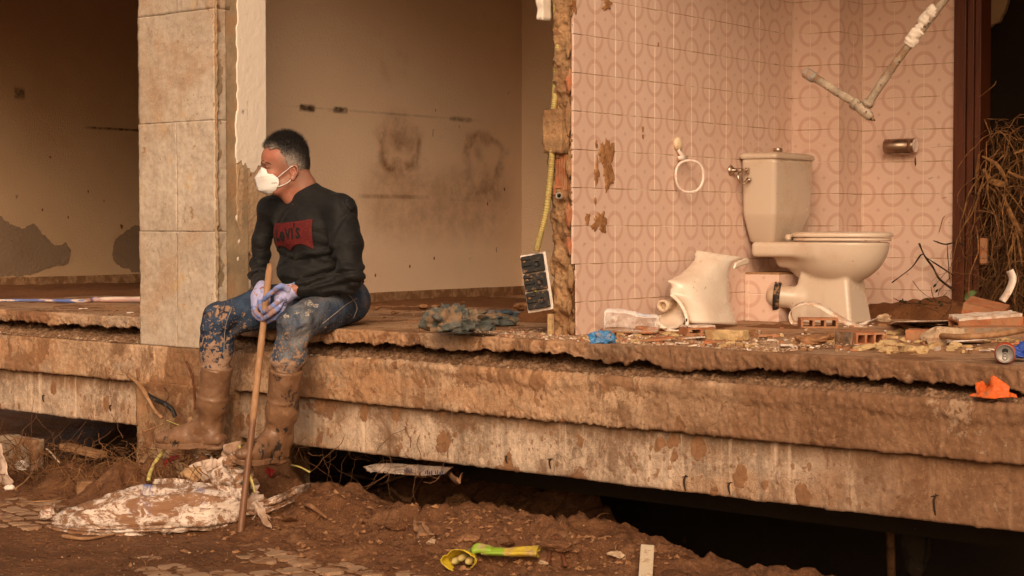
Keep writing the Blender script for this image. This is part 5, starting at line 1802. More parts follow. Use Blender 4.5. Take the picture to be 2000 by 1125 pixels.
PF = project_on(tfull, LV, lc, ax_l, ay_l, nr_l, 0.0015)
dep = [(Vector(a) - Vector(lc)).dot(Vector(nr_l)) for a in PL]
md = float(np.median(dep))
badv = {i for i, (a, b_) in enumerate(zip(PL, PF)) if (Vector(b_) - Vector(a)).dot(Vector(nr_l)) > 0.012 or dep[i] < md - 0.05}
LF = [f for f in LF if not any(i in badv for i in f)]
mesh('logo_patch', [b_ if (Vector(b_) - Vector(a)).dot(Vector(nr_l)) > 0 else a for a, b_ in zip(PL, PF)], LF, M_RED, sweater, True)
tv, tf = text_vf('L', 0.060, 0.0024)
tv, tf = [Vector((v.x * 0.95 - 0.066, v.y, 0)) for v in tv], tf
tv2, tf2 = text_vf('e', 0.076, 0.0024); tv2 = [Vector((v.x * 0.98 - 0.030, v.y + 0.001, 0)) for v in tv2]
tv3, tf3 = text_vf('V', 0.056, 0.0024); tv3 = [Vector((v.x * 0.9 + 0.008, v.y, 0)) for v in tv3]
tv4, tf4 = text_vf('I', 0.056, 0.0024); tv4 = [Vector((v.x + 0.034, v.y, 0)) for v in tv4]
tv5, tf5 = text_vf("'", 0.056, 0.0020); tv5 = [Vector((v.x + 0.046, v.y + 0.016, 0)) for v in tv5]
tv6, tf6 = text_vf('S', 0.056, 0.0024); tv6 = [Vector((v.x * .85 + 0.064, v.y, 0)) for v in tv6]
TV, TF = join_vf([(tv, tf), (tv2, tf2), (tv3, tf3), (tv4, tf4), (tv5, tf5), (tv6, tf6)])
TV = [Vector((v.x * 1.0 - 0.002, v.y * 1.12 + 0.006, 0)) for v in TV]
TV, TF = subdiv_vf(TV, TF, 0.006)
mesh('logo_lettering', project_on(ts, TV, lc, ax_l, ay_l, nr_l, 0.0075), TF, M_BLACKP, sweater, False)

# green undershirt showing at the waist
M_GREEN = plain('faded green cloth', (0.3, 0.33, 0.17), 0.9, 0.2, (0.4, 0.28, 0.16), 0.3, 20)
u = SDF(lo, hi, 0.009)
u.ell(J(606, 562, -0.06), (0.150, 0.130, 0.05), 0, R3)
u.noise(0.004, (14, 14, 30), 3, 440)
uV, uF = u.mesh_vf()
mesh('undershirt', uV, uF, M_GREEN, person)

# --- jeans
lo3 = np.min([kneeL, kneeR, btL, btR, pel, hipL, hipR], 0) - 0.14
hi3 = np.max([kneeL, kneeR, btL, btR, pel, hipL, hipR], 0) + 0.2
js = SDF(lo3, hi3, 0.0068)
js.ell(pel - vZ * 0.012 - vF * 0.01, (0.168, 0.14, 0.105), 0, R3)
for hp_, kn, bt, an in ((hipL, kneeL, btL, ankL), (hipR, kneeR, btR, ankR)):
    js.chain([hp_ + vZ * 0.004, (hp_ * 0.5 + kn * 0.5) + vZ * 0.004, kn + (hp_ - kn) * 0.08], [0.098, 0.088, 0.074], 0.045)
    js.cone(kn, bt + (kn - bt) * 0.45, 0.072, 0.067, 0.03)
    js.cone(bt + (kn - bt) * 0.45, bt + (kn - bt) * 0.12, 0.067, 0.058, 0.02)
mm = np.abs(js.D) < 0.03
q = js.P[mm]
kd = np.minimum(np.linalg.norm(q - kneeL, axis=1), np.linalg.norm(q - kneeR, axis=1))
kw = np.exp(-(kd / 0.16) ** 2)
lowr = sstep(kneeL[2] - 0.06, btL[2], q[:, 2])
js.D[mm] += (0.004 * fbm(q * 8, 3, 451) + 0.012 * kw * fbm(np.stack([q @ vL, q @ vF, q @ vZ * 1.0 + 0.5 * (q @ vF)], -1) * np.array([9, 10, 30], np.float32), 2, 452)
             + 0.011 * lowr * fbm(q * np.array([9, 9, 26], np.float32), 2, 453))
# legs end ragged just inside the boot tops
for bt, kn, an in ((btL, kneeL, ankL), (btR, kneeR, ankR)):
    pass
js.D = np.maximum(js.D, (S + 0.0015 - js.P[..., 2]) * (((js.P - FAn) @ FNn) < -0.02) - 1.0 * (((js.P - FAn) @ FNn) >= -0.02))
jV, jF = js.mesh_vf()
jV = smooth_vf(jV, jF, 2, 0.4)
jeans = mesh('jeans', jV, jF, M_DENIM, person)
jx, jy = px_of(jV)
dK = np.minimum(np.linalg.norm(jV - (kneeL + vF * .04), axis=1), 9)
fade = np.exp(-(np.hypot((jx - 590) / 40, (jy - 640) / 60)) ** 2) + 0.75 * np.exp(-(np.hypot((jx - 565) / 16, (jy - 690) / 50)) ** 2) + 0.7 * np.exp(-(np.hypot((jx - 655) / 26, (jy - 578) / 12)) ** 2)
set_attr(jeans, 'fade', fade * 1.1)
mz = sstep(kneeR[2] + 0.02, btR[2] + 0.02, jV[:, 2])
legR = np.exp(-((jx - 425) / 45) ** 2)
set_attr(jeans, 'mud', 0.10 + 0.2 * sstep(pel[2], kneeR[2], jV[:, 2]) + mz * 0.85 * (0.8 + 0.2 * legR) + 0.45 * legR * np.exp(-((jy - 610) / 25) ** 2))
rip = 0
for x, y, rx, ry in ((604, 592, 9, 6), (616, 596, 6, 5), (604, 608, 6, 3.5), (600, 614, 6, 3.5), (580, 611, 5, 2.5), (559, 617, 6, 4), (624, 577, 6, 2.5), (636, 640, 3, 2)):
    rip = np.maximum(rip, np.exp(-(((jx - x) / rx) ** 2 + ((jy - y) / ry) ** 2)))
set_attr(jeans, 'rip', rip)
# seams with pale stitching
M_STITCH = plain('pale stitching', (0.3, 0.27, 0.24), 0.9)
tj = BVHTree.FromPolygons([Vector(v) for v in jV.tolist()], jF.tolist())
def seam(pts, r=0.0016, n_=26):
    q = []
    for p in spline([Vector(on_fac(x, y, 0.1)) for x, y in pts], n_):
        d = (p - E0).normalized()
        hit = tj.ray_cast(E0, d)
        if hit[0] is not None: q.append(hit[0] + hit[1] * 0.0004)
    if len(q) > 3: tube('seam', q, r, M_STITCH, jeans, 5)
seam([(698, 582), (676, 595), (655, 612), (630, 632)])
seam([(666, 568), (685, 580), (697, 600), (690, 622)])
seam([(453, 600), (440, 640), (437, 700)])

# --- boots
def boot(name, top, ank, toe_px, heel_px, seed):
    toe, heel = np.array(toe_px), np.array(heel_px)
    fd = toe - heel; L_ = np.linalg.norm(fd); fd /= L_
    up = np.array([0, 0, 1.0]); up = up - fd * (up @ fd); up /= np.linalg.norm(up)
    sd3 = np.cross(fd, up)
    lo = np.min([top, ank, toe, heel], 0) - 0.1; hi = np.max([top, ank, toe, heel], 0) + 0.1
    o = SDF(lo, hi, 0.0055)
    tp = top + (top - ank) / np.linalg.norm(top - ank) * 0.05
    o.cone(tp, top * .5 + ank * .5, 0.069, 0.066, 0.01)
    o.cone(top * .5 + ank * .5, ank, 0.066, 0.050, 0.02)
    o.cone(ank, heel + fd * 0.055 + up * 0.036, 0.049, 0.034, 0.03)
    mid = heel + fd * (L_ * 0.5)
    R_ = [fd, sd3, up]
    o.cone(ank + fd * 0.015 + up * 0.01, mid + fd * .04 + up * 0.045, 0.05, 0.042, 0.035)
    o.ell(heel + fd * (L_ * 0.70) + up * 0.036, (L_ * 0.33, 0.049, 0.036), 0.03, R_)
    o.rbox(heel + fd * (L_ * 0.40) + up * 0.02, (L_ * 0.40, 0.039, 0.02), 0.016, 0.012, R_)
    # top is cut, band round the shaft
    o.half(top + (top - ank) / np.linalg.norm(top - ank) * 0.05, (top - ank) / np.linalg.norm(top - ank), 0.004)
    axd = (ank - top) / np.linalg.norm(ank - top)
    tt = (o.P - top) @ axd
    o.D -= 0.0035 * np.exp(-((tt - 0.085) / 0.006) ** 2) * (np.abs(o.D) < .02)
    o.noise(0.003, (14, 14, 14), 2, seed, 0.03); o.noise(0.0016, (45, 45, 45), 2, seed + 1, 0.03)
    V_, F_ = o.mesh_vf()
    bt_ = mesh(name, V_, F_, M_BOOT, person)
    # welted sole and heel block
    SV_ = []
    k = 30
    for zz_ in (0.010, 0.006, -0.010, -0.012):
        for i in range(k):
            t_ = 2 * math.pi * i / k
            xx = 0.5 * L_ * math.cos(t_); yy = (0.047 - 0.010 * (math.cos(t_) < 0) * abs(math.cos(t_)) - 0.008 * math.exp(-((math.cos(t_) + .2) / .3) ** 2)) * math.copysign(abs(math.sin(t_)) ** 0.75, math.sin(t_))
            g_ = 1.03 if zz_ > 0 else 0.99
            SV_.append(Vector(heel + fd * (0.5 * L_ + xx * g_) + sd3 * yy * g_ * 1.06 + up * (zz_ + 0.004 * float(vnoise(np.array([xx * 40, yy * 40, seed]), 2)) + 0.012 * max(0, math.cos(t_) - .5))))
    SF_ = grid_faces(4, k, False, True).tolist() + [list(range(k))[::-1], list(range(3 * k, 4 * k))]
    mesh('sole', SV_, SF_, M_BOOT, bt_, True, fix=True)
    lump('heel_block', heel + fd * 0.045 - up * 0.014, fd * 0.048, sd3 * 0.038, up * 0.016, M_BOOT, bt_, seed + 5, 0.08, 3)
    return bt_
heelR = J(438, 868, 0.235); toeR = heelR + np.array([-0.272, -0.03, -0.005])
boot('boot', btR, ankR, J(308, 872, 0.34), heelR, 461)
heelL = J(556, 893, 0.20)
boot('boot', btL, ankL, heelL + np.array([-0.165, -0.205, 0.0]), heelL, 471)

# --- gloves
nH = 0.20
def glove(name, chains, palm, cuff, seed, prt=None):
    allp = np.concatenate([np.array([p for p in c[0]]) for c in chains] + [np.array([c for c in palm[0]])])
    o = SDF(allp.min(0) - 0.05, allp.max(0) + 0.05, 0.0026)
    for pts, rad, k in [palm + (0.012,)]:
        o.chain(pts, rad, k)
    for extra in cuff: o.cone(*extra)
    for pts, rad in chains:
        q = SDF.__new__(SDF)
        q.lo, q.h, q.ax, q.P = o.lo, o.h, o.ax, o.P
        q.D = np.full(o.D.shape, 1.0, np.float32)
        sp = spline(pts, 9)
        rr_ = np.interp(np.linspace(0, 1, 9), np.linspace(0, 1, len(rad)), rad)
        q.chain([np.array(p) for p in sp], list(rr_), 0.002)
        hk = np.clip(0.5 + 0.5 * (o.D - q.D) / 0.0035, 0, 1)
        o.D = o.D * (1 - hk) + q.D * hk - 0.0035 * hk * (1 - hk)
    o.noise(0.0012, (70, 70, 70), 2, seed, 0.02)
    V_, F_ = o.mesh_vf()
    g_ = mesh(name, V_, F_, M_GLOVE, person)
    coat = np.zeros(len(V_))
    for pts, rad in chains:
        sp = np.array([np.array(p) for p in spline(pts, 9)])
        dd = np.min(np.linalg.norm(V_[:, None] - sp[None, 3:], axis=2), 1)
        coat = np.maximum(coat, sstep(0.017, 0.011, dd))
    set_attr(g_, 'coat', coat * 0.8)
    gx_, gy_ = px_of(V_)
    set_attr(g_, 'print', np.exp(-(((gx_ - prt[0]) / 5) ** 2 + ((gy_ - prt[1]) / 9) ** 2)) if prt else coat * 0)
    return g_
# left hand laid over the pole, fingers reaching left and down
K = lambda x, y, n: J(x, y, n)
palmL = ([K(569, 569, 0.17), K(558, 576, 0.185), K(550, 583, 0.2)], [0.030, 0.034, 0.032])
chL = [([K(552, 571, .205), K(538, 568, .235), K(526, 575, .262), K(516, 585, .262)], [0.0125, 0.0115, 0.0105, 0.0090]),
       ([K(549, 582, .215), K(540, 592, .255), K(526, 603, .272), K(513, 610.5, .262)], [0.0125, 0.0118, 0.0110, 0.0095]),
       ([K(550, 590, .210), K(543, 602, .250), K(528, 614, .268), K(513, 624, .258)], [0.0125, 0.0118, 0.0108, 0.0095]),
       ([K(555, 594, .195), K(548, 611, .225), K(535, 622, .24), K(522, 629, .235)], [0.0115, 0.0108, 0.0100, 0.0085]),
       ([K(562, 566, .2), K(552, 559.5, .225), K(543, 562, .243), K(534, 569, .245)], [0.0130, 0.0125, 0.0115, 0.0100])]
cuffL = [(K(577, 566.5, .155), K(566, 570, .175), 0.031, 0.032, 0.006)]
glL = glove('glove', chL, palmL, cuffL, 481, (557, 591))
# right hand behind the pole, knuckles to the left
palmR = ([K(510, 566, .165), K(506, 580, .19), K(504, 594, .20)], [0.030, 0.033, 0.030])
chR = [([K(512, 577, .215), K(508, 588, .225), K(511, 602, .226), K(518, 610, .222)], [0.0115, 0.011, 0.0105, 0.009]),
       ([K(504, 584, .215), K(498, 600, .225), K(504, 614, .232), K(513, 619, .228)], [0.0118, 0.0115, 0.0105, 0.009]),
       ([K(500, 590, .2), K(496, 608, .21), K(504, 621, .222), K(514, 624, .218)], [0.0118, 0.0112, 0.0105, 0.009]),
       ([K(507, 597, .185), K(505, 614, .19), K(512, 624, .2), K(520, 627, .2)], [0.0110, 0.0105, 0.0095, 0.008]),
       ([K(514, 568, .19), K(521, 575, .2), K(524, 586, .205), K(522, 595, .208)], [0.0125, 0.012, 0.011, 0.0095])]
cuffR = [(K(513, 561, .145), K(509, 571, .17), 0.030, 0.031, 0.006)]
glR = glove('glove', chR, palmR, cuffR, 491)
M_CUFF = plain('blue glove rim', (0.12, 0.3, 0.6), 0.8)
def rim(c, ax, r, par):
    ax = Vector(ax).normalized(); a = ax.orthogonal().normalized(); b_ = ax.cross(a)
    pts = [Vector(c) + a * (r * math.cos(t_)) + b_ * (r * math.sin(t_)) for t_ in np.linspace(0, 2 * math.pi, 25)]
    tube('cuff_rim', pts, 0.003, M_CUFF, par, 6, False)
rim(K(578.5, 566.3, .152), K(566, 570, .175) - K(577, 566.5, .155), 0.0325, glL)

# --- the pole he holds
pt, pbm = Vector(J(527, 519, 0.165)), on_ground(468, 1040) - Z * 0.03
def pole_mat():
    n = NT('worn wooden pole')
    f = n.noise(1.0, 5, 0.6, n.mapv(n.pos, (60, 60, 5)), 0.5)
    c = n.mix(n.ramp(f, 0.3, 0.7), (0.33, 0.17, 0.08), (0.42, 0.24, 0.13))
    g = n.ramp(n.math('ADD', n.sep(n.pos)[2], n.math('MULTIPLY', n.math('SUBTRACT', n.noise(14, 6, 0.7), 0.5), 0.25)), 0.42, 0.52, 1, 0)
    c = n.mix(g, c, n.mix(n.noise(20, 5), (0.14, 0.06, 0.026), (0.2, 0.09, 0.04)))
    return n.fin(c, n.ramp(g, 0, 1, 0.75, 0.4), n.bump(n.math('ADD', f, n.noise(60, 5)), 0.4, 0.004), 0.35)
pp = [pt.lerp(pbm, i / 40) for i in range(41)]
pr_ = [0.0115] + [0.0145 + 0.0006 * math.sin(i * 1.3) for i in range(40)]
pp[0] = pp[0] + (pt - pbm).normalized() * 0.006
pole = tube('wooden_pole', pp, pr_, pole_mat(), None, 14)
tag(pole, 'straight wooden pole held upright by the man, its lower half wet with mud', 'pole')
for nm, p in (('pel', pel), ('hipL', hipL), ('hipR', hipR)): print(nm, to_px(p))
for a, b_, nm in ((hipL, kneeL, 'thighL'), (hipR, kneeR, 'thighR'), (kneeL, ankL, 'shinL'), (kneeR, ankR, 'shinR'), (shL, elL, 'uarmL'), (shR, elR, 'uarmR'), (elL, wrL, 'farmL'), (elR, wrR, 'farmR'), (shL, shR, 'shoulders')):
    print(nm, round(float(np.linalg.norm(a - b_)), 3))
# ------------------------------------------------------------------ bathroom fittings
def ceramic(name, a, b, dust, amt):
    n = NT(name)
    up = n.sep(n.n('ShaderNodeNewGeometry').outputs['Normal'])[2]
    c = n.mix(n.ramp(n.noise(3, 5), 0.35, 0.65), a, b)
    d = n.math('MULTIPLY', n.ramp(n.math('ADD', n.noise(6, 7, 0.7), n.math('MULTIPLY', up, 0.14)), 0.45, 0.75), amt)
    c = n.mix(d, c, dust)
    sp = n.ramp(n.noise(48, 4, 0.55), 0.71, 0.74)
    c = n.mix(n.math('MULTIPLY', sp, 0.75), c, (0.2, 0.09, 0.04))
    r = n.ramp(d, 0, 0.6, 0.2, 0.65)
    return n.fin(c, r, n.bump(n.noise(60, 4), 0.05, 0.003), 0.5)
M_CERAM = ceramic('dusty glazed ceramic', (0.58, 0.475, 0.375), (0.63, 0.525, 0.42), (0.45, 0.285, 0.17), 0.65)
M_CERAM2 = ceramic('broken white ceramic', (0.76, 0.66, 0.55), (0.82, 0.73, 0.62), (0.52, 0.34, 0.21), 0.5)
M_SEAT = ceramic('dusty seat plastic', (0.66, 0.54, 0.43), (0.7, 0.58, 0.46), (0.5, 0.31, 0.18), 0.75)
M_CHROME = plain('tarnished chrome', (0.5, 0.4, 0.32), 0.28, 0.5, (0.35, 0.2, 0.12), 0.3, 30, 0.1, 30, 0.05, metal=1.0)
M_STEEL = plain('brushed steel', (0.36, 0.26, 0.19), 0.34, 0.5, (0.3, 0.18, 0.1), 0.2, 20, 0.15, 30, 0.05, metal=1.0)
M_RUBBER = plain('black rubber seal', (0.018, 0.014, 0.012), 0.6, 0.4, MUDL, 0.35, 40)

v_near = (lambda q: (Vector((q.x, q.y, 0)) - T1).dot(W))(on_w(1441, 400, T1))
v0 = v_near + 0.19
def TB(a, b, z): return T1 + U * a + W * (v0 + b) + Z * (S + z)
toilet = empty('toilet', TB(0.35, 0, 0), 'dusty cream close-coupled toilet still standing, its lid closed', 'toilet')
# cistern: rounded-rectangle sections, tapering below
def rrect(cx, cy, hx, hy, r, k=6):
    out = []
    for (sx_, sy_, a0) in ((1, 1, 0), (-1, 1, 90), (-1, -1, 180), (1, -1, 270)):
        for i in range(k):
            t_ = math.radians(a0 + 90 * i / (k - 1))
            out.append((cx + sx_ * (hx - r) + r * math.cos(t_), cy + sy_ * (hy - r) + r * math.sin(t_)))
    return out
def loft(name, secs, mat, parent, caps=True):
    """secs: list of (outline [(a, b)], z)"""
    V, k = [], len(secs[0][0])
    for o_, z_ in secs:
        V += [TB(a, b, z_) for a, b in o_]
    F = grid_faces(len(secs), k, False, True).tolist()
    if caps: F += [list(range(k))[::-1], list(range((len(secs) - 1) * k, len(secs) * k))]
    return mesh(name, V, F, mat, parent, True, fix=True)
# the tank shows a flat side, a soft corner, then the front; below z=0.5 both walls lean in
secs = []
for z_, hx, hy, cx in ((0.355, 0.058, 0.115, 0.078), (0.36, 0.062, 0.12, 0.079), (0.40, 0.069, 0.142, 0.085), (0.46, 0.080, 0.170, 0.094), (0.478, 0.083, 0.177, 0.096), (0.49, 0.084, 0.180, 0.097), (0.60, 0.086, 0.183, 0.098), (0.71, 0.088, 0.187, 0.099), (0.728, 0.088, 0.187, 0.099)):
    secs.append((rrect(cx, 0, hx, hy, 0.024, 7), z_))
loft('cistern', secs, M_CERAM, toilet)
secs = []
for z_, g_ in ((0.7285, -0.002), (0.731, 0.004), (0.742, 0.006), (0.750, 0.003), (0.757, -0.012), (0.762, -0.04), (0.764, -0.07)):
    secs.append((rrect(0.100, 0, 0.090 + g_, 0.190 + g_, 0.022 if g_ > -.02 else 0.015, 7), z_))
lid = loft('cistern_lid', secs, M_CERAM, toilet)
pv, pf = lathe_vf([(0.021, 0), (0.021, 0.017), (0.0195, 0.021), (0.016, 0.022)], 24)
mesh('flush_button', *xform((pv, pf), basis(U, -W, Z, TB(0.10, 0.0, 0.762))), M_CHROME, lid, True, fix=True)
# bowl and foot
bs_ = SDF(np.min([TB(0.05, -.24, -.02), TB(.75, .24, .4), TB(.05, .24, 0), TB(.75, -.24, 0)], 0) - .02, np.max([TB(0.05, -.24, -.02), TB(.75, .24, .4), TB(.05, .24, 0), TB(.75, -.24, 0)], 0) + .02, 0.006)
RT = [np.array(U), np.array(W), vZ]
A_ = lambda a, b, z: np.array(TB(a, b, z))
bs_.ell(A_(0.405, 0, 0.36), (0.232, 0.178, 0.195), 0, RT)
bs_.rbox(A_(0.22, 0, 0.325), (0.17, 0.165, 0.035), 0.02, 0.03, RT)
bs_.cone(A_(0.20, 0, 0.275), A_(0.37, 0, 0.165), 0.055, 0.08, 0.03)
bs_.rbox(A_(0.23, 0, 0.29), (0.10, 0.09, 0.05), 0.03, 0.03, RT)
lean = np.array([[1, 0, 0.12], [0, 1, 0], [0, 0, 1.0]])
for z_ in np.linspace(0.0, 0.2, 9):
    f = z_ / 0.2
    bs_.rbox(A_(0.365 + 0.005 * f, 0, z_), (0.155 - 0.035 * f, 0.112 - 0.022 * f, 0.02), 0.018, 0.012, RT)
bs_.cone(A_(0.26, -0.06, 0.105), A_(0.155, -0.105, 0.115), 0.05, 0.05, 0.02)
bs_.half(A_(0, 0, 0.359), vZ, 0.006)
bs_.half(A_(0, 0, 0.0), -vZ)
# recess moulded into the side of the foot
bs_.rbox(A_(0.335, -0.135, 0.085), (0.052, 0.03, 0.075), 0.02, 0.014, RT, cut=True)
bV_, bF_ = bs_.mesh_vf()
mesh('bowl', smooth_vf(bV_, bF_, 2, 0.4), bF_, M_CERAM, toilet)
def oval(a0, a1, hb, n_=48, back=0.62, ins=0.0):
    out = []
    ca, ha = (a0 + a1) / 2, (a1 - a0) / 2 - ins
    for i in range(n_):
        t_ = 2 * math.pi * i / n_
        x, y = math.cos(t_), math.sin(t_)
        if x < 0: x = -abs(x) ** back; y = math.copysign(abs(y) ** 0.8, y)
        out.append((ca + ha * x, (hb - ins) * y))
    return out
secs = [(oval(0.215, 0.645, 0.18, ins=i_), z_) for z_, i_ in ((0.364, 0.004), (0.366, 0.0), (0.374, 0.0), (0.377, 0.004))]
loft('toilet_seat', secs, M_SEAT, toilet)
secs = [(oval(0.205, 0.652, 0.184, ins=i_), z_) for z_, i_ in ((0.380, 0.003), (0.382, 0.0), (0.392, 0.0), (0.398, 0.004), (0.402, 0.016), (0.404, 0.05), (0.4045, 0.12))]
loft('seat_lid', secs, M_SEAT, toilet)
for b_ in (-0.075, 0.075):
    pv, pf = lathe_vf([(0.014, -0.03), (0.014, 0.03)], 14)
    mesh('hinge', *xform((pv, pf), basis(Z, U, W, TB(0.205, b_, 0.379))), M_SEAT, toilet, True, fix=True)
# outlet seal against the tiled box
ax_ = (Vector(A_(0.155, -0.105, 0.115)) - Vector(A_(0.26, -0.06, 0.105))).normalized()
bb = ax_.orthogonal().normalized()
pv, pf = lathe_vf([(0.049, -0.012), (0.060, -0.012), (0.066, 0.0), (0.066, 0.016), (0.050, 0.018)], 28, False)
mesh('outlet_seal', *xform((pv, pf), basis(bb, ax_.cross(bb), ax_, Vector(A_(0.158, -0.104, 0.115)))), M_RUBBER, toilet, True, fix=True)
# stop valve and braided hose from the wall to the cistern
valve = empty('stop_valve', on_w(1425, 340, T1), 'small chrome stop valve with a looped hose on the tiles beside the cistern', 'valve')
c = on_w(1427, 333, T1)
pv, pf = lathe_vf([(0.004, 0), (0.024, 0), (0.024, 0.004), (0.016, 0.011), (0.010, 0.013), (0.010, 0.03)], 20)
mesh('rosette', *xform((pv, pf), basis(Z, -W, U, c)) if False else xform((pv, pf), basis(W, Z, U, c)), M_CHROME, valve, True, fix=True)
tube('valve_body', [c + U * 0.03, c + U * 0.045, c + U * 0.05 + W * 0.02, c + U * 0.05 + W * 0.045], 0.009, M_CHROME, valve, 10)
q = c + U * 0.05 + W * 0.055
box('valve_handle', q - U * 0.008 - Z * 0.014 - W * 0.004, W * 0.016, U * 0.018, Z * 0.028, M_CHROME, valve, 0.004, 2)
ce = TB(0.06, -0.187, 0.635)
tube('hose', spline([c + U * 0.048 - Z * 0.004, c + U * 0.05 - Z * 0.02 - W * 0.02, c + U * 0.055 - Z * 0.045 - W * 0.022, c + U * 0.06 - Z * 0.062 + W * 0.01, ce - W * 0.05 - Z * 0.012, ce - W * 0.018, ce + W * 0.004], 30), 0.0055, M_CHROME, valve, 8)
pv, pf = lathe_vf([(0.011, 0), (0.011, 0.014), (0.008, 0.018)], 12)
mesh('hose_nut', *xform((pv, pf), basis(Z, U, W, ce - W * 0.02)), M_CHROME, valve, True, fix=True)

# towel ring
M_CREAM = plain('cream plastic', (0.72, 0.56, 0.38), 0.4, 0.45, (0.5, 0.3, 0.15), 0.3, 20, 0.1, 20, 0.05)
M_WPL = plain('white plastic', (0.74, 0.62, 0.54), 0.35, 0.5, (0.5, 0.3, 0.2), 0.25, 24, 0.06, 20, 0.05)
tr_ = empty('towel_ring', on_w(1320, 285, T1), 'white plastic towel ring hanging from a round cream hook on the tiles', 'towel ring')
c = on_w(1321, 281, T1)
pv, pf = lathe_vf([(0.02, 0), (0.0275, 0.002), (0.0285, 0.010), (0.026, 0.016), (0.018, 0.020), (0.0, 0.021)], 28)
mesh('hook_disc', *xform((pv, pf), basis(W, Z, U, c)), M_CREAM, tr_, True, fix=True)
k0 = on_w(1327, 309, T1) + U * 0.016
tube('hook', [c + U * 0.010 - Z * 0.02, c + U * 0.012 - Z * 0.032, k0 + Z * 0.008 + U * 0.006, k0 + Z * 0.0], [0.008, 0.008, 0.009, 0.009], M_WPL, tr_, 10)
tube('hinge_bar', [k0 - W * 0.03, k0 + W * 0.03], 0.0095, M_WPL, tr_, 12)
rc = on_w(1326, 345, T1) + U * 0.017
pts = []
for i in range(40):
    t_ = 2 * math.pi * i / 40
    x, y = math.cos(t_), math.sin(t_)
    e = 0.8
    xx = math.copysign(abs(x) ** e, x) * (0.066 - 0.008 * (y < 0) * abs(y)); yy = math.copysign(abs(y) ** e, y) * 0.067
    pts.append(rc + (W * 0.86 + U * 0.5) * (xx * 1.02) + U * 0.036 + Z * yy)
tube('ring', pts + [pts[0], ], 0.0062, M_WPL, tr_, 10, False)

# toilet-roll holder on the back wall
rh_ = empty('paper_holder', on_u(1763, 285, K2), 'brushed steel toilet roll holder fixed to the back wall', 'toilet roll holder')
a_, b_ = on_u(1737, 287, K2), on_u(1786, 287, K2)
a_ = a_ - W * 0.042; Lr = (on_u(1790, 287, K2) - on_u(1735, 287, K2)).length
prof = [(0.001, 0), (0.0335, 0), (0.035, 0.002), (0.035, Lr * 0.86), (0.033, Lr * 0.86), (0.033, Lr * 0.87), (0.0355, Lr * 0.87), (0.0355, Lr + 0.004), (0.033, Lr + 0.006), (0.001, Lr + 0.006)]
mesh('drum', *xform(lathe_vf(prof, 40, False), basis(Z, -W, U, a_)), M_STEEL, rh_, True, fix=True)
pv, pf = lathe_vf([(0.031, 0), (0.031, 0.003), (0.024, 0.005), (0.022, 0.0035), (0.001, 0.0035)], 28)
mesh('end_cap', *xform((pv, pf), basis(Z, -W, U, a_ + U * (Lr + 0.006))), M_WPL, rh_, True, fix=True)
box('cover_flap', a_ + U * 0.012 - Z * 0.0395 - W * 0.016, U * (Lr * 0.84), W * 0.03, Z * 0.006, M_STEEL, rh_, 0.002, 2)
box('wall_plate', on_u(1742, 287, K2) - Z * 0.03 - W * 0.009, U * 0.11, W * 0.0095, Z * 0.06, M_STEEL, rh_, 0.002, 1)
stain_c = on_u(1788, 315, K2)
lump('dirt_streak', stain_c - W * 0.0012, U * 0.004, W * 0.002, Z * 0.022, M_RUBBER, back, 515, 0.5, 2)

# rusty L of water pipe hanging from above, in front of the tiles
def rust_mat():
    n = NT('limescaled pipe')
    c = n.mix(n.ramp(n.noise(20, 6, 0.7), 0.35, 0.65), (0.28, 0.22, 0.16), (0.48, 0.38, 0.28))
    c = n.mix(n.ramp(n.noise(9, 5, 0.7), 0.55, 0.65, 0, 0.7), c, (0.25, 0.12, 0.05))
    c = n.mix(n.ramp(n.noise(60, 3), 0.62, 0.68, 0, 0.8), c, (0.06, 0.04, 0.03))
    return n.fin(c, 0.75, n.bump(n.noise(50, 6, 0.7), 0.7, 0.004), 0.3)
M_PIPE = rust_mat()
Pw = C1 - W * 1.0                              # plane one metre in front of the back wall
pq = lambda x, y: on_u(x, y, Pw)
hp0 = empty('hanging_pipe', pq(1850, -60), 'crusted L-shaped water pipe dangling in front of the tiles', 'pipe')
j = pq(1690, 212)
up_end = pq(1893, -70)
pts = spline([j, pq(1720, 165), pq(1757, 112), pq(1790, 70), pq(1840, 5), up_end], 40)
tube('upper_pipe', pts, [0.0165 + 0.0014 * float(vnoise(np.array([i * .9, 0, 0]), 3)) for i in range(40)], M_PIPE, hp0, 12)
tube('side_pipe', spline([j, pq(1640, 183), pq(1600, 157), pq(1584, 149)], 30), [0.0175 + 0.0012 * float(vnoise(np.array([i * .9, 5, 0]), 3)) for i in range(30)], M_PIPE, hp0, 12)
tube('end_socket', [pq(1592, 154), pq(1589, 151.5), pq(1588, 151), pq(1574, 142), pq(1571.5, 140)], [0.0185, 0.0235, 0.0225, 0.0225, 0.017], M_PVC, hp0, 14)
for a, b, r in (((1666, 201), (1674, 205), .024), ((1698, 197), (1693, 206), .0225)):
    tube('tee_collar', [pq(*a), pq(*b)], r, M_PIPE, hp0, 12)
tube('tee_branch', [pq(1672, 204), pq(1686, 215), pq(1697, 226), pq(1702, 231)], [0.0195, 0.024, 0.02, 0.014], M_PIPE, hp0, 12)
lump('torn_stub', pq(1701, 231), U * 0.014 - Z * 0.008, W * 0.009, Z * 0.010, M_RUBBER, hp0, 520, 0.5, 3)
pts = spline([pq(1774, 88), pq(1790, 64), pq(1806, 42), pq(1828, 12)], 50)
V, F = [], []
Pp, Tt, Rr = frames(pts)
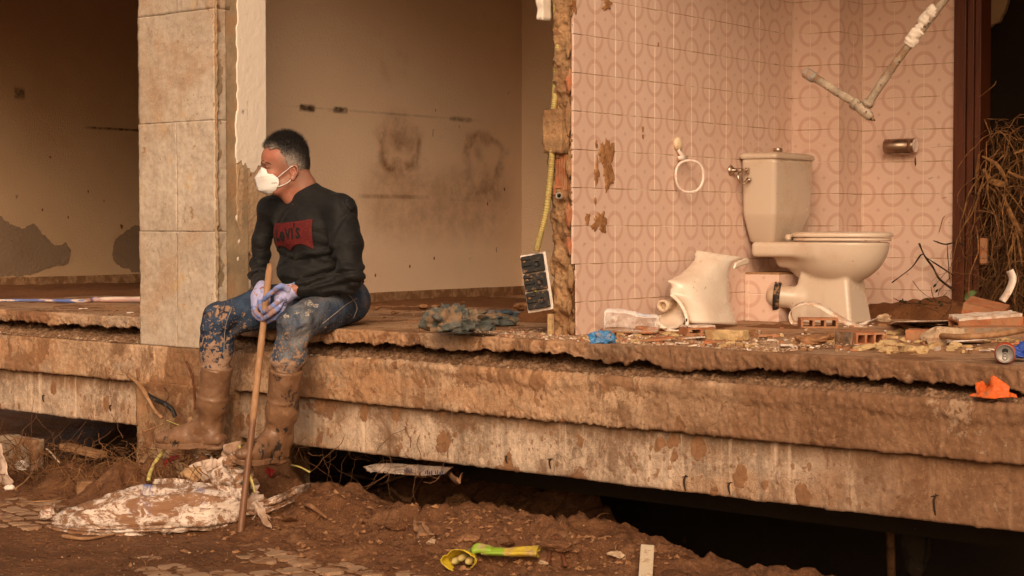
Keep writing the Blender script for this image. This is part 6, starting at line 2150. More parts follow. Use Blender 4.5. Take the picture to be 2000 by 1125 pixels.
for i, (p, (a, b)) in enumerate(zip(Pp, Rr)):
    for k in range(16):
        t_ = 2 * math.pi * k / 16
        r = (0.0255 + 0.008 * float(fbm(np.array([math.cos(t_) * .9, math.sin(t_) * .9, i * .16]), 3, 522)) - 0.004 * (i / 49)) * (0.75 if i in (0, 49) else 1)
        V.append(p + a * r * math.cos(t_) + b * r * math.sin(t_))
F = grid_faces(50, 16, False, True).tolist() + [list(range(16))[::-1], list(range(49 * 16, 50 * 16))]
mesh('plaster_crust', V, F, M_WHITEPL, hp0, True, fix=True)

# corrugated conduit down the broken wall end and the socket frame that hangs from it
M_CONDUIT = plain('yellow corrugated conduit', (0.42, 0.33, 0.11), 0.55, 0.4, (0.33, 0.18, 0.07), 0.35, 30, 0.15, 20, 0.1)
def corrug(pts, r, n_=260):
    P_ = spline(pts, n_)
    return P_, [r * (1.0 + 0.13 * math.sin(i * math.pi * 0.62)) for i in range(n_)]
e_ = lambda x, y, o=0.012: on_end(x, y, o)
p_, r_ = corrug([e_(1084, -40, -0.03), e_(1088, 60, -0.024), e_(1089, 110, -0.018), e_(1085, 160, -0.026), e_(1083, 195, -0.006), e_(1079, 240, 0.0), e_(1078, 300, 0.02), e_(1074, 350, 0.022), e_(1067, 410, 0.03), e_(1056, 455, 0.035), e_(1048, 490, 0.035)], 0.0125, 340)
cond = tube('corrugated_conduit', p_, r_, M_CONDUIT, None, 10)
tag(cond, 'yellow corrugated cable conduit running down the broken wall end', 'conduit')
M_BLKPL = plain('black socket backs', (0.017, 0.0155, 0.0145), 0.55, 0.4, MUDL, 0.22, 40, 0.2, 30, 0.2)
M_FRWH = plain('white socket frame', (0.78, 0.68, 0.6), 0.4, 0.45, (0.5, 0.3, 0.2), 0.3, 30)
sc_ = empty('socket_frame', e_(1046, 550, 0.035), 'triple socket frame hanging back to front from the yellow conduit', 'socket frame')
s00, s10, s01 = e_(1018, 502, 0.035), e_(1056, 494, 0.035), e_(1040, 607, 0.035)
ex, ez = (s10 - s00), (s01 - s00)
Lx_, Lz_ = ex.length, ez.length
ex.normalize(); ez = (ez - ex * ez.dot(ex)).normalized(); en = ex.cross(ez)
if en.dot(W) > 0: en = -en
# front plate faces away; the black backs look at the camera
rotm = Matrix.Rotation(math.radians(-16), 3, ez)
ex = rotm @ ex; en = rotm @ en
box('frame_plate', s00 - ex * 0.006 - ez * 0.006 - en * 0.002, ex * (Lx_ + 0.012), ez * (Lz_ + 0.012), -en * 0.011, M_FRWH, sc_, 0.003, 2)
for i in range(3):
    o_ = s00 + ez * (Lz_ * (i + 0.02) / 3)
    bk = box('socket_back', o_ + ex * 0.002, ex * (Lx_ - 0.004), ez * (Lz_ / 3 - 0.006), en * 0.018, M_BLKPL, sc_, 0.003, 1)
    box('terminal_bar', o_ + ex * 0.004 + ez * 0.006 + en * 0.0182, ex * (Lx_ * 0.42), ez * 0.010, en * 0.006, M_BLKPL, bk, 0.001, 1)
    box('terminal_bar', o_ + ex * 0.004 + ez * 0.032 + en * 0.0182, ex * (Lx_ * 0.45), ez * 0.008, en * 0.007, M_BLKPL, bk, 0.001, 1)
    pv, pf = lathe_vf([(0.013, 0), (0.013, 0.006), (0.0105, 0.006), (0.0105, 0.001), (0.001, 0.001)], 20)
    mesh('round_boss', *xform((pv, pf), basis(ex, ez if ex.cross(ez).dot(en) > 0 else -ez, en, o_ + ex * (Lx_ * 0.72) + ez * (Lz_ / 6) + en * 0.0182)), M_BLKPL, bk, True, fix=True)
    lump('mud_dab', o_ + ex * 0.016 + ez * 0.022 + en * 0.0195, ex * 0.007, ez * 0.004, en * 0.002, M_SPLAT, bk, 530 + i, 0.5, 2)
M_WIREY = plain('yellow wire end', (0.5, 0.4, 0.05), 0.5)
tube('wire_end', [s00 + ez * (Lz_ * 0.66) + ex * 0.035 + en * 0.012, s00 + ez * (Lz_ * 0.66) + ex * 0.05 + en * 0.022], 0.0022, M_WIREY, sc_, 6)

# broken basin pedestal lying against the tiles: a flared half-column of thick ceramic
bp = lambda x, y, o: on_w(x, y, T1 + U * o)
ped = empty('broken_pedestal', on_z(1380, 640, S), 'broken white washbasin pedestal leaning on the tiled wall beside the bottle', 'washbasin pedestal')
# outline rows in the picture: left edge, right edge, depth off the wall at left, middle and right
rows_ = [  # (left xy, right xy, off_left, bulge, off_right)
    ((1361, 489), (1452, 503), 0.05, 0.05, 0.155),
    ((1356, 505), (1431, 513), 0.06, 0.06, 0.16),
    ((1347, 520), (1425, 526), 0.07, 0.066, 0.163),
    ((1333, 533), (1423, 540), 0.08, 0.07, 0.165),
    ((1318, 542), (1423, 552), 0.088, 0.074, 0.168),
    ((1309, 549), (1424, 565), 0.095, 0.076, 0.170),
    ((1309, 560), (1424, 578), 0.105, 0.077, 0.173),
    ((1312, 573), (1425, 591), 0.12, 0.077, 0.177),
    ((1324, 586), (1429, 603), 0.138, 0.076, 0.182),
    ((1338, 606), (1434, 616), 0.156, 0.074, 0.188),
    ((1346, 631), (1440, 634), 0.17, 0.07, 0.195)]
PJAG = (0, 0, 0, 0, 0, -4, 3, -3, 0, 0, 0)
def ped_surface(inner):
    A = []
    for ri_, (l, r, ol, bu, orr) in enumerate(rows_):
        row = []
        for k in range(17):
            f = k / 16
            x = l[0] + (r[0] - l[0]) * f + PJAG[ri_] * (1 - f) ** 7; y = l[1] + (r[1] - l[1]) * f
            o = ol + (orr - ol) * f + 0.75 * bu * math.sin(f * math.pi) ** 0.8 - inner
            row.append(np.array(bp(x, y, o)))
        A.append(row)
    A = np.array(A)
    # smooth resample along the rows
    n_ = 41
    R_ = np.zeros((n_, 17, 3))
    for k in range(17):
        R_[:, k] = 0.5 * np.array([np.array(p) for p in spline(A[:, k], n_)]) + 0.5 * np.stack([np.interp(np.linspace(0, 10, n_), np.arange(11), A[:, k, c_]) for c_ in range(3)], 1)
    return R_
Ro, Ri = ped_surface(0.0), ped_surface(0.014)
jg = 0.006 * fbm(np.stack([np.arange(41) * .5, np.zeros(41), np.zeros(41)], -1), 3, 540)
Ro[:, 0] += np.array(W) * jg[:, None]; Ri[:, 0] += np.array(W) * jg[:, None]
V = np.concatenate([Ro.reshape(-1, 3), Ri.reshape(-1, 3)])
F = grid_faces(41, 17).tolist(); nn_ = 41 * 17
F += [[x + nn_ for x in q[::-1]] for q in grid_faces(41, 17).tolist()]
for i in range(40):
    for k in (0, 16): F.append([i * 17 + k, (i + 1) * 17 + k, nn_ + (i + 1) * 17 + k, nn_ + i * 17 + k])
for k in range(16):
    for i in (0, 40): F.append([i * 17 + k, i * 17 + k + 1, nn_ + i * 17 + k + 1, nn_ + i * 17 + k])
mesh('pedestal_shell', V, F, M_CERAM2, ped, True, fix=True)
# rolled rim at the open lower end and the far half of the shell seen through it
rim_pts = spline([bp(1310, 575, .125), bp(1324, 587, .145), bp(1335, 604, .165), bp(1341, 620, .178), bp(1342, 634, .185), bp(1335, 645, .18), bp(1318, 648, .16), bp(1298, 641, .14), bp(1284, 630, .125)], 44)
tube('pedestal_rim', rim_pts, [0.0085] * 44, M_CERAM2, ped, 10, True, 0.8)
Vs, n1 = [], 24
top_c = spline([bp(1324, 580, .11), bp(1333, 598, .12), bp(1338, 618, .13), bp(1334, 634, .14), bp(1318, 643, .15), bp(1296, 642, .15)], n1)
bot_c = spline([bp(1330, 592, .04), bp(1310, 600, .05), bp(1292, 612, .06), bp(1282, 622, .07), bp(1279, 632, .09), bp(1285, 637, .11)], n1)
for a, b in zip(top_c, bot_c):
    for k in range(9): Vs.append(a.lerp(b, k / 8) - U * 0.03 * math.sin(math.pi * k / 8))
inn = mesh('pedestal_inside', Vs, grid_faces(n1, 9), M_CERAM2, ped, True)
so = inn.modifiers.new('solid', 'SOLIDIFY'); so.thickness = 0.009
M_HOLE = plain('screw hole shadowed rust', (0.06, 0.035, 0.02), 0.9)
lump('bolt_hole', bp(1341, 625, .212), W * 0.005, U * 0.003, Z * 0.008, M_HOLE, ped, 541, 0.1, 2)
# flared collar at the top right
col_t = spline([bp(1430, 513, .172), bp(1440, 508, .17), bp(1450, 504, .165), bp(1455, 506, .16)], 16)
col_b = spline([bp(1426, 525, .168), bp(1434, 521, .166), bp(1446, 517, .163), bp(1455, 515, .16)], 16)
Vs = []
for a, b in zip(col_t, col_b):
    for k in range(5): Vs.append(a.lerp(b, k / 4) + U * 0.012)
cl_ = mesh('pedestal_collar', Vs, grid_faces(16, 5), M_CERAM2, ped, True)
so = cl_.modifiers.new('solid', 'SOLIDIFY'); so.thickness = 0.008
# waste pipe stub sticking out to the left
M_WASTE = plain('old cream waste pipe', (0.62, 0.48, 0.34), 0.5, 0.4, MUDL, 0.3, 20)
wp = empty('waste_pipe', bp(1290, 600, 0.1), 'short cream waste pipe stub poking out from the broken pedestal', 'pipe')
tube('pipe_body', [bp(1330, 588, .07), bp(1300, 596, .085), bp(1298, 596.5, .086)], 0.022, M_WASTE, wp, 16)
pv, pf = lathe_vf([(0.024, 0.0), (0.026, 0.004), (0.026, 0.016), (0.017, 0.018), (0.016, -0.02)], 20, False)
axp = (bp(1288, 598, .095) - bp(1330, 588, .07)).normalized(); bb = axp.orthogonal().normalized()
mesh('pipe_collar', *xform((pv, pf), basis(bb, axp.cross(bb), axp, bp(1297, 597, .087))), M_WASTE, wp, True, fix=True)

# ------------------------------------------------------------------ rubble on the bathroom floor
def fl(px, py, dz=0.0): return on_z(px, py, S + dz)
# drifts of mud indoors
def drift(name, cx, cy, rx, ry, h, mat, seed, n_=70, rough=0.012, label=None):
    """low heap of mud on the slab; (cx, cy) its middle in plan, rx along FT, ry along FN"""
    g = np.linspace(-1, 1, n_)
    X_, Y_ = np.meshgrid(g, g, indexing='ij')
    r = np.hypot(X_, Y_)
    P = np.array([cx, cy, 0])[None, None] + X_[..., None] * FTn * rx + Y_[..., None] * FNn * ry
    b = sstep(1.0, 0.25, r + 0.28 * fbm(P * 4, 3, seed))
    z = S - 0.006 + h * b * (1 + 0.3 * fbm(P * 7, 3, seed + 2)) + rough * b * fbm(P * 22, 4, seed + 1) * 0.6
    P[..., 2] = z
    o = mesh(name, P.reshape(-1, 3), grid_faces(n_, n_), mat, None, True)
    o['kind'] = 'stuff'
    return o
c = fl(1765, 622); drift('mud_drift', c.x + U.x * .05, c.y + U.y * .05 + .1, 0.42, 0.24, 0.085, M_MUDIN, 601)
c = fl(1520, 640); drift('mud_drift', c.x, c.y, 0.22, 0.12, 0.02, M_MUDIN, 604)
c = fl(1050, 628); drift('mud_drift', c.x, c.y + .1, 0.22, 0.2, 0.06, M_MUDIN, 607)
c = fl(880, 600); drift('mud_layer', c.x, c.y + .6, 1.4, 1.05, 0.014, M_MUDIN, 610, 110, 0.01)
c = fl(110, 575); drift('mud_layer', c.x, c.y + .9, 2.2, 1.35, 0.014, M_MUDIN, 613, 90, 0.008)
c = fl(1880, 640); drift('mud_layer', c.x, c.y + .1, 0.5, 0.3, 0.012, M_MUDIN, 616)

def yawed(yaw, pitch=0.0, roll=0.0):
    return Matrix.Rotation(yaw, 4, 'Z') @ Matrix.Rotation(pitch, 4, 'Y') @ Matrix.Rotation(roll, 4, 'X')
M_BRICKW = plain('brick face white with plaster', (0.66, 0.55, 0.46), 0.9, 0.2, (0.45, 0.27, 0.16), 0.35, 20, 0.15, 30, 0.8, 80, 0.005)
M_GREYMORT = plain('grey brick mortar', (0.24, 0.17, 0.115), 0.95, 0.15, (0.38, 0.2, 0.1), 0.35, 22, 0.25, 30, 0.8, 80, 0.005)
def hollow_brick(name, px, py, L_, D_, H_, cells, yaw, label, mat=None, rows_=1, dz=0.0, pitch=0.0, roll=0.0, skin=None, group='hollow bricks in the rubble'):
    """x of the brick is the open direction"""
    mat = mat or M_BRICK
    p = fl(px, py, dz)
    t_ = empty(name, p, label, 'brick', group)
    m = Matrix.Translation(p) @ yawed(yaw, pitch, roll) @ Matrix.Translation((-L_ / 2, -D_ / 2, 0))
    V, F = xform(hollow_brick_vf(L_, H_, D_, cells, 0.0085, rows_), m)
    V = [v + Vector((random.uniform(-.0012, .0012), random.uniform(-.0012, .0012), random.uniform(-.0012, .0012))) for v in V]
    mesh('brick_body', V, F, mat, t_, False, fix=True)
    if skin:
        smat, th, side = skin
        if side == 'top': V, F = box_vf((0.004, 0.001, H_ + 0.0006), (L_ - 0.01, 0, 0), (0, D_ - 0.002, 0), (0, 0, th))
        elif side == 'front': V, F = box_vf((0.004, -th - 0.0006, 0.001), (L_ - 0.03, 0, 0), (0, th, 0), (0, 0, H_ - 0.002))
        else: V, F = box_vf((0.004, 0.001, -th - .0006), (L_ - 0.01, 0, 0), (0, D_ - 0.002, 0), (0, 0, th))
        bm = bmesh.new()
        vv = [bm.verts.new(m @ Vector(v)) for v in V]
        for f in F: bm.faces.new([vv[i] for i in f])
        bmesh.ops.subdivide_edges(bm, edges=bm.edges[:], cuts=9, use_grid_fill=True)
        co = np.array([v.co[:] for v in bm.verts]); d = fbm(co * 45, 3, 77) * 0.003
        for v, dd in zip(bm.verts, d): v.co += Vector((dd, dd * .4, dd))
        me = bpy.data.meshes.new('plaster_skin'); bmesh.ops.recalc_face_normals(bm, faces=bm.faces); bm.to_mesh(me); bm.free()
        link('plaster_skin', me, t_, smat)
    return t_
YU = math.atan2(U.y, U.x); YW = math.atan2(W.y, W.x)
hollow_brick('hollow_brick', 1597, 640, 0.10, 0.155, 0.042, 3, YW + 0.62 + math.pi, 'red hollow brick with three open cells in front of the toilet foot')
hollow_brick('hollow_brick', 1680, 672, 0.15, 0.115, 0.046, 3, YU - 0.72 + 0.1, 'hollow brick with a grey mortared side and three broken cells', None, 1, 0, 0, 0, (M_GREYMORT, 0.007, 'front'))
hollow_brick('hollow_brick', 1815, 664, 0.16, 0.10, 0.038, 2, YU - 0.05 + math.pi / 2 + 1.9, 'smooth red brick half lying behind the pale clod, white underneath', None, 1, 0.008, 0, 0, (M_BRICKW, 0.008, 'bottom'))
hollow_brick('hollow_brick', 1935, 662, 0.26, 0.10, 0.048, 2, 0.04, 'long grey mortar-coated hollow brick behind the drink can', None, 1, 0.0, 0, 0, (M_GREYMORT, 0.006, 'front'))
hollow_brick('hollow_brick', 1925, 640, 0.28, 0.11, 0.045, 1, 0.16, 'hollow brick crusted white on top under the bent branch', None, 1, 0.012, -0.06, 0.1, (M_BRICKW, 0.010, 'top'))
hollow_brick('hollow_brick', 1922, 620, 0.17, 0.15, 0.062, 2, -0.45, 'clean orange brick tilted on the heap in the doorway', None, 1, 0.03, 0.22, 0.18)
hollow_brick('hollow_brick', 1362, 654, 0.09, 0.12, 0.032, 2, math.pi / 2 + 0.3, 'flat red brick end under the broken pedestal, white on top', None, 1, 0.002, 0, 0, (M_BRICKW, 0.006, 'top'))

def chunk(name, px, py, r, label, mat, seed, cat='rubble', group=None, flat=0.7, dz=0.0, parent=None, zfn=None, amp=0.22, stretch=1.4):
    p = zfn(px, py) if zfn else fl(px, py, dz)
    yaw = seed * 1.7
    ax = Vector((math.cos(yaw), math.sin(yaw), 0)); ay = Vector((-math.sin(yaw), math.cos(yaw), 0))
    o = lump(name, p + Z * (r * flat * 0.55), ax * r * stretch, ay * r, Z * r * flat, mat, parent, seed, amp, 3, 1.8, True)
    if label: tag(o, label, cat, group)
    return o
M_CLOD = plain('pale dry clod', (0.48, 0.34, 0.22), 0.95, 0.15, (0.36, 0.2, 0.11), 0.3, 25, 0.2, 40, 1.0, 60, 0.006)
M_MUDCLOD = plain('brown clod', (0.3, 0.155, 0.075), 0.95, 0.15, (0.22, 0.1, 0.045), 0.4, 25, 0.25, 40, 1.0, 60, 0.006)
slabby('mortar_slab', fl(1420, 654, 0.022), U * 0.075 + W * .01, W * 0.03, Z * 0.019, M_MORTARY, None, 640, 0.004)
tag(bpy.context.scene.objects['mortar_slab'], 'thick yellow mortar slab lying under the broken pedestal', 'rubble')
chunk('mud_clod', 1583, 672, 0.042, 'smooth brown mud clod in front of the three-celled brick', M_MUDCLOD, 641, 'clod', None, 0.5)
chunk('mud_clod', 1622, 664, 0.032, 'small brown mud clod against the bigger clod and brick', M_MUDCLOD, 642, 'clod', None, 0.8)
chunk('pale_clod', 1843, 672, 0.048, 'pale dry clay clod in front of the smooth red brick half', M_CLOD, 643, 'clod', None, 0.95)
chunk('mortar_lump', 1882, 618, 0.055, 'yellow mortar lump standing at the foot of the door frame', M_MORTARY, 644, 'rubble', None, 1.0)
chunk('stone', 1727, 628, 0.024, 'little grey stone behind the branch tip', M_CLOD, 645, 'stone', None, 0.9)
GR = 'yellow mortar fragments along the slab'
FRAG = ['leftmost yellow fragment of the mortar row at the slab edge', 'second yellow fragment from the left in the mortar row', 'fourth yellow fragment from the left in the edge row',
        'flat yellow fragment behind the middle of the mortar row', 'fifth yellow fragment from the left in the edge row', 'large yellow fragment touching the white flake by the pale clod',
        'yellow fragment between the pale clod and the slab edge', 'yellow fragment to the right of the pale clod, nearer one', 'yellow fragment to the right of the pale clod, farther one',
        'third yellow slab fragment, just right of the grey-sided brick', 'yellow fragment in front of the smooth red brick half', 'small yellow crumb left of the can, nearest to it but one',
        'smallest yellow crumb right beside the can', 'yellow crumb under the left end of the smooth red brick', 'yellow fragment behind the row, below the bent branch tip', 'yellow fragment beside the branch tip, on its left',
        'yellow fragment behind the grey-sided brick', 'yellow slab against the curled off-white sheet', 'yellow slab under the white-crusted brick', 'yellow lump directly behind the can',
        'yellow lump at the right edge behind the blue glove, farther one', 'yellow lump at the right edge behind the blue glove, nearer one', 'yellow crumb on the left of the can top',
        'left yellow crumb in front of the broken pedestal', 'right yellow crumb in front of the broken pedestal', 'yellow crumb in front of the clear bottle']
for i, (px, py, r) in enumerate(((1688, 684, .030), (1712, 682, .026), (1740, 690, .028), (1760, 678, .024), (1778, 690, .028), (1800, 690, .03), (1826, 681, .026), (1858, 684, .022), (1870, 678, .02), (1735, 674, .032), (1770, 668, .02), (1890, 680, .018), (1910, 684, .016), (1792, 672, .02), (1760, 652, .024), (1745, 655, .02), (1720, 660, .022), (1810, 640, .03), (1862, 640, .03), (1956, 668, .02), (1985, 662, .026), (1990, 672, .022), (1925, 668, .015), (1300, 655, .018), (1315, 660, .02), (1240, 668, .014))):
    chunk('mortar_fragment', px, py, r * 0.95, FRAG[i], M_MORTARY, 650 + i, 'rubble', GR if px > 1400 else 'mortar crumbs by the pedestal', 0.55)

# flat pieces: tile shards, brick flakes, plaster flakes
M_SHARDW = plain('white plaster flake', (0.74, 0.62, 0.53), 0.85, 0.2, (0.5, 0.3, 0.18), 0.25, 40)
def shard_mesh(seed, r, th):
    rg = random.Random(seed)
    k = rg.choice([4, 4, 5, 6])
    an = sorted(rg.uniform(0, 2 * math.pi) for _ in range(k))
    pts = [(r * rg.uniform(.65, 1.1) * math.cos(a) * 1.3, r * rg.uniform(.65, 1.1) * math.sin(a)) for a in an]
    V = [Vector((x, y, 0)) for x, y in pts] + [Vector((x * .96, y * .96, th)) for x, y in pts]
    F = [list(range(k))[::-1], list(range(k, 2 * k))] + [[i, (i + 1) % k, k + (i + 1) % k, k + i] for i in range(k)]
    return V, F
def shard(px, py, r, th, mat, label, seed, zfn=None, name='tile_shard', group=None, tilt=0.12):
    rg = random.Random(seed * 7 + 1)
    p = (zfn(px, py) if zfn else fl(px, py)) + Z * 0.001
    m = Matrix.Translation(p) @ yawed(rg.uniform(0, 6.28), rg.uniform(-tilt, tilt), rg.uniform(-tilt, tilt))
    V, F = xform(shard_mesh(seed, r, th), m)
    lowest = min(v.z for v in V)
    V = [v + Z * (p.z - lowest) for v in V]
    o = mesh(name, V, F, mat, None, False, fix=True)
    return tag(o, label, 'shard', group)
rg = random.Random(77)
kinds = [('tile_shard', M_BRICK, 0.009, 'terracotta tile shard lying flat on the slab edge', 'terracotta shards on the slab'),
         ('plaster_flake', M_SHARDW, 0.004, 'white plaster flake on the slab before the bathroom', 'white flakes on the slab'),
         ('mortar_chip', M_MORTARY, 0.012, 'small yellow mortar chip on the bathroom slab', 'mortar chips on the slab'),
         ('brown_flake', M_MUDCLOD, 0.010, 'brown mud flake on the bathroom slab', 'mud flakes on the slab')]
def shard_field(name, n_, where, sizes, mat, th, seed):
    parts = []
    r2 = random.Random(seed)
    for i in range(n_):
        p = where(r2)
        m = Matrix.Translation(p) @ yawed(r2.uniform(0, 6.28), r2.uniform(-.12, .12), r2.uniform(-.12, .12))
        parts.append(xform(shard_mesh(seed * 1000 + i, r2.choice(sizes), th), m))
    V, F = join_vf(parts)
    return tag(mesh(name, V, F, mat, None, False, fix=True), kind='stuff')
def floor_any(r2):
    px = r2.uniform(1130, 1990)
    lo_ = np.interp(px, [1130, 1300, 1500, 1700, 2000], [650, 650, 645, 632, 625]); hi_ = np.interp(px, [1130, 1400, 1600, 1700, 1850, 2000], [666, 678, 686, 692, 690, 690])
    return fl(px, lo_ + (hi_ - lo_) * r2.random() ** 0.9, 0.001)
def ledge_any(r2):
    return fac(fac_inv(on_fac(r2.uniform(1050, 1900), 700))[0], r2.uniform(-0.05, 0.03), ZU0 + .001)
for i, (nm, mt_, th) in enumerate((('terracotta_chips', M_BRICK, .008), ('plaster_flakes', M_SHARDW, .004), ('mortar_chips', M_MORTARY, .010), ('mud_flakes', M_MUDCLOD, .010))):
    shard_field(nm, 62, floor_any, (.007, .010, .014, .02), mt_, th, 1000 + i)
    shard_field(nm, 16, ledge_any, (.006, .009, .014), mt_, th * .7, 1010 + i)
for i, (px, py, r, mt_, th, nm, lb) in enumerate((
        (1290, 668, .045, M_BRICK, .008, 'tile_shard', 'long terracotta tile shard before the clear bottle'),
        (1360, 664, .05, M_BRICKW, .006, 'tile_shard', 'pinkish white board shard under the flat red brick end'),
        (1400, 670, .05, M_BRICK, .007, 'tile_shard', 'terracotta strip beneath the mortar slab'),
        (1532, 680, .03, M_BRICKW, .008, 'tile_shard', 'pale pink tile shard lying alone near the edge below the toilet'),
        (1500, 660, .04, M_BRICK, .01, 'tile_shard', 'orange brick flake beside the dark root clump'),
        (1508, 668, .02, M_SHARDW, .008, 'plaster_flake', 'bright white plaster flake next to the dark root clump'),
        (1480, 655, .022, M_SHARDW, .015, 'plaster_flake', 'folded white plaster flake behind the root clump'),
        (1840, 686, .03, M_SHARDW, .012, 'plaster_flake', 'white plaster flake before the pale clay clod'),
        (1890, 672, .09, M_SHARDW, .005, 'plaster_sheet', 'long grey-white plaster sheet left of the can'),
        (1865, 662, .07, M_BRICKW, .006, 'plaster_sheet', 'pale plaster sheet behind the clay clod'),
        (1930, 688, .03, M_SHARDW, .004, 'plaster_flake', 'thin white strip just left of the can'))):
    shard(px, py, r, th, mt_, lb, 1300 + i, None, nm)

# ledge finds: shards on the beam
led = lambda px, py: Vector(on_plane(px, py, Vector((0, 0, ZU0 + 0.004)), Z))
for i, (px, py, r, mt_, th, nm, lb, gp) in enumerate((
        (1330, 738, .03, M_BRICKW, .012, 'tile_shard', 'pink glazed tile shard on the beam ledge, leftmost of the pair', None),
        (1362, 741, .028, M_BRICK, .014, 'tile_shard', 'thick terracotta shard on the beam ledge, rightmost of the pair', None),
        (1552, 752, .045, M_BRICK, .010, 'tile_shard', 'long terracotta shard sticking out over the beam ledge', None),
        (1612, 752, .014, M_CLOD, .012, 'pebble', 'pale pebble on the beam ledge right of the long shard', None),
        (1120, 716, .03, M_MORTARY, .012, 'mortar_chip', 'yellow mortar chip on the beam ledge under the broken wall', None),
        (1735, 764, .02, M_SHARDW, .004, 'plaster_flake', 'small white flake on the ledge under the slab gap', None))):
    shard(px, py, r, th, mt_, lb, 1400 + i, led, nm, gp)
for i, (px, py, r) in enumerate(((1872, 770, .03), (1888, 769, .028), (1850, 768, .018), (1832, 764, .014), (1815, 765, .013), (1795, 764, .012))):
    chunk('mortar_lump', px, py, r, ('large yellow mortar lump left of the orange glove, farther from it', 'large yellow mortar lump touching the orange glove', 'third yellow lump from the orange glove on the ledge', 'fourth yellow lump from the orange glove on the ledge', 'fifth yellow lump from the orange glove on the ledge', 'smallest yellow lump, farthest left of the orange glove')[i], M_MORTARY, 700 + i, 'rubble', 'mortar lumps on the ledge', 0.8, 0, None, led)
# grit, crumbs and dust that nobody could count
def grit(name, n_, where, rmin, rmax, mat, seed):
    r2 = np.random.default_rng(seed)
    V, F = [], []
    oct_ = np.array([[1, 0, 0], [0, 1, 0], [-1, 0, 0], [0, -1, 0], [0, 0, 1], [0, 0, -1.0]])
    of = [(0, 1, 4), (1, 2, 4), (2, 3, 4), (3, 0, 4), (1, 0, 5), (2, 1, 5), (3, 2, 5), (0, 3, 5)]
    for i in range(n_):
        p = np.array(where(r2))
        r = rmin + (rmax - rmin) * r2.random() ** 3
        A = r2.normal(size=(3, 3)) * 0.35 + np.eye(3)
        q = (oct_ * (0.7 + 0.6 * r2.random((6, 1)))) @ A.T * r * np.array([1.2, 1.2, 0.75])
        b = len(V)
        V += list(q + p + np.array([0, 0, r * 0.3])); F += [tuple(b + x for x in f) for f in of]
    o = mesh(name, np.array(V), F, mat, None, False)
    return tag(o, kind='stuff')
def slab_spot(r2):
    s_ = r2.uniform(0.7, 2.25)
    return fac(s_, -abs(r2.normal()) * 0.28 - 0.01, S)
grit('grit', 1500, slab_spot, 0.0015, 0.007, M_CLOD, 81)
grit('white_crumbs', 420, slab_spot, 0.001, 0.006, M_SHARDW, 82)
grit('brick_crumbs', 420, slab_spot, 0.0015, 0.008, M_BRICK, 83)
grit('mud_crumbs', 1200, lambda r2: fac(r2.uniform(-2.5, 1.0), -abs(r2.normal()) * 0.6 - 0.01, S), 0.0015, 0.006, M_MUDCLOD, 84)
def ledge_spot(r2): return fac(r2.uniform(-2.6, 2.3), r2.uniform(-0.12, 0.042), ZU0 + 0.003)
grit('ledge_grit', 1500, ledge_spot, 0.0015, 0.008, M_CLOD, 85)
grit('ledge_white_crumbs', 260, ledge_spot, 0.001, 0.006, M_SHARDW, 86)

# white perforated strap in a loop, ending in a ribbon to the right
M_STRAP = plain('white plastic strap', (0.74, 0.62, 0.52), 0.45, 0.4, (0.45, 0.24, 0.12), 0.35, 18, 0.06, 20, 0.05)
def ribbon(name, pts, wd, mat, label, cat, th=0.0015, n_=60, side=None):
    P_ = spline(pts, n_)
    V = []
    for i, p in enumerate(P_):
        t_ = (P_[min(i + 1, n_ - 1)] - P_[max(i - 1, 0)]).normalized()
        sd_2 = side if side is not None else t_.cross(Z)
        sd_2 = (sd_2 - t_ * sd_2.dot(t_)).normalized()
        V += [p - sd_2 * wd / 2, p + sd_2 * wd / 2]
    o = mesh(name, V, grid_faces(n_, 2), mat, None, True)
    m_ = o.modifiers.new('solid', 'SOLIDIFY'); m_.thickness = th
    return tag(o, label, cat) if label else o
bt = lambda x, y, o: on_plane(x, y, TB(0.32, -0.2 - o, 0), W)
ribbon('plastic_strap', [bt(1566, 640, .02), bt(1550, 632, .04), bt(1543, 615, .05), bt(1552, 599, .05), bt(1575, 592, .05), bt(1600, 597, .05), bt(1625, 612, .06), bt(1655, 630, .08), bt(1690, 641, .1)], 0.03, M_STRAP, 'white perforated plastic strap curled into a loop by the toilet foot', 'strap', 0.002, 70, (W * 0.8 + Z * 0.5))
ribbon('plastic_strip', [fl(1680, 634, 0.002), fl(1700, 628, 0.012), fl(1722, 621, 0.012), fl(1745, 619, 0.006)], 0.014, M_STRAP, 'thin pale curled strip right of the toilet foot', 'strip', 0.002, 30, Z * 0.6 + W)

# crumpled cloth / glove shapes
def crumple(name, c, ax, ay, az, mat, label, cat, seed, parent=None, fold=0.35, sub=5, freq=1.6, floor=None):
    bm = bmesh.new()
    bmesh.ops.create_icosphere(bm, subdivisions=sub, radius=1.0)
    co = np.array([v.co[:] for v in bm.verts])
    F = [[v.index for v in f.verts] for f in bm.faces]
    bm.free()
    wob = fbm(co * 1.1 + seed, 2, seed)
    q = co * freq + 0.7 * np.stack([fbm(co * 1.3 + seed, 2, seed + 1), fbm(co * 1.3 - seed, 2, seed + 2), fbm(co * 1.3 + 9, 2, seed + 3)], -1)
    rd = 1 - 2 * np.abs(vnoise(q + seed * 1.3, seed + 4)) * 1.0
    rd2 = 1 - 2 * np.abs(vnoise(q * 2.1 + seed * .7, seed + 5))
    co = co * (1 + 0.22 * wob + fold * 0.5 * rd + fold * 0.22 * rd2)[:, None]
    co[:, 2] = np.where(co[:, 2] < -0.35, -0.35 + (co[:, 2] + 0.35) * 0.15, co[:, 2])
    Vw = np.array(c) + co[:, :1] * np.array(ax) + co[:, 1:2] * np.array(ay) + co[:, 2:] * np.array(az)
    if floor is not None: Vw[:, 2] = np.maximum(Vw[:, 2], floor)
    o = mesh(name, Vw, F, mat, parent, True)
    return tag(o, label, cat) if label else o
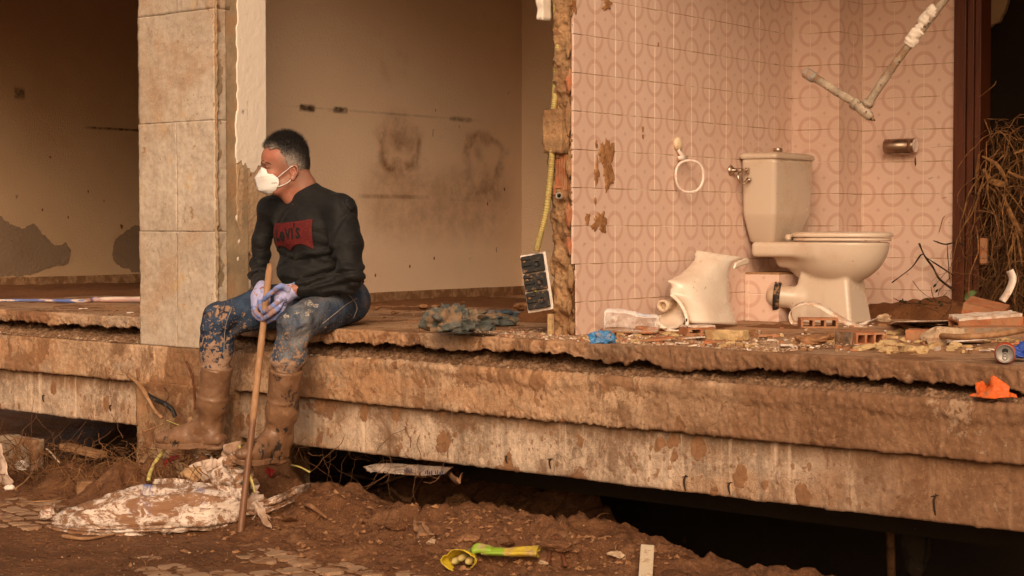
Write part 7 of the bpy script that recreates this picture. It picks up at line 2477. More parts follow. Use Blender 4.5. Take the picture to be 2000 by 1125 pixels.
M_BLUEGL = plain('blue nitrile', (0.055, 0.22, 0.46), 0.45, 0.4, (0.35, 0.25, 0.18), 0.3, 24, 0.12, 20, 0.2)
M_NAVY = plain('deep blue glove', (0.03, 0.075, 0.36), 0.5, 0.4, (0.2, 0.12, 0.1), 0.1, 30, 0.15, 20, 0.4, 150)
M_ORANGE = plain('orange rubber glove', (0.72, 0.125, 0.02), 0.55, 0.35, (0.36, 0.16, 0.07), 0.3, 22, 0.08, 30, 0.5, 260, 0.003)
c = fl(1178, 664, 0.022)
crumple('blue_glove', c, Vector((0.040, 0, 0)), Vector((0, 0.035, 0)), Z * 0.026, M_BLUEGL, 'crumpled sky-blue disposable glove on the slab by the broken wall', 'glove', 801, None, 0.8, 5, 1.5, S + 0.001)
c = fl(1995, 692, 0.022)
crumple('blue_glove', c, Vector((0.036, 0.0, 0)), Vector((0, 0.035, 0)), Z * 0.026, M_NAVY, 'deep blue glove beside the can at the right edge', 'glove', 805, None, 0.8, 5, 1.7, S + 0.001)
# orange glove: a crumpled sheet with a torn outline
og = lambda x, y, o: on_plane(x, y, fac(0, o, 0), FN)
def patch_cloth(name, outline, off, mat, label, cat, seed, amp=0.012, th=0.002, plane=None, parent=None, freq=18):
    """irregular cloth: outline in picture points at given distances, filled and wrinkled"""
    P_ = [og(x, y, off[i] if isinstance(off, (list, tuple)) else off) if plane is None else plane(x, y) for i, (x, y) in enumerate(outline)]
    cen = sum(P_, Vector()) / len(P_)
    bm = bmesh.new()
    vv = [bm.verts.new(p) for p in P_]
    bm.faces.new(vv)
    bmesh.ops.triangulate(bm, faces=bm.faces[:])
    L_ = max((p - cen).length for p in P_)
    for _ in range(6):
        e = [e for e in bm.edges if e.calc_length() > L_ / 14]
        if not e: break
        bmesh.ops.subdivide_edges(bm, edges=e, cuts=1)
        bmesh.ops.triangulate(bm, faces=bm.faces[:])
    bmesh.ops.smooth_vert(bm, verts=[v for v in bm.verts if not v.is_boundary], factor=0.5, use_axis_x=True, use_axis_y=True, use_axis_z=True)
    bmesh.ops.recalc_face_normals(bm, faces=bm.faces)
    bm.normal_update()
    co = np.array([v.co[:] for v in bm.verts]); nrm = np.array([v.normal[:] for v in bm.verts])
    d = amp * (1 - 2 * np.abs(vnoise(co * freq + seed, seed))) + amp * 0.5 * fbm(co * freq * 2.3, 3, seed + 1)
    for v, dd, n2 in zip(bm.verts, d, nrm): v.co += Vector(n2) * float(dd)
    me = bpy.data.meshes.new(name); bm.to_mesh(me); bm.free()
    me.polygons.foreach_set('use_smooth', [True] * len(me.polygons))
    o = link(name, me, parent, mat)
    m_ = o.modifiers.new('solid', 'SOLIDIFY'); m_.thickness = th
    return tag(o, label, cat) if label else o
patch_cloth('orange_glove', [(1894, 777), (1908, 768), (1903, 748), (1916, 742), (1923, 752), (1936, 742), (1934, 735), (1941, 734), (1956, 745), (1972, 756), (1971, 766), (1985, 771), (1987, 777), (1965, 775), (1945, 780), (1922, 779)],
            [0.05, 0.035, 0.02, 0.015, 0.03, 0.035, 0.03, 0.03, 0.03, 0.03, 0.04, 0.045, 0.055, 0.055, 0.06, 0.055], M_ORANGE, 'torn bright orange rubber glove on the beam ledge', 'glove', 811, 0.010)

# clear water bottle, squashed, with its label
def glass_mat():
    n = NT('clear crushed plastic')
    n.fin((0.93, 0.9, 0.87), 0.12, n.bump(n.noise(30, 3), 0.3, 0.01), 0.5)
    n.b.inputs['Transmission Weight'].default_value = 0.0
    n.b.inputs['Alpha'].default_value = n.b.inputs['Alpha'].default_value
    f = n.n('ShaderNodeFresnel'); f.inputs['IOR'].default_value = 1.5
    fac_ = n.math('ADD', n.math('MULTIPLY', f.outputs[0], 0.45), n.math('MULTIPLY', n.ramp(n.noise(20, 5), 0.42, 0.62), 0.26))
    tr = n.n('ShaderNodeBsdfTransparent'); mx = n.n('ShaderNodeMixShader'); tr.inputs[0].default_value = (0.96, 0.95, 0.94, 1)
    n.set(mx.inputs[0], fac_)
    n.t.links.new(tr.outputs[0], mx.inputs[1]); n.t.links.new(n.b.outputs[0], mx.inputs[2]); n.t.links.new(mx.outputs[0], n.out.inputs[0])
    return n.m
M_CLEAR = glass_mat()
bt0 = fl(1180, 626, 0.056); bt1 = fl(1287, 632, 0.045)
bottle = empty('plastic_bottle', fl(1235, 648), 'large squashed clear plastic bottle lying along the foot of the tiles', 'bottle')
axb = (bt1 - bt0); Lb_ = axb.length; axb.normalize(); bz = (Z - axb * Z.dot(axb)).normalized(); by = bz.cross(axb)
prof = [(0.0, 0.044), (0.03, 0.052), (0.12, 0.056), (0.3, 0.056), (0.42, 0.053), (0.46, 0.049), (0.48, 0.053), (0.52, 0.048), (0.55, 0.052), (0.59, 0.048), (0.8, 0.047), (0.93, 0.045), (0.99, 0.041), (1.0, 0.03)]
ts_ = np.linspace(0, 1, 60); rr_ = np.interp(ts_, [p[0] for p in prof], [p[1] for p in prof])
V = []
for t_, r in zip(ts_, rr_):
    for k in range(36):
        a = 2 * math.pi * k / 36
        sq = 1 - 0.28 * max(0, math.sin(a)) * math.exp(-((t_ - .75) / .2) ** 2) + 0.05 * float(fbm(np.array([t_ * 5, math.cos(a), math.sin(a)]), 2, 820))
        V.append(bt0 + axb * (Lb_ * t_) + by * (r * 0.95 * sq * math.cos(a)) + bz * (r * 0.95 * sq * math.sin(a)))
mesh('bottle_body', V, grid_faces(60, 36, False, True).tolist() + [list(range(36))[::-1]], M_CLEAR, bottle, True)
lump('dregs', bt0 + axb * (Lb_ * .3) - bz * 0.035, axb * 0.075, by * 0.035, bz * 0.012, M_MUDCLOD, bottle, 823, 0.3, 3)
lump('dregs', bt0 + axb * (Lb_ * .8) - bz * 0.03, axb * 0.05, by * 0.03, bz * 0.014, M_BRICK, bottle, 824, 0.4, 3)
M_LABEL = plain('pale blue bottle label', (0.55, 0.58, 0.68), 0.5, 0.3, (0.6, 0.5, 0.4), 0.3, 60)
Vl = []
for t_ in np.linspace(0.62, 0.82, 8):
    for k in range(14):
        a = math.radians(60 + 75 * k / 13)
        r = float(np.interp(t_, ts_, rr_)) * 0.955 * (1 - 0.28 * max(0, math.sin(a)) * math.exp(-((t_ - .75) / .2) ** 2)) + 0.002
        Vl.append(bt0 + axb * (Lb_ * t_) + by * (r * math.cos(a)) + bz * (r * math.sin(a)))
mesh('bottle_label', Vl, grid_faces(8, 14), M_LABEL, bottle, True)

# drink can on its side
M_CANR = NT('red-orange can paint')
_c = M_CANR.mix(M_CANR.ramp(M_CANR.noise(30, 5), 0.5, 0.7, 0, 0.6), (0.5, 0.07, 0.022), (0.5, 0.24, 0.13))
M_CANR = M_CANR.fin(_c, 0.38, None, 0.5)
M_ALU = plain('bare aluminium', (0.26, 0.235, 0.215), 0.4, 0.5, (0.35, 0.25, 0.18), 0.15, 40, 0.06, 30, 0.05, metal=0.5)
cb = fl(1963, 690, 0.033)
can = empty('drink_can', cb, 'dusty red drink can on its side with the opened top facing out', 'can')
axc = (FN * 0.86 + FT * 0.42 + Z * 0.02).normalized()
c0 = cb - axc * 0.085; bb = Z.cross(axc).normalized(); b2 = axc.cross(bb)
pv, pf = lathe_vf([(0.0005, 0.004), (0.02, 0.003), (0.024, 0), (0.029, 0.003), (0.033, 0.012), (0.033, 0.098), (0.0325, 0.102), (0.0285, 0.113), (0.0278, 0.1145)], 36, False)
mesh('can_body', *xform((pv, pf), basis(bb, b2, axc, c0)), M_CANR, can, True, fix=True)
pv, pf = lathe_vf([(0.0279, 0.1135), (0.0288, 0.1155), (0.0288, 0.118), (0.0268, 0.1182), (0.0258, 0.1135), (0.024, 0.1125), (0.0005, 0.1125)], 36, False)
cl2 = mesh('can_lid', *xform((pv, pf), basis(bb, b2, axc, c0)), M_ALU, can, True, fix=True)
M_BLK = plain('opening dark inside', (0.012, 0.01, 0.009), 0.7)
kk = [c0 + axc * 0.1131 + bb * (0.0095 * math.cos(t_)) + b2 * (0.0085 + 0.0095 * math.sin(t_) * 0.9) for t_ in np.linspace(0, 2 * math.pi, 20)[:-1]]
mesh('can_opening', kk, [list(range(19))], M_BLK, cl2, False)
for r_, cy_, lab in ((0.0065, -0.012, 'pull_tab'), (0.0058, -0.002, 'pull_tab')):
    tube(lab, [c0 + axc * 0.1155 + bb * (r_ * math.cos(t_)) + b2 * (cy_ + r_ * math.sin(t_)) for t_ in np.linspace(0, 2 * math.pi, 19)], 0.0017, M_ALU, cl2, 6, False)

# ------------------------------------------------------------------ sticks, boards and the tangle in the doorway
M_BARK = wood_mat('bare branch', (0.24, 0.12, 0.055), (0.36, 0.2, 0.1), (50, 50, 50), 0.8, 0.2, 0.5, (0.42, 0.24, 0.13))
M_TWIG = plain('dark twig', (0.045, 0.022, 0.011), 0.85, 0.2, MUD, 0.2, 30)
def stick(name, pts, r0, r1, mat, label, cat, n_=40, seg=9, wob=0.15, seed=1, parent=None):
    P_ = spline(pts, n_)
    R_ = [(r0 + (r1 - r0) * i / (n_ - 1)) * (1 + wob * float(vnoise(np.array([i * 0.35, seed, 0]), seed))) for i in range(n_)]
    o = tube(name, P_, R_, mat, parent, seg)
    return tag(o, label, cat) if label else o
stick('bent_branch', [fl(1757, 632, .012), fl(1790, 645, .018), fl(1830, 655, .03), fl(1880, 658, .036), fl(1930, 655, .04), fl(1980, 648, .05), fl(2040, 636, .055)], 0.0105, 0.0115, M_BARK, 'bent bare branch lying across the bricks to the right edge', 'branch', 50, 10, 0.12, 831)
Vs = []
for i in range(24):
    f = i / 23
    a = fl(1738 + 150 * f, 634 - 2 * f, 0.004); b_ = fl(1742 + 150 * f, 630 - 3 * f, 0.055 - 0.02 * f + 0.012 * math.sin(f * 5))
    for k in range(6): Vs.append(a.lerp(b_, k / 5) + W * 0.03 * math.sin(k / 5 * 2))
o = mesh('foam_sheet', Vs, grid_faces(24, 6), M_BRICKW, None, True)
m_ = o.modifiers.new('solid', 'SOLIDIFY'); m_.thickness = 0.004
tag(o, 'curled off-white sheet standing on edge behind the bent branch', 'sheet')
du = lambda x, y, o=0.06: on_u(x, y, K2 - W * o)
for i, (pts, r0, r1, lb) in enumerate((
        ([(1795, 475), (1806, 500), (1822, 522), (1835, 545), (1862, 566)], .0045, .0055, 'forked dark twig leaning on the tiles left of the door frame'),
        ([(1742, 552), (1765, 535), (1783, 520), (1800, 497), (1812, 505), (1838, 522), (1862, 538)], .0025, .004, 'thin arched dark twig across the tiles left of the door frame'),
        ([(1823, 470), (1845, 477), (1866, 474), (1885, 478)], .003, .005, 'short black twig jutting level from the door frame'),
        ([(1850, 478), (1851, 500), (1853, 520), (1854, 545)], .0015, .0025, 'hair-thin twig hanging straight down by the frame'))):
    stick('twig', [du(*p, 0.07 + 0.02 * i) for p in pts], r0, r1, M_TWIG, lb, 'twig', 26, 6, 0.3, 840 + i)
# creeping vine with small leaves
M_LEAFD = plain('dark small leaf', (0.018, 0.024, 0.010), 0.7, 0.3)
vine = empty('creeping_vine', du(1800, 600, .1), 'trailing vine with small dark leaves at the foot of the back wall', 'vine')
vp = [[(1782, 548), (1800, 570), (1825, 585), (1858, 592)], [(1818, 560), (1822, 578), (1828, 590)], [(1755, 595), (1780, 592), (1805, 594), (1835, 597), (1860, 598)], [(1745, 582), (1762, 590), (1790, 596), (1825, 606), (1845, 618)], [(1858, 585), (1855, 605), (1840, 622)]]
for i, pts in enumerate(vp):
    stick('vine_stem', [du(x, y, 0.1 + 0.05 * i) for x, y in pts], 0.0016, 0.0014, M_TWIG, None, None, 20, 5, 0.3, 850 + i, vine)
r3 = random.Random(3)
for i, (x, y) in enumerate([(1795, 592), (1800, 588), (1806, 594), (1812, 590), (1816, 586), (1828, 594), (1834, 598), (1826, 600), (1764, 582), (1762, 590), (1822, 562), (1826, 572), (1838, 606), (1848, 602), (1770, 594), (1784, 594)]):
    p = du(x, y, 0.14 + r3.uniform(-.03, .03))
    a = Vector((r3.uniform(-1, 1), r3.uniform(-1, 0), r3.uniform(-1, 1))).normalized(); b_ = a.orthogonal().normalized()
    s_ = r3.uniform(.009, .015)
    mesh('leaf', [p, p + a * s_ + b_ * s_ * .7, p + a * s_ * 2.1, p + a * s_ - b_ * s_ * .7, p + a * s_ * 1.05 + a.cross(b_) * s_ * .25], [(0, 1, 4), (1, 2, 4), (2, 3, 4), (3, 0, 4)], M_LEAFD, vine, True)
# flood-borne tangle of reeds and roots
def tangle(name, n_, box_fn, mat, seed, r=(0.0008, 0.0025), ln=(0.1, 0.35), droop=0.5, seg=4, k=9):
    r2 = np.random.default_rng(seed)
    parts = []
    for i in range(n_):
        p = np.array(box_fn(r2)); d = r2.normal(size=3); d[2] = d[2] * 0.8; d /= np.linalg.norm(d)
        L_ = r2.uniform(*ln); pts = []
        for j in range(k):
            pts.append(Vector(p)); d = d + r2.normal(size=3) * 0.28 + np.array([0, 0, -droop * 0.25]); d /= np.linalg.norm(d); p = p + d * L_ / k
        rr_ = r2.uniform(*r)
        parts.append(tube_vf(pts, [rr_ * (1 - 0.6 * j / k) for j in range(k)], seg, False))
    V, F = join_vf(parts)
    o = mesh(name, V, F, mat, None, True)
    return tag(o, kind='stuff')
M_ROOT = plain('dry reed', (0.24, 0.12, 0.045), 0.85, 0.2, (0.14, 0.065, 0.026), 0.5, 12, 0.4, 40)
M_ROOTD = plain('dark wet root', (0.11, 0.05, 0.02), 0.8, 0.25, (0.2, 0.1, 0.045), 0.3, 12, 0.4, 40)
def dr_spot(r2):
    x = r2.uniform(1905, 2040); y = 600 - abs(r2.normal()) * 130
    y = max(y, 250 + (x < 1930) * 60)
    return on_u(x, y, K3 + W * r2.uniform(0.0, 0.45))
tangle('root_tangle', 2200, dr_spot, M_ROOTD, 91, (0.0008, 0.003), (0.12, 0.4), 0.9)
tangle('reed_tangle', 380, dr_spot, M_ROOT, 92, (0.001, 0.003), (0.12, 0.35), 0.9)
def dr_hang(r2):
    return on_u(r2.uniform(1905, 2040), r2.uniform(230, 470), K3 + W * r2.uniform(-0.05, 0.25))
tangle('hanging_roots', 210, dr_hang, M_ROOT, 94, (0.0008, 0.005), (0.25, 0.6), 2.4)
def dr_low(r2):
    x = r2.uniform(1885, 2040); return on_u(x, r2.uniform(520, 610), K3 + W * r2.uniform(-0.05, 0.3))
tangle('dry_root_tangle', 220, dr_low, M_ROOTD, 93, (0.0008, 0.002), (0.08, 0.25), 0.6)
dq = lambda x, y, o=0.0: on_u(x, y, K3 + W * o)
def reed_leaf(pts, wd, mat, label, seed, o=0.0):
    P_ = spline([dq(x, y, o + 0.02 * i) for i, (x, y) in enumerate(pts)], 26)
    V = []
    for i, p in enumerate(P_):
        t_ = (P_[min(i + 1, 25)] - P_[max(i - 1, 0)]).normalized()
        sd_2 = t_.cross(W).normalized() * (wd * 0.75 * math.sin(math.pi * min(0.98, 0.08 + 0.9 * i / 25)) ** 0.7)
        V += [p - sd_2, p + W * -0.006, p + sd_2]
    ob = mesh('reed_leaf', V, grid_faces(26, 3), mat, None, True)
    return tag(ob, label, 'reed', 'reed leaves hanging in the doorway')
M_REED = plain('tan reed leaf', (0.27, 0.135, 0.05), 0.8, 0.25, (0.18, 0.085, 0.035), 0.4, 18, 0.3, 60)
RLS = ['broad tan reed blade sloping down right in the upper tangle', 'widest folded tan reed leaf in the upper tangle', 'broad reed leaf hanging down the right of the tangle', 'long thin bent straw arching down the right of the doorway',
       'thin straw rising beside the door frame', 'reed leaf crossing level at the right edge', 'pale torn leaf hugging the door frame', 'reed leaf end hanging below the others on the right', 'thin wisp high above the tangle in the doorway', 'brown blade lying level at the right edge, lower one', 'thin straw slanting right below the tangle middle']
for i, (pts, wd) in enumerate((([(1918, 305), (1945, 320), (1962, 345), (1968, 362)], .012), ([(1920, 330), (1935, 352), (1960, 360), (1968, 365)], .02), ([(1958, 380), (1975, 420), (1990, 450), (1996, 465)], .016), ([(1945, 255), (1960, 262), (1985, 305), (1996, 370)], .004), ([(1910, 380), (1925, 330), (1927, 275)], .004), ([(1980, 300), (2000, 292), (2030, 280)], .007), ([(1912, 300), (1908, 345), (1910, 372)], .012), ([(1985, 450), (1992, 490), (1997, 520)], .008), ([(1912, 190), (1940, 168), (1946, 158)], .002), ([(1968, 335), (1990, 345), (2020, 352)], .01), ([(1965, 370), (1985, 395), (2010, 430)], .004))):
    reed_leaf(pts, wd, M_REED, RLS[i], i, -0.08 + 0.02 * (i % 4))
ribbon('white_plastic_strip', [dq(1972, 528, -.1), dq(1978, 545, -.1), dq(1970, 568, -.12), dq(1957, 588, -.14)], 0.035, M_WPL, 'curved white plastic strip standing in the doorway debris', 'strip', 0.002, 30, U)
ob = reed_leaf([(1885, 586), (1895, 575), (1908, 570)], .02, plain('green leaf', (0.06, 0.1, 0.018), 0.5, 0.4), 'single fresh green leaf at the foot of the door frame', 31, -0.16)
ob.name = 'green_leaf'; del ob['group']; ob['category'] = 'leaf'
box('brick_splinter', dq(1912, 465, -.05), U * 0.035, W * 0.03, Z * -0.12, M_BRICK, None, 0.006, 1)
tag(bpy.context.scene.objects['brick_splinter'], 'narrow orange brick splinter caught upright in the doorway tangle', 'rubble')

# ------------------------------------------------------------------ things on the floor of the middle and left rooms
M_TEAL = plain('muddy grey-blue cloth', (0.085, 0.09, 0.08), 0.9, 0.2, (0.26, 0.16, 0.09), 0.42, 14, 0.3, 30, 0.7, 45, 0.008)
M_BLUECL = plain('dark blue cloth', (0.05, 0.075, 0.1), 0.9, 0.2, (0.2, 0.13, 0.08), 0.3, 14, 0.3, 30, 0.7, 45, 0.008)
c = fl(893, 634, 0.045)
cl_ = crumple('dropped_shirt', c, Vector((0.092, 0.03, 0)), Vector((-0.02, 0.09, 0)), Z * 0.062, M_TEAL, 'bunched muddy grey-blue shirt lying on the floor of the middle room', 'shirt', 861, None, 0.75, 6, 1.5, S + 0.002)
crumple('sleeve', fl(950, 628, 0.02), Vector((0.10, 0.02, 0)), Vector((0, 0.07, 0)), Z * 0.035, M_TEAL, None, None, 866, cl_, 0.6, 5, 1.6, S + 0.003)
crumple('sleeve', fl(985, 618, 0.014), Vector((0.085, 0.0, 0)), Vector((0, 0.06, 0)), Z * 0.028, M_BLUECL, None, None, 868, cl_, 0.6, 5, 1.8, S + 0.003)
M_PAPER = plain('white crumpled tissue', (0.72, 0.62, 0.54), 0.9, 0.15, (0.5, 0.3, 0.18), 0.25, 40)
crumple('crumpled_tissue', fl(931, 641, 0.016), Vector((0.030, 0, 0)), Vector((0, 0.025, 0)), Z * 0.02, M_PAPER, 'crumpled white tissue in front of the bunched shirt', 'tissue', 871, None, 0.7, 4, 1.8, S + 0.001)
for i, (px, py, r) in enumerate(((828, 602, .03), (850, 600, .022), (770, 612, .02), (1025, 605, .05), (905, 592, .016), (735, 604, .02))):
    chunk('mud_lump', px, py, r, ('brown mud lump between the seated man and the bunched shirt', 'small brown mud lump just left of the bunched shirt', 'brown mud lump nearest to the seated man', 'wide brown mud lump behind the hanging socket frame', 'brown mud crumb behind the bunched shirt', 'brown mud lump near the skirting behind the man')[i], M_MUDCLOD, 875 + i, 'clod', 'mud lumps in the middle room', 0.45, 0.006)
M_ROLL = NT('rolled printed sheet')
_f = M_ROLL.noise(1.0, 4, 0.6, M_ROLL.mapv(M_ROLL.pos, (5, 40, 40)))
_c = M_ROLL.mix(M_ROLL.ramp(_f, 0.42, 0.5), (0.6, 0.5, 0.42), M_ROLL.mix(M_ROLL.ramp(M_ROLL.noise(4), 0.45, 0.55), (0.12, 0.17, 0.42), (0.5, 0.3, 0.26)))
M_ROLL = M_ROLL.fin(_c, 0.5, None, 0.4)
stick('rolled_sheet', [on_z(-60, 588, S + .012), on_z(60, 586.5, S + .012), on_z(160, 588, S + .012), on_z(178, 586, S + .014), on_z(200, 585, S + .018), on_z(300, 584.5, S + .02)], 0.006, 0.016, M_ROLL, 'thin rolled plastic sheet with blue print across the left room floor', 'rolled sheet', 60, 8, 0.25, 881)
for i, (px, py, r, lb) in enumerate(((165, 604, .03, 'long white flake on the slab edge left of the pillar'), (252, 612, .02, 'small white flake against the pillar foot'), (90, 571, .012, 'tiny white scrap on the mud of the left room'), (190, 650, .03, 'white and red flake in the gap left of the pillar'), (222, 662, .016, 'white flake on the left beam ledge'), (255, 655, .02, 'white flake at the pillar foot on the ledge'))):
    zf = (lambda a, b: fl(a, b)) if py < 640 else led
    shard(px, py, r, .003, M_SHARDW, lb, 1600 + i, zf, 'plaster_flake')
# ------------------------------------------------------------------ the street in front: pavers, rubbish, mud
gd = bpy.context.scene.objects['street_ground']
M_PAVER = plain('worn grey-tan paver', (0.36, 0.225, 0.135), 0.85, 0.2, MUD, 0.38, 9, 0.15, 18, 0.4, 70, 0.003)
_pm = None
ca_, sa_ = math.cos(0.62), math.sin(0.62)
pc = 0
for i in range(-40, 40):
    for j in range(-40, 40):
        x, y = -0.9 + 0.105 * (i * ca_ - j * sa_), 6.75 + 0.105 * (i * sa_ + j * ca_)
        px, py = to_px((x, y, 0))
        inA = (280 < px < 1120 and 1043 < py < 1150)
        inB = (-40 < px < 130 and 975 < py < 1030)
        if not (inA or inB) or pc >= 290: continue
        h = gz(x, y)
        if h > 0.016: continue
        q = float(fbm(np.array([x * 2.4, y * 2.4, 0.3]), 3, 905)) + float(np.interp(px, [280, 600, 1120], [0.1, 0.2, -0.05])) - float(np.interp(py, [1043, 1060], [0.35, 0]))
        if q < -0.12 and inA: continue
        if _pm is None:
            bm = bmesh.new()
            k = 20; top, mid, bot = [], [], []
            for a in range(k):
                t_ = 2 * math.pi * a / k + math.pi / 4
                r = 0.054 * (1 + 0.13 * math.cos(4 * (t_ - math.pi / 4)) ) * 0.93
                top.append(bm.verts.new((r * .95 * math.cos(t_), r * .95 * math.sin(t_), 0.0)))
                bot.append(bm.verts.new((r * math.cos(t_), r * math.sin(t_), -0.022)))
            bm.faces.new(top)
            for a in range(k): bm.faces.new((top[a], bot[a], bot[(a + 1) % k], top[(a + 1) % k]))
            bmesh.ops.recalc_face_normals(bm, faces=bm.faces)
            _pm = bpy.data.meshes.new('paver'); bm.to_mesh(_pm); bm.free(); _pm.materials.append(M_PAVER)
        o = bpy.data.objects.new('paver', _pm); COL.objects.link(o); o.parent = gd
        o.location = (x, y, h + 0.0015 + 0.0045 * min(1, max(-.6, q)))
        o.rotation_euler = (random.uniform(-.02, .02), random.uniform(-.02, .02), 0.62 + random.uniform(-.04, .04))
        pc += 1

M_SACK = NT('muddy white woven sack')
_d = M_SACK.ramp(M_SACK.noise(10, 9, 0.78, M_SACK.mapv(M_SACK.pos, (1, 1, 1.6)), 0.5), 0.45, 0.53)
_d = M_SACK.math('MAXIMUM', _d, M_SACK.ramp(M_SACK.noise(40, 5, 0.65), 0.56, 0.62, 0, 0.8))
_c = M_SACK.mix(_d, (0.68, 0.56, 0.47), M_SACK.mix(M_SACK.noise(11, 4), (0.3, 0.16, 0.085), (0.2, 0.09, 0.04)))
_b = M_SACK.math('MULTIPLY', M_SACK.attr('print')['Fac'], M_SACK.math('SUBTRACT', 1.0, M_SACK.math('MULTIPLY', _d, 0.8)))
_c = M_SACK.mix(_b, _c, (0.1, 0.14, 0.36))
M_SACKM = M_SACK.fin(_c, 0.7, M_SACK.bump(M_SACK.math('ADD', M_SACK.noise(30, 5), M_SACK.math('MULTIPLY', _d, 0.3)), 0.5, 0.006), 0.3)
gp = lambda x, y, h=0.0: on_ground(x, y) + Z * h
# big sack: a long flat pillow with drawn ridges
aL, aR = gp(96, 1024), gp(470, 1018)
axs = (aR - aL); Ls_ = axs.length; axs.normalize(); ays = Z.cross(axs).normalized()
nu, nv = 120, 80
V = []
pr = []
tu = np.linspace(0, 1, nu); tv_ = np.linspace(0, 1, nv)
top_h = np.interp(tu, [0, .08, .2, .35, .55, .75, .92, 1.0], [0.015, .035, .065, .105, .125, .12, .105, .07])
halfw = np.interp(tu, [0, .08, .25, .6, .9, 1.0], [0.03, .10, .19, .22, .18, .06])
for i, u_ in enumerate(tu):
    for j, a in enumerate(tv_):
        t_ = 2 * math.pi * a
        y = math.cos(t_); z_ = math.sin(t_)
        zz_ = top_h[i] * (abs(z_) ** 0.9 if z_ > 0 else -0.12 * abs(z_))
        p = aL + axs * (Ls_ * u_) + ays * (0.05 + halfw[i] * math.copysign(abs(y) ** .8, y))
        base = 0.006
        V.append(p + Z * (base + zz_))
V = np.array(V)
UU = np.repeat(tu, nv); VV = np.tile(tv_, nu)
q = np.stack([UU * 2.2, np.cos(VV * 2 * math.pi) * 2.0, np.sin(VV * 2 * math.pi) * 2.0], -1)
fold = (1 - 2 * np.abs(vnoise(q * np.array([0.9, 2.6, 2.6]) + 3, 911))) + 0.4 * (1 - 2 * np.abs(vnoise(q * np.array([2, 6, 6]), 912)))
nrm_ = np.array(ays)[None] * np.cos(VV * 2 * math.pi)[:, None] + np.array([0, 0, 1.0]) * np.sin(VV * 2 * math.pi)[:, None]
V = V + nrm_ * (0.022 * fold + 0.009 * fbm(q * 4, 4, 913))[:, None]
sack = mesh('sack', V, grid_faces(nu, nv, False, True).tolist() + [list(range(nv))[::-1], list(range((nu - 1) * nv, nu * nv))], M_SACKM, None, True, fix=True)
tag(sack, 'big mud-smeared white woven sack with faded blue print lying on the street', 'sack')
sx_, sy_ = px_of(V)
pm_ = ((np.abs(sx_ - 283 - (sy_ - 941) * .3) < 15) & (np.abs(sy_ - 941 - (sx_ - 283) * .12) < 5.5)).astype(float)
strokes = (np.sin(sx_ * 1.25) > 0.35) & (np.sin(sy_ * 0.9 + 0.2 * sx_) > -0.4)
pm_ = np.maximum(pm_, 0.75 * (strokes & (np.abs(sx_ - 287) < 10) & (sy_ > 952) & (sy_ < 1006)))
pm_ = np.maximum(pm_, 0.55 * (strokes & (np.abs(sx_ - 262) < 9) & (sy_ > 975) & (sy_ < 1010)))
pm_ = np.maximum(pm_, 0.8 * ((np.abs(sx_ - 392) < 9) & (np.abs(sy_ - 957) < 4)))
pm_ = np.maximum(pm_, 0.5 * (strokes & (np.abs(sx_ - 396) < 5) & (np.abs(sy_ - 985) < 8)))
set_attr(sack, 'print', pm_)
# knotted corner at the left end and drawn-out straps to the right
kn_ = crumple('sack_corner', gp(97, 1018, .025), Vector((.03, 0, 0)), Vector((0, .03, 0)), Z * .035, M_SACKM, None, None, 915, sack, 0.7, 4, 1.5)
def rope_strip(pts, wd, seed, parent, name='sack_strip', mat=None):
    P_ = spline(pts, 40)
    V = []
    for i, p in enumerate(P_):
        f = math.sin(math.pi * min(1, (i + 1) / 41)) ** 0.4
        for k in range(5):
            a = (k / 4 - .5)
            V.append(p + Z * (a * wd * f) + ays * (0.012 * math.sin(k * 2.4 + seed)) * f + Z * 0.003 * float(vnoise(np.array([i * .6, k, seed]), 3)))
    o = mesh(name, V, grid_faces(40, 5), mat or M_SACKM, parent, True)
    m_ = o.modifiers.new('solid', 'SOLIDIFY'); m_.thickness = 0.003
    return o
rope_strip([gp(430, 1010, .08), gp(500, 1010, .05), gp(540, 1002, .05), gp(590, 985, .06), gp(640, 968, .07)], 0.035, 1, sack)
rope_strip([gp(430, 1015, .05), gp(480, 1014, .03), gp(530, 1008, .03), gp(575, 996, .04)], 0.025, 2, sack)
rope_strip([gp(420, 1000, .12), gp(480, 990, .09), gp(530, 975, .08), gp(575, 965, .085)], 0.05, 3, sack)
rope_strip([gp(100, 1036, .012), gp(200, 1046, .010), gp(330, 1042, .012), gp(445, 1030, .014)], 0.03, 4, sack)

patch_cloth('sack_flap', [(300, 936), (340, 934), (390, 942), (445, 950), (470, 958), (475, 975), (430, 968), (380, 958), (330, 950), (296, 946)], 0, M_SACKM, None, None, 916, 0.012, 0.003, lambda x, y: Vector(on_fac(x, y, 0.44)), sack, 9)
patch_cloth('sack_flap', [(400, 930), (425, 905), (448, 880), (462, 900), (470, 940), (480, 975), (455, 990), (420, 975)], 0, M_SACKM, None, None, 917, 0.03, 0.003, lambda x, y: Vector(on_fac(x, y, 0.40)), sack, 8)
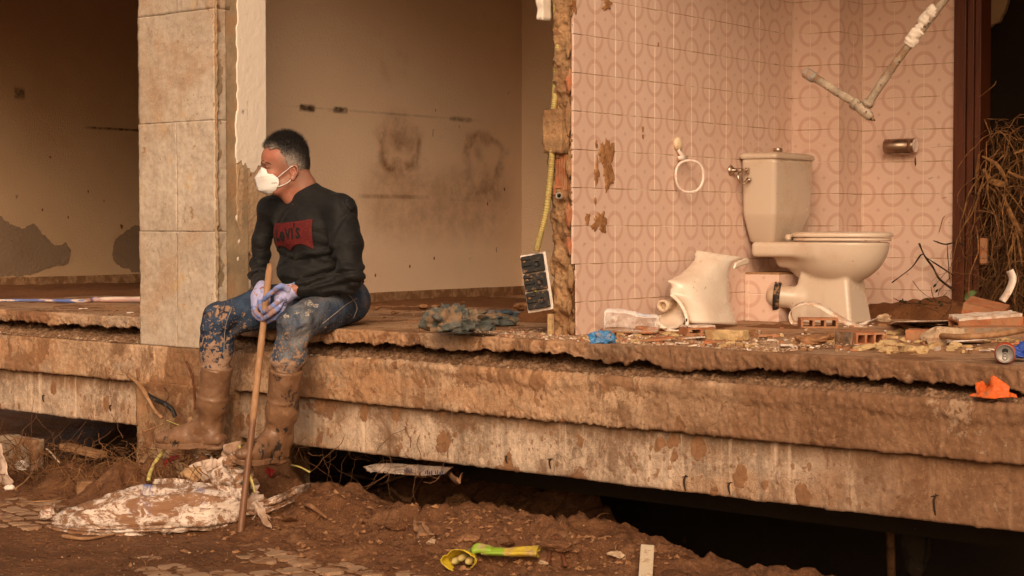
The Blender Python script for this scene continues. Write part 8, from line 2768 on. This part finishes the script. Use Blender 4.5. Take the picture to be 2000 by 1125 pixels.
# torn plastic film draped round the pole foot, over the rubble under the boots
M_FILM = plain('dirty plastic film', (0.6, 0.45, 0.35), 0.5, 0.35, (0.3, 0.16, 0.085), 0.4, 9, 0.15, 12, 0.4, 30, 0.008)
fq = lambda n_: (lambda x, y: Vector(on_fac(x, y, n_)))
patch_cloth('torn_film', [(440, 868), (462, 862), (474, 885), (488, 905), (500, 960), (512, 985), (520, 1010), (524, 1030), (512, 1022), (500, 995), (484, 1030), (474, 1028), (462, 1010), (448, 985), (438, 1000), (430, 960), (424, 915), (420, 895)],
            0, M_FILM, 'torn grey-brown plastic film draped beside the foot of the pole', 'plastic film', 921, 0.03, 0.002, fq(0.36), None, 9)
patch_cloth('torn_film', [(345, 925), (372, 905), (410, 895), (436, 905), (430, 940), (400, 945), (360, 948)], 0, M_FILM, 'crushed pale paper bag under the right boot', 'paper bag', 925, 0.03, 0.002, fq(0.33), None, 10)
patch_cloth('film_scrap', [(488, 985), (505, 975), (516, 1000), (526, 1033), (518, 1030), (500, 1005)], 0, M_FILM, 'narrow brown rag hanging right of the pole foot', 'rag', 927, 0.015, 0.002, fq(0.5), None, 12)
lump('cardboard_lump', fq(0.3)(385, 930), U * 0.075, W * 0.05, Z * 0.04, plain('wet cardboard', (0.45, 0.27, 0.14), 0.9, 0.2, MUD, 0.4, 14), None, 928, 0.3, 4)
tag(bpy.context.scene.objects['cardboard_lump'], 'lump of wet cardboard in the rubbish under the right boot', 'cardboard')
M_RED2 = plain('red plastic scrap', (0.32, 0.02, 0.018), 0.5, 0.4, MUD, 0.25, 30)
patch_cloth('red_scrap', [(317, 905), (330, 892), (350, 888), (346, 896), (330, 906), (320, 912)], 0, M_RED2, 'bright red plastic scrap in the rubbish under the right boot toe', 'plastic scrap', 929, 0.008, 0.002, fq(0.2), None, 20)
patch_cloth('red_scrap', [(512, 925), (522, 912), (535, 918), (530, 932), (518, 936)], 0, M_RED2, 'dull red scrap behind the pole under the left boot', 'plastic scrap', 930, 0.01, 0.002, fq(0.1), None, 20)
patch_cloth('white_scrap', [(328, 852), (345, 840), (368, 846), (372, 858), (350, 866), (332, 862)], 0, M_PAPER, 'dirty white paper wad on the rubble behind the right boot toe', 'paper', 931, 0.02, 0.002, fq(0.14), None, 14)
patch_cloth('white_scrap', [(378, 894), (404, 886), (412, 894), (395, 904), (380, 902)], 0, M_PAPER, 'pale paper wad below the right boot heel', 'paper', 932, 0.015, 0.002, fq(0.22), None, 16)

# rubble bank under the boots and along the pier
def bank(name, s0, s1, n0, n1, hfun, mat, seed, na=120, nb=50):
    sa = np.linspace(s0, s1, na); nb_ = np.linspace(n0, n1, nb)
    S_, N_ = np.meshgrid(sa, nb_, indexing='ij')
    P = fac_np(S_, N_, S_ * 0)
    g0 = ground_h(P[..., 0], P[..., 1])
    e = sstep(0, .18, (S_ - s0) / (s1 - s0)) * sstep(1, .82, (S_ - s0) / (s1 - s0)) * sstep(1.0, .5, (N_ - n0) / (n1 - n0)) * sstep(0, .2, (N_ - n0) / (n1 - n0) + .18)
    P[..., 2] = g0 - 0.02 + e * (hfun(S_, N_) * (1 + .3 * fbm(P * 6, 3, seed)) + 0.03 * fbm(P * 14, 4, seed + 1) + 0.012 * fbm(P * 50, 2, seed + 2)) 
    o = mesh(name, P.reshape(-1, 3), grid_faces(na, nb), mat, None, True)
    return tag(o, kind='stuff')
sA_ = fac_inv(on_fac(270, 900))[0]; sB_ = fac_inv(on_fac(560, 900))[0]
bank('mud_and_litter_bank', sA_, sB_ + .1, -0.05, 0.55, lambda s_, n_: 0.14 + 0.04 * np.sin(s_ * 9), M_MUD, 941)
sC_ = fac_inv(on_fac(-40, 900))[0]
bank('root_bank', sC_ - .4, sA_ + .06, -0.5, 0.5, lambda s_, n_: 0.06 + 0.02 * np.sin(s_ * 7), M_MUD, 944)
def spot(s0, s1, n0, n1, z0, z1):
    def f(r2):
        s_, n_ = r2.uniform(s0, s1), r2.uniform(n0, n1)
        p = fac(s_, n_, 0); p.z = gz(p.x, p.y) + r2.uniform(z0, z1)
        return p
    return f
tangle('root_litter', 330, spot(sC_ - .3, sA_ + .05, -0.2, 0.45, 0.03, 0.15), M_ROOTD, 951, (0.001, 0.003), (0.1, 0.35), 0.35)
tangle('straw_litter', 120, spot(sC_ - .3, sA_, -0.1, 0.5, 0.03, 0.13), M_ROOT, 952, (0.001, 0.0028), (0.1, 0.3), 0.35)
tangle('straw_litter', 110, spot(sA_, sB_, 0.05, 0.45, 0.10, 0.24), M_ROOT, 953, (0.001, 0.003), (0.06, 0.25), 0.3)
tangle('root_litter', 110, spot(sA_, sB_, 0.0, 0.45, 0.1, 0.26), M_ROOTD, 954, (0.001, 0.003), (0.08, 0.25), 0.3)
tangle('root_litter', 60, spot(sB_, sB_ + 0.9, -0.2, 0.1, 0.14, 0.24), M_ROOTD, 955, (0.001, 0.0025), (0.1, 0.3), 0.2)
grit('street_clods', 1500, lambda r2: (lambda p: (p.x, p.y, gz(p.x, p.y)))(fac(r2.uniform(-0.9, 1.9), 0.05 + abs(r2.normal()) * 0.35, 0)), 0.003, 0.012, M_MUDCLOD, 956)
grit('street_crumbs', 2200, lambda r2: (lambda p: (p.x, p.y, gz(p.x, p.y)))(fac(r2.uniform(-2.8, 1.6), 0.2 + abs(r2.normal()) * 0.6, 0)), 0.002, 0.007, M_MUD, 957)

def fore_spot(r2):
    x, y = r2.uniform(-2.1, 0.6), r2.uniform(6.25, 7.3)
    return (x, y, gz(x, y))
grit('pavement_crumbs', 1900, fore_spot, 0.002, 0.008, M_MUD, 958)
grit('pale_crumbs', 260, fore_spot, 0.001, 0.005, M_CLOD, 959)
tangle('straw_bits', 60, lambda r2: Vector(fore_spot(r2)) + Z * 0.004, M_ROOT, 960, (0.0008, 0.0018), (0.03, 0.12), 0.05)
# under the left beam
M_SLABG = plain('grey slab offcut', (0.27, 0.19, 0.125), 0.9, 0.2, MUD, 0.45, 8, 0.2, 20, 0.7, 60, 0.006)
qf = lambda x, y, n_: Vector(on_fac(x, y, n_))
slabby('concrete_offcut', qf(40, 886, 0.08) , FT * 0.165, FN * 0.03, Z * 0.085, M_SLABG, None, 961, 0.006)
tag(bpy.context.scene.objects['concrete_offcut'], 'grey concrete slab offcut leaning under the left beam', 'slab')
M_PLANK = wood_mat('wet plank', (0.25, 0.125, 0.055), (0.36, 0.2, 0.1), (8, 60, 60), 0.7, 0.3, 0.4, MUD)
box('plank', qf(118, 878, 0.0) - FN * 0.06, FT * 0.36 + FN * 0.04 - Z * 0.01, FN * 0.07, Z * 0.03, M_PLANK, None, 0.004, 2)
tag(bpy.context.scene.objects['plank'], 'broken board end sticking out from the dark under the left beam', 'board')
slabby('wood_block', gp(190, 972, 0.035), axs * 0.085, ays * 0.03, Z * 0.045, M_PLANK, None, 963, 0.005)
tag(bpy.context.scene.objects['wood_block'], 'squared wet wood block behind the big sack', 'wood block')
M_WHWIRE = plain('white wire', (0.66, 0.55, 0.46), 0.6, 0.3, MUD, 0.3, 50)
wv = []
r4 = random.Random(4)
parts = []
cw = qf(42, 908, 0.3)
for i in range(7):
    ph = r4.uniform(0, 6); sx1, sz1 = r4.uniform(.025, .045), r4.uniform(.012, .03)
    pts = [cw + FT * (sx1 * math.cos(t_ + ph) + .01 * i / 6) + Z * (sz1 * math.sin(t_ + ph) + r4.uniform(-.004, .004)) + FN * r4.uniform(-.02, .02) for t_ in np.linspace(0, 5.2, 18)]
    parts.append(tube_vf(pts, 0.0017, 5, False))
V, F = join_vf(parts)
tag(mesh('wire_bundle', V, F, M_WHWIRE, None, True), 'tangled bundle of thin white wire at the left edge of the street', 'wire')
patch_cloth('grey_rag', [(-30, 860), (2, 868), (10, 885), (18, 915), (24, 940), (10, 962), (-30, 970)], 0, M_FILM, 'pale torn rag cut off by the left edge', 'rag', 965, 0.02, 0.002, fq(0.42), None, 10)
lump('white_lump', gp(18, 958, .012), Vector((.025, 0, 0)), Vector((0, .02, 0)), Z * .014, M_SHARDW, None, 966, 0.3, 3)
tag(bpy.context.scene.objects['white_lump'], 'small whitish lump on the mud at the left edge', 'lump')
stick('stick', [gp(66, 925, .1), gp(90, 930, .1), gp(116, 936, .08)], .004, .004, M_WASTE, 'short pale stick among the roots at the left', 'stick', 16, 6, 0.2, 971)
stick('stick', [gp(200, 950, .05), gp(235, 930, .1), gp(268, 912, .16)], .006, .008, M_BARK, 'bare stick slanting up against the pier', 'stick', 20, 7, 0.2, 972)
stick('stick', [gp(30, 968, .03), gp(55, 955, .05), gp(78, 935, .08)], .006, .004, M_BARK, 'thin stick at the lower left in the roots', 'stick', 20, 7, 0.2, 973)
stick('stick', [gp(60, 984, .008), gp(100, 982, .01), gp(135, 975, .012)], .004, .003, M_BARK, 'muddy stick lying flat left of the big sack', 'stick', 20, 7, 0.3, 974)
stick('stick', [gp(122, 1052, .01), gp(170, 1058, .012), gp(225, 1048, .012)], .010, .006, M_BARK, 'flat brown splinter lying before the big sack', 'stick', 20, 7, 0.3, 975)
stick('stick', [gp(268, 975, .05), gp(285, 945, .12), gp(310, 915, .19), gp(325, 900, .21)], .004, .003, M_BARK, 'curved thin root rising beside the yellow hose', 'root', 20, 6, 0.2, 976)
# bits leaning on the pier
M_BLACKH = plain('black corrugated hose', (0.014, 0.013, 0.013), 0.5, 0.4, MUDL, 0.15, 30)
p_, r_ = corrug([qf(286, 770, .10), qf(303, 780, .13), qf(322, 789, .15), qf(336, 800, .15), qf(342, 814, .14)], 0.0105, 90)
tag(tube('black_hose', p_, r_, M_BLACKH, None, 9), 'short black ribbed hose curving on the pier', 'hose')
stick('broken_branch', [qf(250, 732, .06), qf(272, 752, .10), qf(290, 780, .13), qf(303, 803, .15), qf(316, 816, .17)], .011, .008, M_BARK, 'thick broken branch leaning on the pier beside the black hose', 'branch', 30, 8, 0.25, 981)
M_RUST = plain('rusty rod', (0.11, 0.035, 0.014), 0.8, 0.3, MUD, 0.2, 30)
stick('rusty_rod', [qf(364, 706, .075), qf(374, 730, .09), qf(379, 760, .10), qf(381, 800, .10)], .0055, .0055, M_RUST, 'bent rusty rod standing against the pier near the right leg', 'rod', 24, 7, 0.1, 982)
stick('twig', [qf(320, 756, .07), qf(330, 772, .08), qf(322, 790, .08), qf(326, 806, .1)], .002, .0012, M_TWIG, 'crooked dark twig on the pier beside the black hose', 'twig', 20, 5, 0.2, 983)
M_YEL = plain('yellow hose', (0.5, 0.42, 0.13), 0.5, 0.4, MUDL, 0.3, 24)
stick('yellow_hose', [qf(324, 868, .25), qf(316, 885, .29), qf(304, 902, .33), qf(294, 922, .38), qf(290, 938, .42)], .008, .0095, M_YEL, 'pale yellow hose curving down in front of the pier', 'hose', 30, 9, 0.05, 984)
ribbon('yellow_strip', [qf(326, 822, .20), qf(340, 828, .21), qf(356, 834, .22), qf(370, 840, .22)], 0.012, M_YEL, 'narrow yellow strip in the litter above the right boot toe', 'strip', 0.002, 20, Z + FN)
stick('stick', [qf(280, 843, .22), qf(300, 836, .2), qf(318, 828, .18)], .004, .003, M_BARK, 'thin stick level on the litter left of the right boot', 'stick', 14, 6, 0.2, 985)
stick('reed', [qf(566, 908, .1), qf(585, 912, .14), qf(605, 922, .16)], .004, .004, M_YEL, 'greenish reed stem right of the left boot sole', 'reed', 16, 6, 0.1, 986)
ribbon('straw', [qf(466, 868, .36), qf(472, 885, .38), qf(478, 905, .4)], 0.012, M_YEL, 'upper dry straw blade on the torn film left of the pole', 'straw', 0.0015, 14, FT)
ribbon('straw', [qf(486, 925, .44), qf(492, 942, .46), qf(497, 962, .47)], 0.012, M_YEL, 'lower dry straw blade right of the pole', 'straw', 0.0015, 14, FT)

# along the foot of the bank on the right
patch_cloth('printed_sack', [(705, 912), (740, 905), (790, 906), (840, 910), (885, 912), (870, 926), (820, 930), (760, 924), (715, 920)], 0, plain('shaded printed sack', (0.42, 0.33, 0.27), 0.7, 0.2, MUD, 0.35, 12), 'half-buried printed sack in the shade under the lowest beam', 'sack', 991, 0.012, 0.002, fq(-0.05), None, 12)
for i, (x0, y0, tx) in enumerate(((790, 918, 0), (830, 922, 0), (850, 922, 0))):
    c_ = qf(x0, y0, -0.035)
    parts = [box_vf(c_ + FT * (0.012 * k) - Z * 0.008, FT * 0.005, FN * 0.001, Z * (0.012 + 0.006 * (k % 2))) for k in range(4)]
    V, F = join_vf(parts)
    mesh('print_mark', V, F, plain('dark blue sack print', (0.04, 0.05, 0.12), 0.8), bpy.context.scene.objects['printed_sack'], False)
def leaf_on(name, pts, wd, mat, label, cat, seed):
    P_ = spline(pts, 30); V = []
    for i, p in enumerate(P_):
        t_ = (P_[min(i + 1, 29)] - P_[max(i - 1, 0)]).normalized()
        sd_2 = t_.cross(FN).normalized() * wd * (math.sin(math.pi * min(.97, .12 + .85 * i / 29)) ** .6)
        V += [p - sd_2, p + FN * .01 + Z * .004 * float(vnoise(np.array([i * .5, seed, 0]), 2)), p + sd_2]
    o = mesh(name, V, grid_faces(30, 3), mat, None, True)
    m_ = o.modifiers.new('solid', 'SOLIDIFY'); m_.thickness = 0.002
    return tag(o, label, cat)
M_DLEAF = plain('brown dry cane leaf', (0.27, 0.14, 0.07), 0.8, 0.25, MUD, 0.4, 16, 0.3, 40)
leaf_on('cane_leaf', [gp(762, 978, .03), gp(800, 972, .04), gp(850, 962, .06), qf(890, 938, .12), qf(905, 925, .08)], .018, M_DLEAF, 'long dry cane leaf lying up the mud bank under the beam', 'leaf', 1)
leaf_on('cane_leaf', [gp(738, 956, .02), gp(765, 950, .03), gp(800, 942, .04)], .007, M_DLEAF, 'short straw-coloured cane piece left of the long dry leaf', 'leaf', 2)
leaf_on('cane_leaf', [gp(676, 938, .03), gp(705, 942, .03), gp(738, 946, .02)], .010, M_DLEAF, 'brown cane leaf on the bank nearest the sack strips', 'leaf', 3)
leaf_on('bark_strip', [gp(596, 992, .02), gp(610, 1000, .02), gp(640, 1018, .015)], .010, M_DLEAF, 'bark strip on the mud right of the pole foot', 'bark', 4)
leaf_on('cane_leaf', [gp(1205, 1085, .03), gp(1230, 1072, .05), gp(1265, 1062, .06), gp(1285, 1060, .06)], .02, M_DLEAF, 'curled dry leaf behind the cream post', 'leaf', 5)
leaf_on('cane_leaf', [gp(1400, 1110, .02), gp(1430, 1106, .035), gp(1465, 1104, .04), gp(1500, 1102, .02)], .03, M_DLEAF, 'wide crumpled brown leaf at the bottom right of the bank', 'leaf', 6)
crumple('mud_rag', gp(895, 1006, .04), Vector((.055, 0, 0)), Vector((0, .05, 0)), Z * .04, M_MUDCLOD, 'mud-soaked crumpled rag on the bank above the yellow gloves', 'rag', 995, None, 0.7, 5, 1.3)
patch_cloth('torn_scrap', [(805, 1022), (815, 1018), (826, 1032), (836, 1046), (848, 1046), (836, 1054), (826, 1050), (822, 1060), (814, 1048)], 0, plain('torn bark scrap', (0.24, 0.13, 0.07), 0.8, 0.2, (0.5, 0.38, 0.28), 0.2, 40), 'torn scrap with a pale edge standing in the mud', 'scrap', 996, 0.012, 0.003, lambda x, y: on_ground(x, 1052) + (on_fac(x, y, .6) - on_fac(x, 1052, .6)), None, 20)
for i, (x, y, r, lb) in enumerate(((842, 1062, .018, 'small pale stone beside the torn scrap'), (915, 1058, .026, 'brown stone on the bank straight above the yellow gloves'), (1130, 1015, .03, 'dark rounded stone in the hollow under the beam'), (1205, 1088, .022, 'pale pointed stone left of the cream post'), (592, 1074, .012, 'small stone on the paving'), (1180, 1060, .02, 'brown clod on the bank left of the dry leaf'))):
    chunk('stone', x, y, r, lb, M_CLOD if i in (0, 3) else M_MUDCLOD, 1100 + i, 'stone', None, 0.7, 0, None, lambda a, b: gp(a, b))
r5 = random.Random(21)
# clods that stand out on the bank
nb_words = ('above the left yellow glove', 'above the green glove fingers', 'left of the cream post', 'right of the pole foot', 'halfway up the bank by the long leaf', 'beside the mud-soaked rag', 'at the shaded top of the bank', 'near the torn scrap', 'below the printed sack', 'right of the yellow cuff', 'low on the bank by the pavers', 'beside the red-brown stick')
for i, (x, y, r) in enumerate(((880, 1072, .03), (985, 1060, .035), (1170, 1095, .03), (560, 1015, .03), (800, 990, .04), (935, 1010, .045), (1010, 985, .04), (770, 1035, .035), (745, 965, .035), (1090, 1068, .04), (650, 1055, .03), (1100, 1090, .025))):
    chunk('mud_clod', x, y, r, 'rounded mud clod ' + nb_words[i], M_MUD, 1120 + i, 'clod', 'mud clods on the bank', 0.6, 0, None, lambda a, b: gp(a, b), 0.3)
stick('red_stick', [gp(1070, 1083, .015), gp(1085, 1078, .02), gp(1105, 1074, .02)], .008, .008, M_RUST, 'short red-brown stick right of the yellow glove cuff', 'stick', 14, 7, 0.2, 1140)
M_POST = plain('chipped cream paint', (0.62, 0.5, 0.35), 0.7, 0.3, (0.3, 0.16, 0.08), 0.35, 20, 0.1, 20, 0.3, 60)
pa0, pa1 = gp(1258, 1160, -.015), gp(1264, 1100, .02)
pdv = (pa1 - pa0).normalized(); psd = Vector((1, 0.1, 0)); psd = (psd - pdv * psd.dot(pdv)).normalized()
box('painted_post', pa0 - psd * .024, psd * 0.048, pa1 - pa0, psd.cross(pdv) * 0.03, M_POST, None, 0.004, 2)
tag(bpy.context.scene.objects['painted_post'], 'end of a cream-painted wooden post poking out of the mud at the bottom edge', 'post')
# things standing in the dark of the hollow
stick('dark_post', [qf(1738, 1020, -.8), qf(1740, 1080, -.8), qf(1742, 1180, -.8)], .016, .016, M_ROOTD, 'wooden post standing in the dark hollow under the right beam', 'post', 12, 8, 0.1, 1150)
patch_cloth('dark_rag', [(1765, 1035), (1800, 1030), (1820, 1060), (1810, 1110), (1790, 1130), (1770, 1120), (1760, 1080)], 0, M_SHADEBLK, 'dark rag hanging in the hollow under the right beam', 'rag', 1151, 0.02, 0.002, fq(-0.75), None, 10)
sb = box('cellar_wall', fac(-4.5, -2.2, -1.3), FT * 9, FN * 0.1, Z * 2.1, M_SHADEBLK)  # shade of the hollow is put into its near-black colour
tag(sb, 'earth face coloured near-black for shade, closing the hollow below the floor slab', 'earth bank')

ib = box('added_shade_block', fac(0.2, -0.8, ZL1 - 0.17), FT * 3.8, FN * 0.2, Z * 0.54, M_SHADEBLK)  # added to block sky light; its black colour also stands in for shade
tag(ib, 'added near-black block keeping sky light out of the hollow under the floor slab', 'concrete beam')
# yellow-green rubber gloves dropped on the paving
def bicol(name, a, b, axis_o, axis_d, cut):
    n = NT(name)
    x = n.n('ShaderNodeVectorMath', operation='DOT_PRODUCT')
    n.set(x.inputs[0], n.pos); x.inputs[1].default_value = axis_d
    t_ = n.math('SUBTRACT', x.outputs['Value'], Vector(axis_o).dot(axis_d))
    c = n.mix(n.ramp(t_, cut - .004, cut + .004), a, b)
    c = n.mix(n.ramp(n.noise(24, 6, 0.7), 0.48, 0.64, 0, 0.8), c, (0.38, 0.24, 0.13))
    return n.fin(c, 0.45, n.bump(n.noise(40, 4), 0.3, 0.005), 0.4)
ga, gb = gp(940, 1092, .02), gp(1052, 1096, .025)
gx_ = (gb - ga); Lg = gx_.length; gx_.normalize(); gy_ = Z.cross(gx_).normalized()
M_GLV = bicol('lime and yellow rubber', (0.25, 0.4, 0.03), (0.55, 0.4, 0.04), ga, gx_, Lg * 0.42)
M_YGL = plain('yellow rubber cuff', (0.62, 0.46, 0.03), 0.45, 0.4, (0.36, 0.2, 0.1), 0.3, 24, 0.1, 30, 0.3, 50)
M_GLIN = plain('glove lining', (0.5, 0.42, 0.16), 0.8, 0.2, MUDL, 0.3, 30)
def glove_sleeve(name, o_, ax, ay, L_, prof, mat, label, seed, flat=0.45, parent=None, n_=50, k=36):
    """open sleeve, thin-walled: prof gives (t, radius)"""
    V = []
    for i in range(n_):
        t_ = i / (n_ - 1)
        r = float(np.interp(t_, [p[0] for p in prof], [p[1] for p in prof]))
        for j in range(k):
            a = 2 * math.pi * j / k
            w_ = 1 + 0.16 * float(fbm(np.array([t_ * 4, math.cos(a) * 1.4, math.sin(a) * 1.4 + seed]), 3, seed))
            V.append(o_ + ax * (L_ * t_) + ay * (r * w_ * math.cos(a)) + Z * (r * flat * w_ * (math.sin(a) + 0.55)))
    o = mesh(name, V, grid_faces(n_, k, False, True).tolist() + [list(range(k))[::-1]], mat, parent, True)
    m_ = o.modifiers.new('solid', 'SOLIDIFY'); m_.thickness = 0.002; m_.offset = 0
    if label: tag(o, label, 'glove')
    return o
g1 = glove_sleeve('rubber_glove', ga, gx_, gy_, Lg, [(0, .012), (.1, .028), (.35, .034), (.42, .032), (.7, .038), (.95, .045), (1, .048)], M_GLV, 'lime green and yellow rubber glove lying on its side on the paving', 1201, 0.42)
for k in range(3):
    d = (gx_ * -1 + gy_ * (-.5 + .45 * k)).normalized()
    tube('finger', spline([ga + gx_ * .04 + gy_ * (-.015 + .015 * k) + Z * .012, ga + gx_ * .0 + d * .012 + Z * (.014 + .006 * k), ga + d * .035 + Z * .008], 10), [.012] * 8 + [.010, .006], M_GLV, g1, 8)
gc = gp(898, 1108, .004)
dg = (Vector((0.32, 0.94, 0))).normalized(); yg = Z.cross(dg).normalized()
g2 = glove_sleeve('rubber_glove', gc + dg * .17, -dg, yg, .19, [(0, .008), (.15, .02), (.5, .038), (.85, .058), (1, .062)], M_YGL, 'yellow rubber glove with its open cuff facing out on the paving', 1211, 0.6)
for k, (x, z_, ry) in enumerate(((-.028, .014, 0), (0.0, .024, 1), (.024, .012, 2))):
    tube('finger', [gc + dg * .10 + yg * x * .5 + Z * (z_ + .01), gc + dg * .05 + yg * x * .9 + Z * z_, gc + dg * .01 + yg * x + Z * (z_ + .002), gc + dg * -.006 + yg * x + Z * z_], [.014, .0145, .0125, .005], M_GLIN, g2, 10)
chunk('stone', 905, 1114, .012, 'small brown pebble lying in the mouth of the yellow glove', M_MUDCLOD, 1221, 'stone', None, .8, 0, None, lambda a, b: gp(a, b))
chunk('stone', 1060, 1098, .014, 'pale pebble touching the cuff of the lime and yellow glove', M_CLOD, 1223, 'stone', None, .8, 0, None, lambda a, b: gp(a, b))
